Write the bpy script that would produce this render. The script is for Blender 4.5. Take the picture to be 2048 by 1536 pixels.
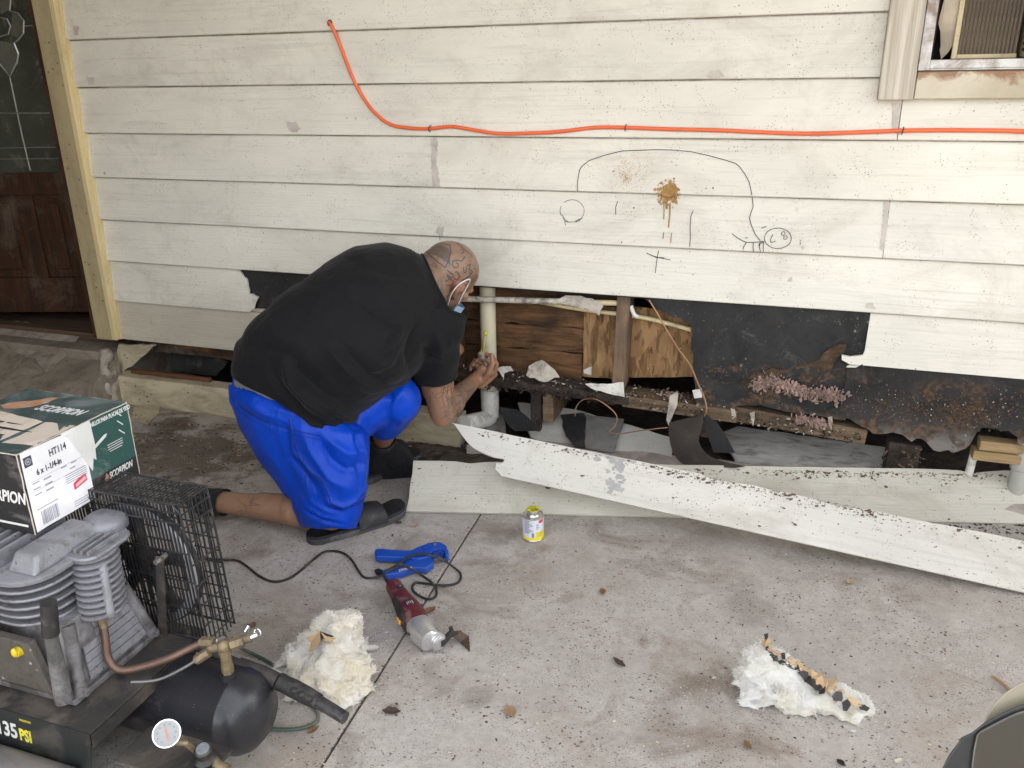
import bpy, bmesh, math, random
from mathutils import Vector, Matrix, noise, Euler
R = math.radians
random.seed(7)
for o in list(bpy.data.objects): bpy.data.objects.remove(o)
SC = bpy.context.scene
COL = SC.collection

# ------------------------------------------------------------------ camera, sky, sun, exposure
CAM_LOC = Vector((0.0, -2.7988, 1.3644)); CAM_ROT = Euler((1.21732, 0.012688, 0.328707), 'XYZ')
cam_d = bpy.data.cameras.new('camera'); cam = bpy.data.objects.new('camera', cam_d); COL.objects.link(cam)
cam.location = CAM_LOC; cam.rotation_euler = CAM_ROT
cam_d.sensor_width = 36.0; cam_d.lens = 36.0*1649.67/2048.0; cam_d.clip_start = 0.05; cam_d.clip_end = 2000
SC.camera = cam
W = bpy.data.worlds.new('World'); SC.world = W; W.use_nodes = True
wn = W.node_tree.nodes; wl = W.node_tree.links
sky = wn.new('ShaderNodeTexSky'); sky.sky_type = 'NISHITA'; sky.sun_disc = False
SUN_EL, SUN_AZ = R(50), R(22)
sky.sun_elevation = SUN_EL; sky.sun_rotation = SUN_AZ; sky.air_density = 1.0; sky.dust_density = 3.0
hs = wn.new('ShaderNodeHueSaturation'); hs.inputs['Saturation'].default_value = 0.20
wl.new(sky.outputs[0], hs.inputs['Color']); wl.new(hs.outputs[0], wn['Background'].inputs[0])
wn['Background'].inputs[1].default_value = 0.15
sd = bpy.data.lights.new('sun', 'SUN'); sd.energy = 3.0; sd.angle = R(3); sd.color = (1.0, 0.95, 0.88)
sun = bpy.data.objects.new('sun', sd); COL.objects.link(sun); sun.location = (4, 8, 9)
# sky sun_rotation is measured clockwise from +Y
sdir = Vector((math.sin(SUN_AZ)*math.cos(SUN_EL), math.cos(SUN_AZ)*math.cos(SUN_EL), math.sin(SUN_EL)))
sun.rotation_euler = (-sdir).to_track_quat('-Z', 'Y').to_euler()
SC.view_settings.view_transform = 'Standard'; SC.view_settings.look = 'None'
SC.view_settings.gamma = 1.0; SC.view_settings.exposure = 2.76
try: SC.view_settings.use_curve_mapping = False
except Exception: pass
SC.render.engine = 'CYCLES'

# ------------------------------------------------------------------ surveying helpers (photo measurements -> metres)
_M = CAM_ROT.to_matrix()
def ray(u, v): return _M @ Vector(((u-1024)/1649.67, -(v-768)/1649.67, -1.0))
def on_y(u, v, y):
    d = ray(u, v); return CAM_LOC + d*((y-CAM_LOC.y)/d.y)
def on_z(u, v, z):
    d = ray(u, v); return CAM_LOC + d*((z-CAM_LOC.z)/d.z)
def on_x(u, v, x):
    d = ray(u, v); return CAM_LOC + d*((x-CAM_LOC.x)/d.x)
def V(*a): return Vector(a)

# ------------------------------------------------------------------ geometry helper
def frame(d):
    d = d.normalized(); a = Vector((0, 0, 1)) if abs(d.z) < .9 else Vector((1, 0, 0))
    x = d.cross(a).normalized(); return x, x.cross(d).normalized(), d
class G:
    def __init__(s): s.v = []; s.f = []; s.mi = []; s.cur = 0
    def add(s, vs, fs):
        b = len(s.v); s.v += [Vector(q) for q in vs]; s.f += [[b+i for i in f] for f in fs]; s.mi += [s.cur]*len(fs); return s
    def box(s, c, d, m=None):
        x, y, z = d[0]/2, d[1]/2, d[2]/2; c = Vector(c)
        vs = [Vector((sx*x, sy*y, sz*z)) for sx in (-1, 1) for sy in (-1, 1) for sz in (-1, 1)]
        if m: vs = [m @ q for q in vs]
        return s.add([c+q for q in vs], [(0,1,3,2),(4,6,7,5),(0,4,5,1),(2,3,7,6),(0,2,6,4),(1,5,7,3)])
    def bb(s, x0, x1, y0, y1, z0, z1): return s.box(((x0+x1)/2, (y0+y1)/2, (z0+z1)/2), (abs(x1-x0), abs(y1-y0), abs(z1-z0)))
    def rings(s, rs, cap=True, closed=False):
        n = len(rs[0]); vs = [p for r in rs for p in r]; fs = []
        m = len(rs)
        for i in range(m if closed else m-1):
            a, b = i*n, ((i+1) % m)*n
            for k in range(n): fs.append((a+k, a+(k+1) % n, b+(k+1) % n, b+k))
        if cap and not closed: fs.append(list(range(n))[::-1]); fs.append([(m-1)*n+k for k in range(n)])
        return s.add(vs, fs)
    def cyl(s, p0, p1, r0, r1=None, n=16, cap=True):
        p0, p1 = Vector(p0), Vector(p1); r1 = r0 if r1 is None else r1; x, y, d = frame(p1-p0)
        c = [(math.cos(2*math.pi*k/n), math.sin(2*math.pi*k/n)) for k in range(n)]
        return s.rings([[p0+(x*a+y*b)*r0 for a, b in c], [p1+(x*a+y*b)*r1 for a, b in c]], cap)
    def tube(s, pts, r, n=8, cap=True, closed=False):
        pts = [Vector(q) for q in pts]; rs = []; m = len(pts); px = None
        for i, q in enumerate(pts):
            d = (pts[(i+1) % m]-pts[i-1]) if closed else pts[min(i+1, m-1)]-pts[max(i-1, 0)]
            if d.length < 1e-9: d = Vector((0,0,1))
            d.normalize()
            if px is None: px, _, _ = frame(d)
            x = (px-d*px.dot(d))
            if x.length < 1e-6: x, _, _ = frame(d)
            x.normalize(); px = x; y = d.cross(x); rr = r[i] if isinstance(r, (list, tuple)) else r
            rs.append([q+(x*math.cos(2*math.pi*k/n)+y*math.sin(2*math.pi*k/n))*rr for k in range(n)])
        return s.rings(rs, cap, closed)
    def lathe(s, p0, ax, prof, n=24, cap=True):
        p0 = Vector(p0); x, y, d = frame(Vector(ax)); rs = []
        for h, r in prof:
            rs.append([p0+d*h+(x*math.cos(2*math.pi*k/n)+y*math.sin(2*math.pi*k/n))*max(r, 1e-5) for k in range(n)])
        return s.rings(rs, cap)
    def ell(s, c, r, m=None, n=20, k=12):
        c = Vector(c); r = (r, r, r) if not hasattr(r, '__len__') else r; rs = []
        for j in range(k+1):
            t = -math.pi/2+math.pi*j/k; t = max(min(t, 1.5), -1.5)
            ring = []
            for i in range(n):
                a = 2*math.pi*i/n; q = Vector((r[0]*math.cos(t)*math.cos(a), r[1]*math.cos(t)*math.sin(a), r[2]*math.sin(t)))
                ring.append(c+(m @ q if m else q))
            rs.append(ring)
        return s.rings(rs)
    def limb(s, a, b, ra, rb, n=16):
        a, b = Vector(a), Vector(b); s.cyl(a, b, ra, rb, n); s.ell(a, ra, n=n, k=10); return s.ell(b, rb, n=n, k=10)
    def plate(s, front, back):
        n = len(front); vs = list(front)+list(back)
        return s.add(vs, [list(range(n)), [n+k for k in range(n)][::-1]]+[(k, n+k, n+(k+1) % n, (k+1) % n) for k in range(n)])
    def mesh(s, name, off=Vector()):
        me = bpy.data.meshes.new(name); me.from_pydata([q-off for q in s.v], [], s.f)
        me.polygons.foreach_set('material_index', s.mi); me.update()
        bm = bmesh.new(); bm.from_mesh(me); bmesh.ops.recalc_face_normals(bm, faces=bm.faces[:])
        ng = [f for f in bm.faces if len(f.verts) > 4]
        if ng: bmesh.ops.triangulate(bm, faces=ng)
        bm.to_mesh(me); bm.free(); return me
def wloc(o):
    v = Vector()
    while o is not None: v = v+o.location; o = o.parent
    return v
def setp(o, label=None, cat=None, group=None, kind=None):
    if label: o['label'] = label
    if cat: o['category'] = cat
    if group: o['group'] = group
    if kind: o['kind'] = kind
    return o
def thing(name, loc, label, cat, group=None):
    o = bpy.data.objects.new(name, None); COL.objects.link(o); o.location = loc; o.empty_display_size = .05
    return setp(o, label, cat, group)
def link_mesh(name, me, parent, loc):
    o = bpy.data.objects.new(name, me); COL.objects.link(o); o.parent = parent; o.location = loc; return o
def obj(name, g, mats, parent=None, smooth=None, bevel=0, kind=None, label=None, cat=None, group=None, seg=2):
    if parent is not None: off = wloc(parent)
    else:
        xs = [q.x for q in g.v]; ys = [q.y for q in g.v]; zs = [q.z for q in g.v]
        off = Vector(((min(xs)+max(xs))/2, (min(ys)+max(ys))/2, min(zs)))
    me = g.mesh(name, off)
    for m in (mats if isinstance(mats, (list, tuple)) else [mats]): me.materials.append(m)
    o = link_mesh(name, me, parent, off if parent is None else Vector())
    if bevel:
        b = o.modifiers.new('bevel', 'BEVEL'); b.width = bevel; b.segments = seg; b.limit_method = 'ANGLE'; b.angle_limit = R(35)
    if smooth: shade(me, smooth)
    return setp(o, label, cat, group, kind)
def shade(me, ang=40):
    me.polygons.foreach_set('use_smooth', [True]*len(me.polygons))
    try: me.set_sharp_from_angle(angle=R(ang))
    except Exception: pass
def rough(pts, amp, step, seed=0, closed=True):
    """roughen an outline: subdivide and jitter (2-D or 3-D vectors)"""
    rnd = random.Random(seed); out = []; n = len(pts)
    for i in range(n if closed else n-1):
        a, b = Vector(pts[i]), Vector(pts[(i+1) % n]); L = (b-a).length; k = max(1, int(L/step))
        for j in range(k):
            q = a.lerp(b, j/k)
            if j or True: q = q+Vector([rnd.uniform(-amp, amp) for _ in range(len(q))])
            out.append(q)
    if not closed: out.append(Vector(pts[-1]))
    return out
def spline(pts, n=8, closed=False):
    pts = [Vector(p) for p in pts]; out = []; m = len(pts)
    for i in range(m if closed else m-1):
        p = [pts[(i+k) % m] if closed else pts[min(max(i+k, 0), m-1)] for k in (-1, 0, 1, 2)]
        for j in range(n):
            t = j/n
            out.append(0.5*((2*p[1])+(p[2]-p[0])*t+(2*p[0]-5*p[1]+4*p[2]-p[3])*t*t+(3*p[1]-p[0]-3*p[2]+p[3])*t**3))
    if not closed: out.append(pts[-1])
    return out

# ------------------------------------------------------------------ procedural materials
MATS = {}
class NT:
    def __init__(s, name):
        s.m = bpy.data.materials.new(name); s.m.use_nodes = True; s.t = s.m.node_tree; s.b = s.t.nodes['Principled BSDF']
        s.co = s.t.nodes.new('ShaderNodeTexCoord').outputs['Object']
    def n(s, ty, **kw):
        q = s.t.nodes.new(ty)
        for k, v in kw.items(): setattr(q, k, v)
        return q
    def l(s, a, b): s.t.links.new(a, b)
    def map(s, scale, rot=(0,0,0), loc=(0,0,0)):
        q = s.n('ShaderNodeMapping'); q.inputs['Scale'].default_value = scale if hasattr(scale, '__len__') else (scale,)*3
        q.inputs['Rotation'].default_value = rot; q.inputs['Location'].default_value = loc; s.l(s.co, q.inputs[0]); return q.outputs[0]
    def noise(s, scale, detail=4, rough=.55, dist=0, vec=None, out=0):
        q = s.n('ShaderNodeTexNoise'); q.inputs['Scale'].default_value = scale; q.inputs['Detail'].default_value = detail
        q.inputs['Roughness'].default_value = rough; q.inputs['Distortion'].default_value = dist
        s.l(vec if vec is not None else s.co, q.inputs['Vector']); return q.outputs[out]
    def vor(s, scale, vec=None, feature='F1', out='Distance', rand=1):
        q = s.n('ShaderNodeTexVoronoi', feature=feature); q.inputs['Scale'].default_value = scale; q.inputs['Randomness'].default_value = rand
        s.l(vec if vec is not None else s.co, q.inputs['Vector']); return q.outputs[out]
    def ramp(s, x, *stops):
        q = s.n('ShaderNodeValToRGB'); e = q.color_ramp.elements
        while len(e) < len(stops): e.new(.5)
        for i, (p, c) in enumerate(stops):
            e[i].position = p; e[i].color = (c, c, c, 1) if not hasattr(c, '__len__') else (*c, 1)
        s.l(x, q.inputs[0]); return q.outputs[0]
    def mix(s, fac, a, b, mode='MIX'):
        q = s.n('ShaderNodeMix', data_type='RGBA', blend_type=mode)
        for v, i in ((fac, 0), (a, 6), (b, 7)):
            if hasattr(v, 'is_linked') or hasattr(v, 'links'): s.l(v, q.inputs[i])
            elif i == 0: q.inputs[0].default_value = v
            else: q.inputs[i].default_value = (*v, 1)
        return q.outputs[2]
    def math(s, op, a, b=0.0):
        q = s.n('ShaderNodeMath', operation=op)
        for v, i in ((a, 0), (b, 1)):
            if hasattr(v, 'links'): s.l(v, q.inputs[i])
            else: q.inputs[i].default_value = v
        return q.outputs[0]
    def sep(s, k):
        q = s.n('ShaderNodeSeparateXYZ'); s.l(s.co, q.inputs[0]); return q.outputs[k]
    def bump(s, h, strength=.3, dist=.01, prev=None):
        q = s.n('ShaderNodeBump'); q.inputs['Strength'].default_value = strength; q.inputs['Distance'].default_value = dist
        s.l(h, q.inputs['Height'])
        if prev is not None: s.l(prev, q.inputs['Normal'])
        return q.outputs[0]
    def fin(s, col, rough=.6, metal=0, nrm=None, spec=None, **kw):
        b = s.b
        for v, k in ((col, 'Base Color'), (rough, 'Roughness'), (metal, 'Metallic')):
            if hasattr(v, 'links'): s.l(v, b.inputs[k])
            elif k == 'Base Color': b.inputs[k].default_value = (*v, 1)
            else: b.inputs[k].default_value = v
        if spec is not None: b.inputs['Specular IOR Level'].default_value = spec
        if nrm is not None: s.l(nrm, b.inputs['Normal'])
        for k, v in kw.items(): b.inputs[k.replace('_', ' ')].default_value = v
        return s.m
def mul(c, k): return tuple(min(1, max(0, x*k)) for x in c)
def pm(name, c, rough=.6, var=.25, scale=12, bump=.15, bscale=80, metal=0, dirt=None, dirt_amt=.5, dscale=9, stretch=None, spec=None, speck=None, speck_s=60, speck_t=.12, **kw):
    """general procedural paint / plastic / metal with tonal variation, dirt patches, specks and fine relief"""
    t = NT(name); vec = t.map(stretch) if stretch else None
    nz = t.noise(scale, 5, .6, .4, vec)
    col = t.mix(t.ramp(nz, (.3, 0), (.7, 1)), mul(c, 1-var), mul(c, 1+var))
    rg = rough
    if dirt:
        dn = t.noise(dscale, 8, .7, .6, vec)
        mk = t.ramp(dn, (.62-.3*dirt_amt, 0), (.72-.15*dirt_amt, 1)); mk = t.math('MULTIPLY', mk, min(1, .45+.5*dirt_amt))
        col = t.mix(mk, col, dirt); rg = t.math('ADD', t.math('MULTIPLY', mk, .25), rough)
    if speck:
        vz = t.vor(speck_s); gate = t.ramp(t.noise(speck_s*.23, 2), (.5, 0), (.56, 1))
        sm = t.math('MULTIPLY', t.ramp(vz, (speck_t, 1), (speck_t*1.6, 0)), gate); col = t.mix(sm, col, speck)
    nr = t.bump(t.noise(bscale, 6, .65, 0, vec), bump, .004) if bump else None
    return t.fin(col, rg, metal, nr, spec, **kw)
def flat_text(txt, size, origin, xdir, ydir, mat, parent, name='lettering', shear=0, space=1.0, align='LEFT', lift=.0006, bold=0, sx=1.0, extr=.0002):
    """a word printed on a surface: thin real lettering lying on that surface"""
    cu = bpy.data.curves.new(name, 'FONT'); cu.body = txt; cu.size = size; cu.shear = shear; cu.space_character = space; cu.align_x = align
    cu.resolution_u = 3; cu.offset = bold; cu.extrude = extr
    o = bpy.data.objects.new(name, cu); COL.objects.link(o)
    dg = bpy.context.evaluated_depsgraph_get(); me = bpy.data.meshes.new_from_object(o.evaluated_get(dg)); bpy.data.objects.remove(o)
    x = Vector(xdir).normalized(); y = Vector(ydir); y = (y-x*y.dot(x)).normalized(); z = x.cross(y)
    off = wloc(parent); og = Vector(origin)
    for q in me.vertices: q.co = og+x*q.co.x*sx+y*q.co.y+z*(lift+q.co.z)-off
    me.materials.clear(); me.materials.append(mat); me.name = name
    return link_mesh(name, me, parent, Vector())
def remesh(g, voxel, smooth=4, name='tmp'):
    """fuse overlapping closed volumes into one continuous skin"""
    me = g.mesh(name); o = bpy.data.objects.new(name, me); COL.objects.link(o)
    m = o.modifiers.new('r', 'REMESH'); m.mode = 'VOXEL'; m.voxel_size = voxel
    if smooth:
        s = o.modifiers.new('s', 'SMOOTH'); s.factor = .5; s.iterations = smooth
    dg = bpy.context.evaluated_depsgraph_get(); out = bpy.data.meshes.new_from_object(o.evaluated_get(dg))
    bpy.data.objects.remove(o); bpy.data.meshes.remove(me); return out
def mesh_obj(name, me, mats, parent, smooth=True, off=None, **kw):
    off = wloc(parent) if parent is not None else (off or Vector())
    for q in me.vertices: q.co -= off
    me.name = name; me.materials.clear()
    for m in (mats if isinstance(mats, (list, tuple)) else [mats]): me.materials.append(m)
    if smooth: me.polygons.foreach_set('use_smooth', [True]*len(me.polygons))
    o = link_mesh(name, me, parent, Vector() if parent is not None else off); return setp(o, **kw)
# ------------------------------------------------------------------ materials of the place
def siding_mat(name, base, dirt_amt=.5, tint=(.30,.25,.18), seed=0.0, laps=True):
    t = NT(name)
    g1 = t.noise(1, 5, .6, 1.2, t.map((1.6, 30, 46), loc=(seed, 0, seed*3)))            # embossed wood grain
    wv = t.n('ShaderNodeTexWave', wave_type='BANDS', bands_direction='Z'); wv.inputs['Scale'].default_value = 14
    wv.inputs['Distortion'].default_value = 14; wv.inputs['Detail'].default_value = 2; wv.inputs['Detail Scale'].default_value = .5
    t.l(t.map((.55, 1, 1.6), loc=(seed, 0, 0)), wv.inputs['Vector'])
    tone = t.noise(2.3, 6, .62, .3, t.map((.8, 1, 1.6), loc=(seed*2, 0, 0)))
    col = t.mix(t.ramp(tone, (.3, 0), (.7, 1)), mul(base, .86), mul(base, 1.05))
    lines = t.ramp(g1, (.36, 1), (.46, 0)); col = t.mix(t.math('MULTIPLY', lines, .20), col, mul(base, .55)); scr = t.ramp(t.noise(1, 4, .6, 2.5, t.map((.9, 1, 26), loc=(seed+3, 0, 9))), (.66, 0), (.70, 1)); col = t.mix(t.math('MULTIPLY', scr, .25), col, (.42,.36,.29))
    grime = t.ramp(t.noise(3.1, 9, .72, .8, t.map((1, 1, 1.3), loc=(seed, 0, 4))), (.50, 0), (.74, 1))
    col = t.mix(t.math('MULTIPLY', grime, .75*dirt_amt), col, tint)
    # specks: mud flecks and insect marks, in drifts
    for sc, th, gt, c in ((34, .06, .56, (.16,.12,.09)), (75, .11, .54, (.19,.15,.115)), (130, .15, .52, (.28,.23,.18)), (16, .045, .57, (.26,.22,.18)), (9, .045, .54, (.38,.32,.26))):
        vz = t.vor(sc, t.map((1, 1, 1), loc=(seed+sc, 0, 1))); gate = t.ramp(t.noise(sc*.13, 3, .6, 0, t.map(1, loc=(sc, seed, 0))), (gt, 0), (gt+.09, 1))
        col = t.mix(t.math('MULTIPLY', t.math('MULTIPLY', t.ramp(vz, (th, 1), (th*1.7, 0)), gate), .85), col, c)
    if laps:                                                     # lap shadow painted in as a dark line, with lodged grime
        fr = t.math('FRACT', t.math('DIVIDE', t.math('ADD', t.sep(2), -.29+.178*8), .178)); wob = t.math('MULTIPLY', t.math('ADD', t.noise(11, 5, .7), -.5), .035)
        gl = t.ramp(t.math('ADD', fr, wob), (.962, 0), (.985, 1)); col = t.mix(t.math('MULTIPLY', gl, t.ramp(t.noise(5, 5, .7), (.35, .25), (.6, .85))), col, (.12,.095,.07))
    h = t.math('ADD', t.math('MULTIPLY', g1, .8), t.math('MULTIPLY', wv.outputs['Fac'], .18))
    nr = t.bump(h, .45, .003)
    return t.fin(col, .62, 0, nr, .35)
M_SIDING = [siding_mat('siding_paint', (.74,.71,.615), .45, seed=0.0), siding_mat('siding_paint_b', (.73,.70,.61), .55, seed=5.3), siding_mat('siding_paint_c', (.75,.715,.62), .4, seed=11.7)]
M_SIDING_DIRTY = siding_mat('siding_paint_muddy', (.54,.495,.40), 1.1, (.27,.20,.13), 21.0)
M_PLANK = siding_mat('fallen_siding_paint', (.65,.625,.56), .75, (.33,.28,.21), 3.0, False)
M_PLANK2 = siding_mat('fallen_siding_paint_b', (.60,.575,.49), .9, (.36,.32,.23), 8.0, False)
M_YELLOW = pm('yellow_trim_paint', (.42,.345,.195), .55, .15, 6, .1, 60, dirt=(.30,.24,.14), dirt_amt=.55, speck=(.10,.07,.04), speck_s=40, stretch=(1,1,.35))
M_YELLOW2 = pm('yellow_trim_edge', (.66,.54,.29), .5, .12, 6, .1, 60, dirt=(.45,.35,.2), dirt_amt=.35, stretch=(1,1,.35))
M_TRIM = None
def wood_trim():
    t = NT('weathered_trim_paint'); g = t.noise(1, 6, .6, .6, t.map((70, 20, 2.2)))
    col = t.mix(t.ramp(g, (.38, 0), (.62, 1)), (.42,.37,.29), (.62,.575,.48))
    d = t.ramp(t.noise(5, 8, .7), (.56, 0), (.75, 1)); col = t.mix(t.math('MULTIPLY', d, .6), col, (.30,.25,.19))
    return t.fin(col, .7, 0, t.bump(g, .8, .004), .3)
M_TRIM = wood_trim()
def stained_skirt():
    t = NT('rust_stained_paint'); n1 = t.noise(9, 9, .7, 1)
    col = t.mix(t.ramp(t.noise(4, 5, .6), (.35, 0), (.65, 1)), (.40,.34,.23), (.60,.54,.42))
    zz = t.sep(2); g = t.ramp(t.math('ADD', n1, t.math('MULTIPLY', t.math('ADD', zz, -1.345), 4.5)), (.50, 0), (.62, 1))
    col = t.mix(t.math('MULTIPLY', g, .85), col, (.26,.125,.055))
    return t.fin(col, .7, 0, t.bump(n1, .35, .004))
M_STAINED = stained_skirt()
SPOTS = [(985,1080,0.069,0.34,(0.075,0.058,0.045)),(1325,1137,0.062,0.31,(0.1,0.085,0.07)),(380,900,0.34,0.85,(0.105,0.078,0.056)),(560,1255,0.163,0.28,(0.2,0.145,0.085)),(1395,1330,0.1,0.25,(0.19,0.135,0.08)),(962,1396,0.035,0.34,(0.09,0.07,0.05)),(757,1275,0.056,0.31,(0.36,0.32,0.36)),(750,1320,0.044,0.31,(0.6,0.56,0.52)),(1450,1110,0.138,0.25,(0.19,0.15,0.12)),(900,1235,0.044,0.25,(0.1,0.08,0.06)),(868,1045,0.05,0.25,(0.62,0.6,0.57)),(1800,1180,0.163,0.25,(0.17,0.13,0.11)),(1650,1130,0.125,0.22,(0.18,0.15,0.12)),(900,880,0.15,0.37,(0.06,0.045,0.035)),(1480,1215,0.088,0.25,(0.15,0.12,0.1)),(560,920,0.16,0.6,(0.13,0.1,0.075)),(330,860,0.14,0.6,(0.1,0.075,0.055)),(470,1080,0.1,0.35,(0.2,0.16,0.12))]  # floor stains; the brown spot left of the white wool also paints its shadow
def concrete():
    t = NT('old_broom_finished_concrete'); t.geo = t.n('ShaderNodeNewGeometry').outputs['Position']
    a = t.noise(1.5, 8, .62, .6); b = t.noise(7, 8, .66, .5); c = t.noise(42, 6, .7)
    col = t.mix(t.ramp(a, (.32, 0), (.68, 1)), (.355,.318,.28), (.475,.44,.40))
    col = t.mix(t.math('MULTIPLY', t.ramp(b, (.40, 0), (.68, 1)), .55), col, (.56,.525,.485))
    col = t.mix(t.math('MULTIPLY', t.ramp(c, (.42, 0), (.72, 1)), .35), col, (.245,.21,.18))
    st = t.ramp(t.noise(3.4, 7, .68, 1.1, t.map(1, loc=(4, 9, 0))), (.53, 0), (.68, 1))
    col = t.mix(t.math('MULTIPLY', st, .72), col, (.20,.16,.125))
    br = t.ramp(t.noise(1.3, 4, .6, .8, t.map(1, loc=(1, 2, 0))), (.55, 0), (.7, 1)); col = t.mix(t.math('MULTIPLY', br, .55), col, (.30,.235,.175))
    for u, v, r_, am, cc in SPOTS:
        pc_ = on_z(u, v, 0); d = t.n("ShaderNodeVectorMath", operation="DISTANCE"); wp_ = t.n('ShaderNodeVectorMath', operation='ADD'); t.l(t.geo, wp_.inputs[0]); wp_.inputs[1].default_value = (-pc_.x, -pc_.y, 0)
        t.l(wp_.outputs[0], d.inputs[0]); d.inputs[1].default_value = (0, 0, 0)
        e = t.math('ADD', t.math('DIVIDE', d.outputs['Value'], r_), t.math('ADD', t.math('MULTIPLY', t.math('ADD', b, -.5), 4.6), t.math('MULTIPLY', t.math('ADD', c, -.5), 1.6))); col = t.mix(t.math('MULTIPLY', t.ramp(t.math('MULTIPLY', e, .5), (.22, 1), (.62, 0)), am), col, cc)
    # exposed aggregate and pits, drifting in patches
    for sc, th, gt, cc, am in ((58, .20, .46, (.105,.068,.05), .9), (120, .24, .48, (.12,.085,.07), .85), (26, .12, .50, (.15,.10,.075), .85), (170, .26, .44, (.17,.125,.10), .75), (90, .18, .50, (.66,.63,.59), .75), (150, .2, .5, (.68,.66,.63), .6), (40, .10, .58, (.27,.10,.055), .8)):
        vz = t.vor(sc, t.map((1, 1.35, 1), loc=(sc, 1, 0))); gate = t.ramp(t.noise(sc*.09, 4, .65, 0, t.map(1, loc=(0, sc, 0))), (gt, 0), (gt+.1, 1))
        col = t.mix(t.math('MULTIPLY', t.math('MULTIPLY', t.ramp(vz, (th*.7, 1), (th*1.15, 0)), gate), am), col, cc)
    # swirled trowel / broom marks
    sw = t.n('ShaderNodeTexWave', wave_type='RINGS', rings_direction='Z'); sw.inputs['Scale'].default_value = 9; sw.inputs['Distortion'].default_value = 9
    sw.inputs['Detail'].default_value = 3; sw.inputs['Detail Scale'].default_value = 1.1
    vv = t.n('ShaderNodeTexVoronoi', feature='F1'); vv.inputs['Scale'].default_value = 3.2; t.l(t.co, vv.inputs['Vector'])
    loc = t.n('ShaderNodeVectorMath', operation='SUBTRACT'); t.l(t.co, loc.inputs[0]); t.l(vv.outputs['Position'], loc.inputs[1]); t.l(loc.outputs[0], sw.inputs['Vector'])
    col = t.mix(t.math('MULTIPLY', t.ramp(sw.outputs['Fac'], (.0, 1), (.35, 0)), .035), col, (.17,.14,.12))
    h = t.math('ADD', t.math('MULTIPLY', sw.outputs['Fac'], .10), t.math('ADD', t.math('MULTIPLY', c, .9), t.math('MULTIPLY', b, .7)))
    return t.fin(col, t.ramp(b, (.3, .72), (.7, .9)), 0, t.bump(h, .6, .006), .3)
M_CONC = concrete()
M_CONC_STEP = pm('dusty_step_concrete', (.30,.255,.20), .85, .25, 5, .5, 40, dirt=(.14,.10,.075), dirt_amt=.55, speck=(.09,.06,.05), speck_s=30)
M_STUCCO = pm('peeling_stucco', (.40,.355,.29), .9, .25, 7, .9, 50, dirt=(.16,.12,.09), dirt_amt=.6, speck=(.08,.06,.05), speck_s=25)
M_CREAMBEAM = pm('old_cream_paint', (.56,.49,.33), .7, .18, 5, .4, 40, dirt=(.24,.19,.125), dirt_amt=.6, speck=(.09,.065,.05), speck_s=35, stretch=(.4,1,1.2))
M_DIRT = pm('crawlspace_earth', (.075,.055,.042), .95, .5, 14, 1.0, 60, speck=(.20,.17,.14), speck_s=55)
def tarpaper():
    t = NT('black_tar_paper'); n1 = t.noise(6, 9, .72, .6); n2 = t.noise(2.2, 5, .6, .4)
    col = t.mix(t.ramp(n1, (.35, 0), (.7, 1)), (.012,.0118,.0115), (.038,.037,.036))
    col = t.mix(t.math('MULTIPLY', t.ramp(n2, (.55, 0), (.72, 1)), .5), col, (.085,.08,.074))
    z = t.sep(2)                                                                      # mouldy grey band along the torn foot
    lo = t.ramp(t.math('ADD', t.math('MULTIPLY', t.math('ADD', z, -.02), 3.2), t.math('MULTIPLY', n1, .35)), (.82, 1), (1.18, 0))
    col = t.mix(t.math('MULTIPLY', lo, .8), col, (.20,.185,.165))
    x = t.sep(0)                                                                      # rusty scurf on the right piece
    sc = t.ramp(t.noise(9, 9, .75, .9, t.map((1, 1, 1.4))), (.50, 0), (.56, 1)); gx = t.ramp(x, (.32, 0), (.40, 1)); gz = t.ramp(z, (.40, 1), (.46, 0))
    col = t.mix(t.math('MULTIPLY', t.math('MULTIPLY', t.math('MULTIPLY', sc, gx), gz), .8), col, t.mix(t.ramp(t.noise(60, 4), (.4, 0), (.6, 1)), (.035,.022,.014), (.13,.075,.042)))
    vz = t.vor(38, t.map((1, 1, .7))); gate = t.ramp(t.noise(5, 4, .7), (.53, 0), (.62, 1))
    col = t.mix(t.math('MULTIPLY', t.math('MULTIPLY', t.ramp(t.math('ADD', vz, t.math('MULTIPLY', t.noise(90, 3), .25)), (.17, 1), (.30, 0)), gate), .75), col, (.30,.28,.25))
    sm = t.ramp(t.noise(13, 8, .75, 1.0), (.58, 0), (.72, 1)); col = t.mix(t.math('MULTIPLY', sm, .35), col, (.20,.195,.185))
    vz = t.vor(110); gate = t.ramp(t.noise(11, 4, .7), (.54, 0), (.62, 1))
    col = t.mix(t.math('MULTIPLY', t.math('MULTIPLY', t.ramp(vz, (.10, 1), (.22, 0)), gate), .7), col, (.30,.27,.23))
    return t.fin(col, .75, 0, t.bump(n1, .5, .006), .35)
M_TAR = tarpaper()
M_FELT = pm('brown_felt', (.040,.030,.023), .9, .35, 10, .4, 120, dirt=(.10,.085,.07), dirt_amt=.3)
M_FELTDARK = pm('black_felt', (.014,.014,.014), .85, .4, 10, .5, 60, dirt=(.10,.095,.09), dirt_amt=.3)
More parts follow.
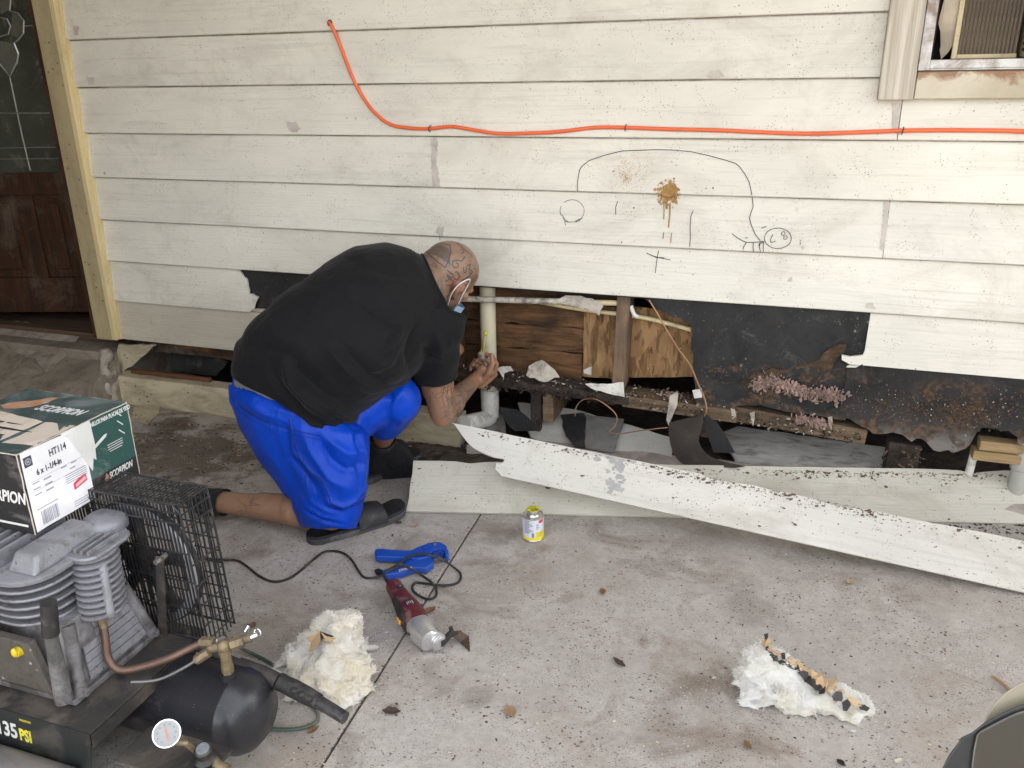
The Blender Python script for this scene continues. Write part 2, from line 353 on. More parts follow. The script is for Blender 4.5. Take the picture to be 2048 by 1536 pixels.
def wood(name, light, dark, scale=(1.2, 20, 22), rot=0, stain=None, amt=.5, bump=.5):
    t = NT(name); g = t.noise(1, 7, .62, 1.6, t.map(scale)); g2 = t.noise(1, 5, .6, .5, t.map(tuple(k*3 for k in scale)))
    col = t.mix(t.ramp(g, (.30, 0), (.68, 1)), dark, light); col = t.mix(t.math('MULTIPLY', t.ramp(g2, (.4, 1), (.5, 0)), .4), col, mul(dark, .6))
    if stain: col = t.mix(t.math('MULTIPLY', t.ramp(t.noise(4.5, 8, .7, .5), (.52-.15*amt, 0), (.66, 1)), .85), col, stain)
    return t.fin(col, .75, 0, t.bump(g, bump, .008), .25)
M_ROT = wood('rotten_plank_wood', (.24,.125,.055), (.050,.026,.014), (2.0, 20, 17), stain=(.022,.014,.010), amt=.62, bump=1)
M_STUD = wood('weathered_stud_wood', (.30,.20,.125), (.105,.065,.04), (22, 20, 1.5), stain=(.10,.075,.06), amt=.4)
M_JOIST = wood('pale_joist_wood', (.34,.245,.15), (.15,.095,.055), (1.3, 20, 22), stain=(.05,.035,.025), amt=.45)
M_SILLOLD = wood('old_dirty_sill_wood', (.27,.19,.12), (.09,.058,.035), (1.3, 20, 22), stain=(.035,.025,.018), amt=.95, bump=1)
M_BLOCK = wood('yellow_pine_block', (.45,.33,.18), (.28,.19,.09), (1.5, 18, 26), stain=(.16,.10,.05), amt=.12)
M_BLACKROT = pm('black_rotten_wood', (.040,.027,.020), .95, .6, 20, 1.2, 45, dirt=(.13,.10,.075), dirt_amt=.42, speck=(.26,.22,.18), speck_s=70)
def osb():
    t = NT('osb_board'); d = t.noise(9, 3, .5, 0, None, 1); cols = []
    for rot, sc in ((.45, (46, 46, 15)), (-.75, (40, 40, 13)), (1.4, (52, 52, 16))):
        v = t.n('ShaderNodeTexVoronoi', feature='F1', distance='CHEBYCHEV'); v.inputs['Scale'].default_value = 1
        a = t.n('ShaderNodeVectorMath', operation='MULTIPLY_ADD'); t.l(d, a.inputs[0]); a.inputs[1].default_value = (.9, .9, .9); t.l(t.map(sc, rot=(0, rot, 0)), a.inputs[2]); t.l(a.outputs[0], v.inputs['Vector'])
        gx = t.n('ShaderNodeSeparateColor'); t.l(v.outputs['Color'], gx.inputs[0]); cols.append((gx.outputs[0], gx.outputs[1]))
    sel = t.ramp(cols[0][1], (.45, 0), (.5, 1)); k = t.mix(sel, t.mix(t.ramp(cols[1][1], (.5, 0), (.55, 1)), cols[1][0], cols[2][0]), cols[0][0])
    col = t.mix(k, (.10,.048,.018), (.33,.19,.085)); gr = t.noise(1, 6, .6, .5, t.map((70, 70, 9), rot=(0, .45, 0))); col = t.mix(t.math('MULTIPLY', t.ramp(gr, (.45, 0), (.7, 1)), .35), col, (.50,.33,.16))
    st = t.ramp(t.noise(6, 7, .7), (.55, 0), (.7, 1)); col = t.mix(t.math('MULTIPLY', st, .6), col, (.10,.055,.03))
    return t.fin(col, .7, 0, t.bump(k, .5, .004), .25)
M_OSB = osb()
M_PVC = pm('aged_pvc', (.72,.66,.48), .42, .1, 5, .05, 40, dirt=(.30,.23,.14), dirt_amt=.22, dscale=12)
M_PVCW = pm('chalky_pvc', (.70,.68,.62), .5, .12, 5, .3, 30, dirt=(.09,.06,.04), dirt_amt=.40, dscale=16)
M_CPVC = pm('cream_cpvc', (.70,.585,.33), .42, .1, 6, .04, 40, dirt=(.30,.22,.12), dirt_amt=.25)
M_PINK = pm('pink_insulation_fluff', (.34,.23,.19), .95, .35, 22, 1, 90, dirt=(.30,.23,.19), dirt_amt=.5, dscale=18)
M_PAPER = pm('weathered_paper_scrap', (.48,.43,.36), .9, .3, 16, .8, 40, dirt=(.10,.08,.07), dirt_amt=.45, dscale=20)
M_WHITECHIP = pm('white_paint_chip', (.66,.64,.58), .7, .2, 14, .5, 50, dirt=(.25,.2,.16), dirt_amt=.4, dscale=22)
M_COPPER = pm('dull_copper_wire', (.34,.19,.105), .5, .25, 20, .2, 90, metal=.35)
M_ORANGE = pm('orange_cord_vinyl', (.80,.145,.045), .42, .06, 8, .05, 60, dirt=(.5,.12,.05), dirt_amt=.15)
M_BLACKMETAL = pm('black_staple_metal', (.03,.03,.03), .45, .2, 20, 0, metal=.6)
M_PEN = pm('black_pen_ink', (.035,.035,.04), .8, .2, 20, 0)
M_FOAM = pm('dried_brown_foam', (.36,.205,.065), .75, .35, 45, .8, 120)
M_FOAMDOT = pm('brown_spatter', (.48,.31,.13), .8, .3, 40, 0)
M_DOOR = wood('dark_stained_door_wood', (.070,.030,.014), (.022,.010,.006), (24, 20, 1.6), stain=(.10,.075,.055), amt=.12, bump=.15)
M_LEAD = pm('came_metal', (.50,.52,.50), .35, .15, 10, .1, 50, metal=.8)
M_DOORGLASS = pm('obscured_door_glass', (.050,.054,.043), .18, .25, 5, .35, 18, dirt=(.11,.11,.085), dirt_amt=.4, spec=.6)
M_WINFRAME = pm('white_aluminium', (.74,.73,.71), .4, .1, 8, .1, 60, dirt=(.20,.13,.075), dirt_amt=.8, dscale=10)
M_ACBEIGE = pm('aged_beige_plastic', (.56,.47,.28), .5, .12, 6, .05, 40, dirt=(.16,.09,.04), dirt_amt=.3)
M_PLEAT = pm('dirty_pleats', (.40,.34,.26), .7, .3, 6, .3, 50, dirt=(.06,.03,.016), dirt_amt=.5, dscale=5, stretch=(1,1,.6))
M_FLAP = pm('crumpled_film', (.48,.40,.29), .5, .25, 9, .8, 22)
M_DARKIN = pm('dark_interior', (.02,.018,.016), .9, .3, 5, 0)
M_ROOF = pm('carport_ceiling_paint', (.28,.25,.21), .8, .1, 3, .1, 30)
M_BRICKDIRT = pm('leafy_soil', (.10,.075,.055), .95, .5, 25, 1, 60, speck=(.3,.25,.2), speck_s=40)
# ------------------------------------------------------------------ setting: ground
def struct(name, g, mat, **kw): return obj(name, g, mat, None, kind='structure', **kw)
EXP = .178
def zl(k): return .29+EXP*(8-k)                     # lower edge of siding course k
def wy(z):                                          # front face of the lap siding at height z
    f = ((z-.29) / EXP) % 1.0
    return .0+.017*f
# outside ground, one big sheet with the slab on it
g = G(); N = 24; ext = [-900, -200, -60, -20, -10, -8] + [-8+16*i/12 for i in range(1, 12)] + [8, 10, 20, 60, 200, 900]
g.add([(x, y, -.16) for x in ext for y in ext], [(i*len(ext)+j, (i+1)*len(ext)+j, (i+1)*len(ext)+j+1, i*len(ext)+j+1) for i in range(len(ext)-1) for j in range(len(ext)-1)])
struct('ground', g, M_BRICKDIRT)
JX0, JY0 = -.905, -.551; JX1, JY1 = -.841, -1.649            # the tooled joint between the two slabs
def jx(y): return JX0+(JX1-JX0)*(y-JY0)/(JY1-JY0)
def slab(name, x0, x1, side):
    """a concrete slab with a slightly uneven, worn joint edge"""
    g = G(); ys = [-.06 if side < 0 else -.075, -.12]+[-.2-.09*i for i in range(32)]+[-3.5, -5, -8.0]; top = []; rnd = random.Random(3 if side < 0 else 4)
    for y in ys:
        e = jx(y)+side*(.0022+rnd.uniform(-.0008, .0012)); xs = (x0, e-.012 if side < 0 else e, e if side < 0 else e+.012, x1)
        if side < 0: xs = (x0, e-.05, e-.003, e)
        else: xs = (e, e+.003, e+.05, x1)
        hs_ = (0, 0, 0, -.004) if side < 0 else (-.004, 0, 0, 0)
        top.append([V(a, y, h) for a, h in zip(xs, hs_)])
    n = len(ys); vs = [q for r in top for q in r]; fs = [(i*4+k, i*4+k+1, (i+1)*4+k+1, (i+1)*4+k) for i in range(n-1) for k in range(3)]
    b = len(vs); vs += [V(q.x, q.y, -.14) for q in vs]
    per = [k for k in range(4)]+[i*4+3 for i in range(1, n)]+[(n-1)*4+k for k in (2, 1, 0)]+[i*4 for i in range(n-2, 0, -1)]
    fs += [(per[i], per[(i+1) % len(per)], b+per[(i+1) % len(per)], b+per[i]) for i in range(len(per))]
    g.add(vs, fs); return struct(name, g, M_CONC)
slab('concrete_slab', -6.5, 0, -1); slab('concrete_slab', 0, 5.5, 1)
# grit lying in the joint
g = G(); rnd = random.Random(9)
for i in range(260):
    y = -.5-rnd.random()*1.35; x = jx(y)+rnd.uniform(-.004, .004); r = rnd.uniform(.0008, .0018)
    g.ell((x, y, -.006+rnd.uniform(0, .004)), (r*1.3, r, r*.8), n=5, k=3)
obj('joint_grit', g, pm('joint_grit', (.13,.10,.07), .9, .6, 300, 0), None, kind='stuff', label='brown grit lodged in the joint between the two slabs', cat='grit')
g = G(); g.bb(JX0-.02, JX1+.03, -7.9, -.08, -.16, -.010); struct('joint_filler', g, M_DIRT)
# crawl-space earth behind the slab edge
g = G(); nx, ny = 60, 22
g.add([(-3.2+5.4*i/nx, -.07+1.6*j/ny, -.03+.03*noise.noise((i*.4, j*.4, 1))-.02*(j/ny)) for i in range(nx+1) for j in range(ny+1)],
      [(i*(ny+1)+j, (i+1)*(ny+1)+j, (i+1)*(ny+1)+j+1, i*(ny+1)+j+1) for i in range(nx) for j in range(ny)])
struct('earth', g, M_DIRT)

# ------------------------------------------------------------------ the house
house = thing('house', (-1.0, .1, 0), 'cream lap sided house wall with a long torn opening along its foot', 'house')
XL, XR = -2.833, 2.56
SID = [0]
def board(x0, x1, k, m=None, z0=None):
    """one length of lap siding: tilted board with a rounded drip edge"""
    zb, zt = (zl(k) if z0 is None else z0), zl(k-1)+.018; n = max(2, int((x1-x0)/.12)); sd_ = k*7.3
    rs = []
    for i in range(n+1):
        x = x0+(x1-x0)*i/n; w = .0012*noise.noise((x*1.7, sd_, 0)); wz = .0011*noise.noise((x*1.1, sd_, 5))
        a = wy(zl(k)+1e-4); b = .0185
        rs.append([V(x, b+.0085+w, zt), V(x, b+w, zt), V(x, a+w, zb+.0035+wz), V(x, a+.0012+w, zb+.001+wz), V(x, a+.0030+w, zb+wz), V(x, a+.0095+w, zb+wz)])
    g = G(); g.rings(rs); SID[0] += 1
    return obj('siding_board', g, m or M_SIDING[SID[0] % 3], house)
SEAM = {3: [on_y(1800, 240, 0).x], 4: [on_y(868, 325, 0).x], 5: [on_y(1773, 460, 0).x], 6: [on_y(878, 520, 0).x]}
for k in range(-4, 7):
    xs = [XL]+SEAM.get(k, [])+[XR]
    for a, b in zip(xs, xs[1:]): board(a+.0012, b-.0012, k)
def ywall(z, k): # board plane of course k
    return .017*(z-zl(k))/EXP
def torn_board(name, outline, k, m, thick=.0095, lift=0.0):
    """a broken piece of siding from an outline in (x, z)"""
    fr = [V(q[0], ywall(q[1], k)+lift, q[1]) for q in outline]; bk = [q+V(0, thick, 0) for q in fr]
    g = G(); g.plate(fr, bk); return obj(name, g, m, house)
def px_y(pts, y=0.0): return [(on_y(u, v, y).x, on_y(u, v, y).z) for u, v in pts]
def zcap(pts, lo=None, hi=None): return [(x, min(hi, max(lo, z))) for x, z in pts]
# course 7, left: snapped off diagonally
e = rough(px_y([(470, 541), (488, 560), (497, 588), (512, 594), (508, 614), (500, 627)]), .003, .012, 5, closed=False)
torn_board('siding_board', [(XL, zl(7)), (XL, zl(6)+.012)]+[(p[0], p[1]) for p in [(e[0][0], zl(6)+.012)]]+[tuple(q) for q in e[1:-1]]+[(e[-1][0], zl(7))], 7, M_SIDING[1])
# course 8, left: muddy, runs on behind the man
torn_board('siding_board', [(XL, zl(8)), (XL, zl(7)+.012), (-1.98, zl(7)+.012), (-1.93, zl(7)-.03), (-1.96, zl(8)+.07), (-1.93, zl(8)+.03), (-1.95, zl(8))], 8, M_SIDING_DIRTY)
# course 7, right of the opening: square end with a splintered lower corner
xe = on_y(1733, 680, 0).x
spl = px_y([(1725, 728), (1712, 735), (1692, 734), (1700, 729), (1684, 720), (1683, 711), (1700, 714), (1726, 711)])
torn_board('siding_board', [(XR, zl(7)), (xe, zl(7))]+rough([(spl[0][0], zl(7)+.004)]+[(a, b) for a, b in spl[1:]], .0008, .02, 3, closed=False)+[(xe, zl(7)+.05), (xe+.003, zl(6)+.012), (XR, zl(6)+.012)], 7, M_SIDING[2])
# plaster-like skirt remnant under course 8 by the door, torn on the diagonal
pts = px_y([(238, 690), (310, 690), (300, 701), (288, 712), (280, 716), (262, 733), (248, 741), (236, 760), (228, 770), (222, 740)], -.002)
g = G(); o_ = rough(pts, .003, .02, 8); g.plate([V(a, -.002, min(b, .288)) for a, b in o_], [V(a, .012, min(b, .288)) for a, b in o_]); obj('skirt_board', g, M_CREAMBEAM, house, label='torn cream skirt board below the siding beside the door')
# sheathing of the wall above the opening and at its sides (behind the siding)
g = G(); g.bb(XL-.1, XR, .026, .038, zl(6)-.01, 2.6); obj('wall_sheathing', g, M_TAR, house)
def paper(name, outline, y, mat, thick=.003, wav=.006, seed=0, amp=.004, parent=house, label=None):
    o_ = rough(outline, amp, .018, seed)
    bm = bmesh.new(); vs = [bm.verts.new((q[0], y, q[1])) for q in o_]; f = bm.faces.new(vs); bmesh.ops.triangulate(bm, faces=[f])
    for _ in range(2): bmesh.ops.subdivide_edges(bm, edges=[e for e in bm.edges if e.calc_length() > .045], cuts=1)
    bmesh.ops.triangulate(bm, faces=bm.faces[:])
    for q in bm.verts: q.co.y += wav*noise.noise((q.co.x*5+seed, q.co.z*7, seed))*1.5+.3*wav*noise.noise((q.co.x*22, q.co.z*25, seed))
    vv = [q.co.copy() for q in bm.verts]; bm.verts.index_update(); ff = [[q.index for q in f.verts] for f in bm.faces]; bnd = [(e.verts[0].index, e.verts[1].index) for e in bm.edges if len(e.link_faces) == 1]; bm.free()
    g = G(); n = len(vv); g.add(vv+[q+V(0, thick, 0) for q in vv], ff+[[n+i for i in f][::-1] for f in ff]+[(a, b, n+b, n+a) for a, b in bnd])
    return obj(name, g, mat, parent, smooth=50, label=label)
# the big sheet of tar paper right of the stud
P = px_y([(1285, 592), (1737, 620), (1737, 735), (1692, 737), (1690, 700), (1683, 692), (1665, 694), (1648, 705), (1640, 722), (1620, 735), (1600, 733), (1572, 740), (1545, 738), (1528, 752), (1508, 770), (1520, 778), (1560, 782), (1600, 800), (1640, 812), (1690, 822), (1690, 838), (1600, 826), (1520, 812), (1480, 812), (1462, 826), (1440, 822), (1410, 828), (1392, 800), (1385, 740), (1383, 675), (1402, 657), (1370, 642), (1310, 618)], .02)
paper('tar_paper', P, .022, M_TAR, seed=2, wav=.009, amp=.006, label='black tar paper right of the stud, torn open around the pink insulation')
P = px_y([(1690, 738), (1735, 728), (2075, 752), (2075, 905), (2030, 868), (1965, 853), (1946, 872), (1940, 890), (1906, 906), (1868, 897), (1848, 880), (1820, 880), (1795, 866), (1748, 868), (1735, 855), (1690, 838), (1640, 826), (1690, 812)], .012)
paper('tar_paper', P, .014, M_TAR, seed=6, wav=.008, amp=.007, label='mould-stained tar paper hanging ragged below the right hand siding')
# tar paper in the left gap by the man's shoulder
P = px_y([(455, 532), (660, 548), (680, 640), (560, 640), (505, 625), (515, 600), (500, 575)], .03)
paper('tar_paper', P, .03, M_TAR, seed=11, label='black tar paper behind the snapped board on the left')
# framing inside the opening
def beam(name, x0, x1, y0, y1, z0, z1, mat, rot=0, bev=.003, label=None):
    g = G(); c = V((x0+x1)/2, (y0+y1)/2, (z0+z1)/2); g.box(c, (x1-x0, y1-y0, z1-z0), Matrix.Rotation(rot, 3, 'Y')); return obj(name, g, mat, house, bevel=bev, label=label)
beam('wall_stud', -.585, -.537, .035, .12, .285, .66, M_STUD, .03, label='bare weathered stud between the two OSB patches')
beam('wall_stud', -1.245, -1.205, .040, .125, .28, .66, M_ROT)
beam('wall_stud', -1.75, -1.71, .045, .13, .28, .66, M_ROT)
beam('header_plate', -2.6, .3, .04, .12, .635, .67, M_ROT)
def rot_plank(x0, x1, z0, z1, seed, mat=M_ROT, y=.135):
    g = G(); n = 14; rs = []; rnd = random.Random(seed)
    for i in range(n+1):
        x = x0+(x1-x0)*i/n; a = rnd.uniform(-.004, .004); b = rnd.uniform(-.006, .004)
        rs.append([V(x, y, z0+b), V(x, y+.003*rnd.random(), (z0+z1)/2), V(x, y, z1+a), V(x, y+.025, z1+a), V(x, y+.025, z0+b)])
    g.rings(rs); return obj('rotten_plank', g, mat, house)
rot_plank(-1.30, -.725, .475, .565, 1); rot_plank(-1.31, -.722, .375, .470, 2); rot_plank(-1.30, -.73, .265, .371, 3); rot_plank(-1.30, -.60, .57, .64, 4)
def osb_panel(P, y, seed):
    o_ = rough(P, .0015, .03, seed); g = G(); g.plate([V(a, y, b) for a, b in o_], [V(a, y+.012, b) for a, b in o_]); return obj('osb_panel', g, M_OSB, house)
osb_panel([(-.722, .285), (-.60, .290), (-.60, .57), (-.722, .57)], .122, 1)
osb_panel([(-.548, .300), (-.300, .328), (-.300, .56), (-.548, .58)], .122, 2)
beam('bottom_plate', -1.32, -.52, .005, .115, .245, .280, M_BLACKROT, .035, .006, label='black rotten bottom plate sagging under the planks')
beam('bottom_plate', -.545, -.13, .012, .12, .215, .262, M_SILLOLD, .035, .004, label='pale split bottom plate right of the stud')
beam('bottom_plate', -.15, .30, .03, .12, .19, .245, M_SILLOLD, .075, .004)
beam('bottom_plate', -2.75, -1.32, .04, .13, .235, .28, M_BLACKROT, -.01, .004)
beam('floor_joist', -.915, -.875, .06, .09, .06, .25, M_BLACKROT)
beam('floor_joist', -.868, -.825, .07, .9, .10, .235, M_JOIST)
beam('floor_joist', -.26, -.22, .10, .9, .10, .21, M_JOIST)
beam('pier_post', .375, .475, .05, .13, -.04, .185, M_BLACKROT, label='dirt-crusted wooden pier under the ragged tar paper')
beam('sill_block', .64, .775, .02, .075, .205, .238, M_BLOCK); beam('sill_block', .625, .770, .015, .075, .170, .2025, M_BLOCK)
# crust and splinters on the rotten plate, shreds of paper
def crust(name, x0, x1, y0, y1, zf, n, r, mats, seed, label=None, sq=.5):
    g = G(); rnd = random.Random(seed)
    for i in range(n):
        x = rnd.uniform(x0, x1); y = rnd.uniform(y0, y1); rr = rnd.uniform(.35, 1)*r; m = Euler((rnd.uniform(-.8, .8), rnd.uniform(-.8, .8), rnd.uniform(0, 6.3))).to_matrix()
        g.cur = rnd.choice(range(len(mats))); g.ell((x, y, zf(x)+rnd.uniform(-.2, .8)*rr), (rr*rnd.uniform(.8, 2.0), rr*rnd.uniform(.4, 1), rr*rnd.uniform(.2, sq)), m, n=6, k=3)
    return obj(name, g, mats, house, kind='stuff', label=label)
crust('rotten_crumbs', -1.2, -.52, -.002, .11, lambda x: .283-.035*(x+.92), 330, .009, [M_BLACKROT, M_PAPER, M_BLACKROT, M_BLACKROT], 3)
crust('rotten_crumbs', -.52, -.15, .01, .115, lambda x: .268-.035*(x+.33), 150, .007, [M_BLACKROT, M_STUD, M_PAPER], 4)
crust('rotten_crumbs', -1.2, -.56, -.012, .012, lambda x: .258-.03*(x+.92)+random.Random(int(x*9e4)).uniform(-.022, .012), 260, .009, [M_BLACKROT, M_BLACKROT, M_FELTDARK], 5)
crust('rotten_crumbs', .36, .49, .03, .06, lambda x: random.Random(int(x*9e5)).uniform(-.03, .17), 130, .010, [M_BLACKROT, M_BLACKROT, M_STUD], 6)
# pink insulation pushing out of the tear
def fluff(name, pts, n, r, mat, seed, parent, spread=(.02, .012, .012), label=None):
    g = G(); rnd = random.Random(seed)
    for i in range(n):
        k = rnd.random()*(len(pts)-1); a = int(k); q = Vector(pts[a]).lerp(Vector(pts[a+1]), k-a)+V(*[rnd.gauss(0, s) for s in spread]); rr = rnd.uniform(.3, 1)*r
        m = Euler([rnd.uniform(0, 6) for _ in range(3)]).to_matrix(); g.ell(q, (rr*1.5, rr*.8, rr*.35), m, n=6, k=3)
    return obj(name, g, mat, parent, smooth=60, kind='stuff', label=label)
q = lambda u, v, y: tuple(on_y(u, v, y))
fluff('insulation', [q(1512, 772, .008), q(1540, 762, .004), q(1575, 775, .0), q(1620, 788, .0), q(1655, 790, .0), q(1682, 792, .0)], 900, .0075, M_PINK, 5, house, (.014, .006, .011), label='pink insulation bulging from the torn tar paper')
fluff('insulation', [q(1598, 838, .02), q(1625, 842, .015), q(1645, 850, .012)], 260, .0065, M_PINK, 6, house, (.011, .006, .009), label='small pink tuft hanging under the tar paper')
fluff('insulation', [q(1335, 790, .05), q(1352, 795, .03)], 160, .006, M_PINK, 8, house, (.010, .008, .008))
def scrap(name, P, y, mat, seed, crumple=.012, parent=house, label=None, amp=.004): return paper(name, P, y, mat, .0015, crumple, seed, amp, parent, label)
g = G(); g.bb(-.15, .32, .075, .09, .30, .56); obj('cavity_board', g, M_BLACKROT, house)
scrap('torn_fringe', px_y([(1500, 762), (1518, 745), (1545, 736), (1572, 740), (1600, 731), (1638, 720), (1648, 703), (1668, 690), (1692, 688), (1690, 704), (1676, 712), (1660, 738), (1630, 748), (1600, 746), (1566, 757), (1530, 764)], .02), .017, pm('torn_brown_fibre', (.085,.052,.028), .95, .5, 30, 1, 60, dirt=(.03,.02,.012), dirt_amt=.5, dscale=25), 72, .02, label='brown torn fringe hanging over the pink insulation')
crust('rotten_crumbs', -.53, .28, .004, .035, lambda x: .238-.052*(x+.33)+random.Random(int(x*9e4)).uniform(-.024, .024), 420, .006, [M_BLACKROT, M_BLACKROT, M_FELTDARK, M_PAPER], 9)
scrap('paper_scrap', px_y([(1062, 728), (1085, 718), (1108, 740), (1118, 756), (1090, 762), (1055, 748)], -.004), .0, M_PAPER, 31, .03)
scrap('paper_scrap', px_y([(992, 738), (1022, 733), (1026, 742), (1008, 746), (1006, 757), (1000, 746)], -.002), .0, M_WHITECHIP, 32, .02)
scrap('paper_scrap', px_y([(1104, 600), (1140, 592), (1200, 604), (1206, 614), (1196, 632), (1184, 622), (1160, 618), (1130, 608)], .03), .03, M_PAPER, 33, .03)
scrap('paper_scrap', px_y([(1170, 768), (1245, 766), (1247, 796), (1215, 786), (1190, 780)], -.012), -.010, M_WHITECHIP, 34, .004, label='whitish flake of board stuck to the rotten plate')
scrap('paper_scrap', px_y([(1340, 790), (1356, 782), (1355, 810), (1344, 830), (1338, 850), (1332, 836), (1345, 812)], .0), .0, M_PAPER, 35, .03)
scrap('paper_scrap', px_y([(1384, 786), (1400, 782), (1402, 798), (1390, 800)], .0), .0, M_WHITECHIP, 36, .02)
scrap('paper_scrap', px_y([(1165, 740), (1182, 735), (1180, 752), (1166, 748)], .05), .05, M_WHITECHIP, 37, .02)
scrap('paper_scrap', px_y([(505, 598), (518, 592), (512, 604), (509, 622), (503, 616)], -.006), -.004, M_WHITECHIP, 38, .01)
for i, (u, v) in enumerate([(1466, 826), (1505, 832), (1660, 840)]):
    scrap('paper_shred', px_y([(u-5, v-8), (u+6, v-8), (u+4, v+6), (u+1, v+20), (u-2, v+8)], .01), .01, M_PAPER, 40+i, .01)
scrap('splinter', px_y([(1630, 770), (1685, 762), (1686, 768), (1640, 774)], .03), .03, M_WHITECHIP, 47, .004)
# left hole: sill beam, brown lath, broken pieces in the dark
g = G(); n = 30; rs = []
for i in range(n+1):
    x = -2.872+1.70*i/n; j = .004*noise.noise((x*6, 1, 0))
    rs.append([V(x, -.055+j, -.02), V(x, -.055+j, .118+j), V(x, -.047, .128+j), V(x, .02, .13+j), V(x, .02, -.02)])
g.rings(rs); obj('sill_beam', g, M_CREAMBEAM, house, smooth=40, label='mud-splashed cream sill beam low behind the kneeling man')
beam('lath', -2.80, -2.37, -.012, .008, .1325, .150, wood('brown_lath', (.22,.10,.05), (.10,.045,.022)), .0, .002)
scrap('broken_board', [(-2.60, .285), (-2.28, .285), (-2.25, .23), (-2.36, .235), (-2.47, .26), (-2.55, .27)], .03, M_ROT, 51, .01)
scrap('broken_board', [(-2.66, .13), (-2.42, .12), (-2.34, .2), (-2.5, .26), (-2.66, .27)], .09, M_FELTDARK, 52, .02)
# the closed dark crawl space and rooms behind (floor, back and end walls, so no light leaks in)
g = G(); g.bb(-6.6, 2.64, 4.0, 4.1, -.15, 2.7); g.bb(2.565, 2.64, .0, 3.999, -.15, 2.7); g.bb(-6.6, -6.5, .04, 3.999, -.15, 2.7); g.bb(-6.499, 2.564, .051, 3.999, 2.64, 2.70); g.bb(-6.499, -3.99, .02, .05, .0, 2.639); g.bb(-3.989, -2.86, .02, .05, 2.45, 2.639)
g.bb(-2.85, 2.55, .165, 1.55, .36, .40); obj('inner_wall', g, M_DARKIN, house)
g = G(); g.bb(XL, XR, .040, .05, .66, 2.6); obj('inner_lining', g, M_DARKIN, house)
# ---- door casing, door and step at the left
g = G(); g.bb(-2.950, -2.862, -.022, .03, .286, 2.4); obj('door_casing', g, M_YELLOW, house, bevel=.002)
g = G(); g.bb(-2.860, -2.834, -.026, .03, .289, 2.4); obj('casing_strip', g, M_YELLOW2, house, bevel=.003)
g = G(); g.bb(-2.8335, -2.8285, -.0045, .02, .289, 2.4); obj('caulk_bead', g, M_YELLOW2, house)
g = G(); g.bb(-2.98, -2.951, -.010, .32, .285, 2.4); obj('door_jamb', g, wood('dark_jamb_wood', (.10,.05,.026), (.03,.015,.009), (24, 20, 1.6)), house)
dd = V(math.cos(R(17)), math.sin(R(17)), 0); dn = V(dd.y, -dd.x, 0); D0 = on_y(60, 480, .17)
def on_door(u, v, off=0.0):
    d = ray(u, v); t = ((D0+dn*off)-CAM_LOC).dot(dn)/d.dot(dn); return CAM_LOC+d*t
zb_ = on_door(100, 622).z; xr_ = (on_door(150, 480)-D0).dot(dd)+.10
def dbox(g, a0, a1, z0, z1, d0, d1):
    c = D0+dd*((a0+a1)/2)+dn*((d0+d1)/2); g.box(V(c.x, c.y, (z0+z1)/2), (a1-a0, abs(d1-d0), z1-z0), Matrix.Rotation(R(17), 3, 'Z')); return g
zr = on_door(60, 345).z
door = obj('door', dbox(dbox(dbox(G(), xr_-.95, xr_, zb_, zb_+.17, -.02, .02), xr_-.95, xr_, zr-.10, zr, -.02, .02), xr_-.95, xr_, zb_+.17, zr-.10, -.02, .004), M_DOOR, house, bevel=.003)
def door_part(name, g, mat, bev=0): return obj(name, g, mat, door, bevel=bev)
a_ = lambda u, v: (on_door(u, v)-D0).dot(dd)
door_part('stile', dbox(G(), xr_-.10, xr_, zb_+.17, zr-.10, .004, .0201), M_DOOR, .003); door_part('stile', dbox(G(), a_(95, 480)-.10, a_(95, 480)-.02, zb_+.17, zr-.10, .004, .0201), M_DOOR, .003)
door_part('raised_panel', dbox(G(), a_(95, 480)+.02, xr_-.14, zb_+.21, zr-.14, .004, .016), M_DOOR, .012); door_part('raised_panel', dbox(G(), xr_-.95, a_(95, 480)-.14, zb_+.21, zr-.14, .004, .016), M_DOOR, .012)
door_part('glass_pane', dbox(G(), xr_-.95, a_(122, 300)+.02, zr+.0, zr+1.15, -.012, .008), M_DOORGLASS)
door_part('stile', dbox(G(), a_(122, 300)+.021, xr_, zr+.0005, zr+1.15, -.02, .0195), M_DOOR, .003)
g = G()
def came(pts, r=.0028): g.tube([on_door(u, v, .010) for u, v in pts], r, 6)
came([(0, 226), (112, 226)]); came([(0, 296), (126, 294)], .002); came([(0, 318), (130, 317)], .002)
came([(64, -60), (70, 30), (122, 260), (127, 318)], .003); came([(20, 155), (44, 270), (61, 341)], .003); came([(50, 52), (78, 50)], .002)
came([(0, 128), (20, 153), (34, 125), (37, 108), (28, 86), (36, 80), (47, 66), (48, 42), (36, 26), (20, 22)], .0035); came([(20, 22), (22, 0), (14, -20)], .0035); came([(0, 35), (14, 38), (21, 52), (17, 68), (0, 73)], .003)
door_part('leaded_came', g, M_LEAD)
for nm, pts in (('bevel_glass', [(0, 82), (18, 84), (28, 88), (36, 108), (33, 124), (20, 150), (0, 124)]), ('bevel_glass', [(24, 26), (36, 28), (46, 44), (46, 62), (34, 76), (22, 70), (23, 50)]), ('bevel_glass', [(0, 0), (20, 0), (19, 20), (0, 30)])):
    g = G(); g.plate([on_door(u, v, .012) for u, v in pts], [on_door(u, v, .0085) for u, v in pts]); door_part(nm, g, pm('bevel_glass', (.13,.13,.105), .12, .2, 6, .1, 20, spec=.7), .003)
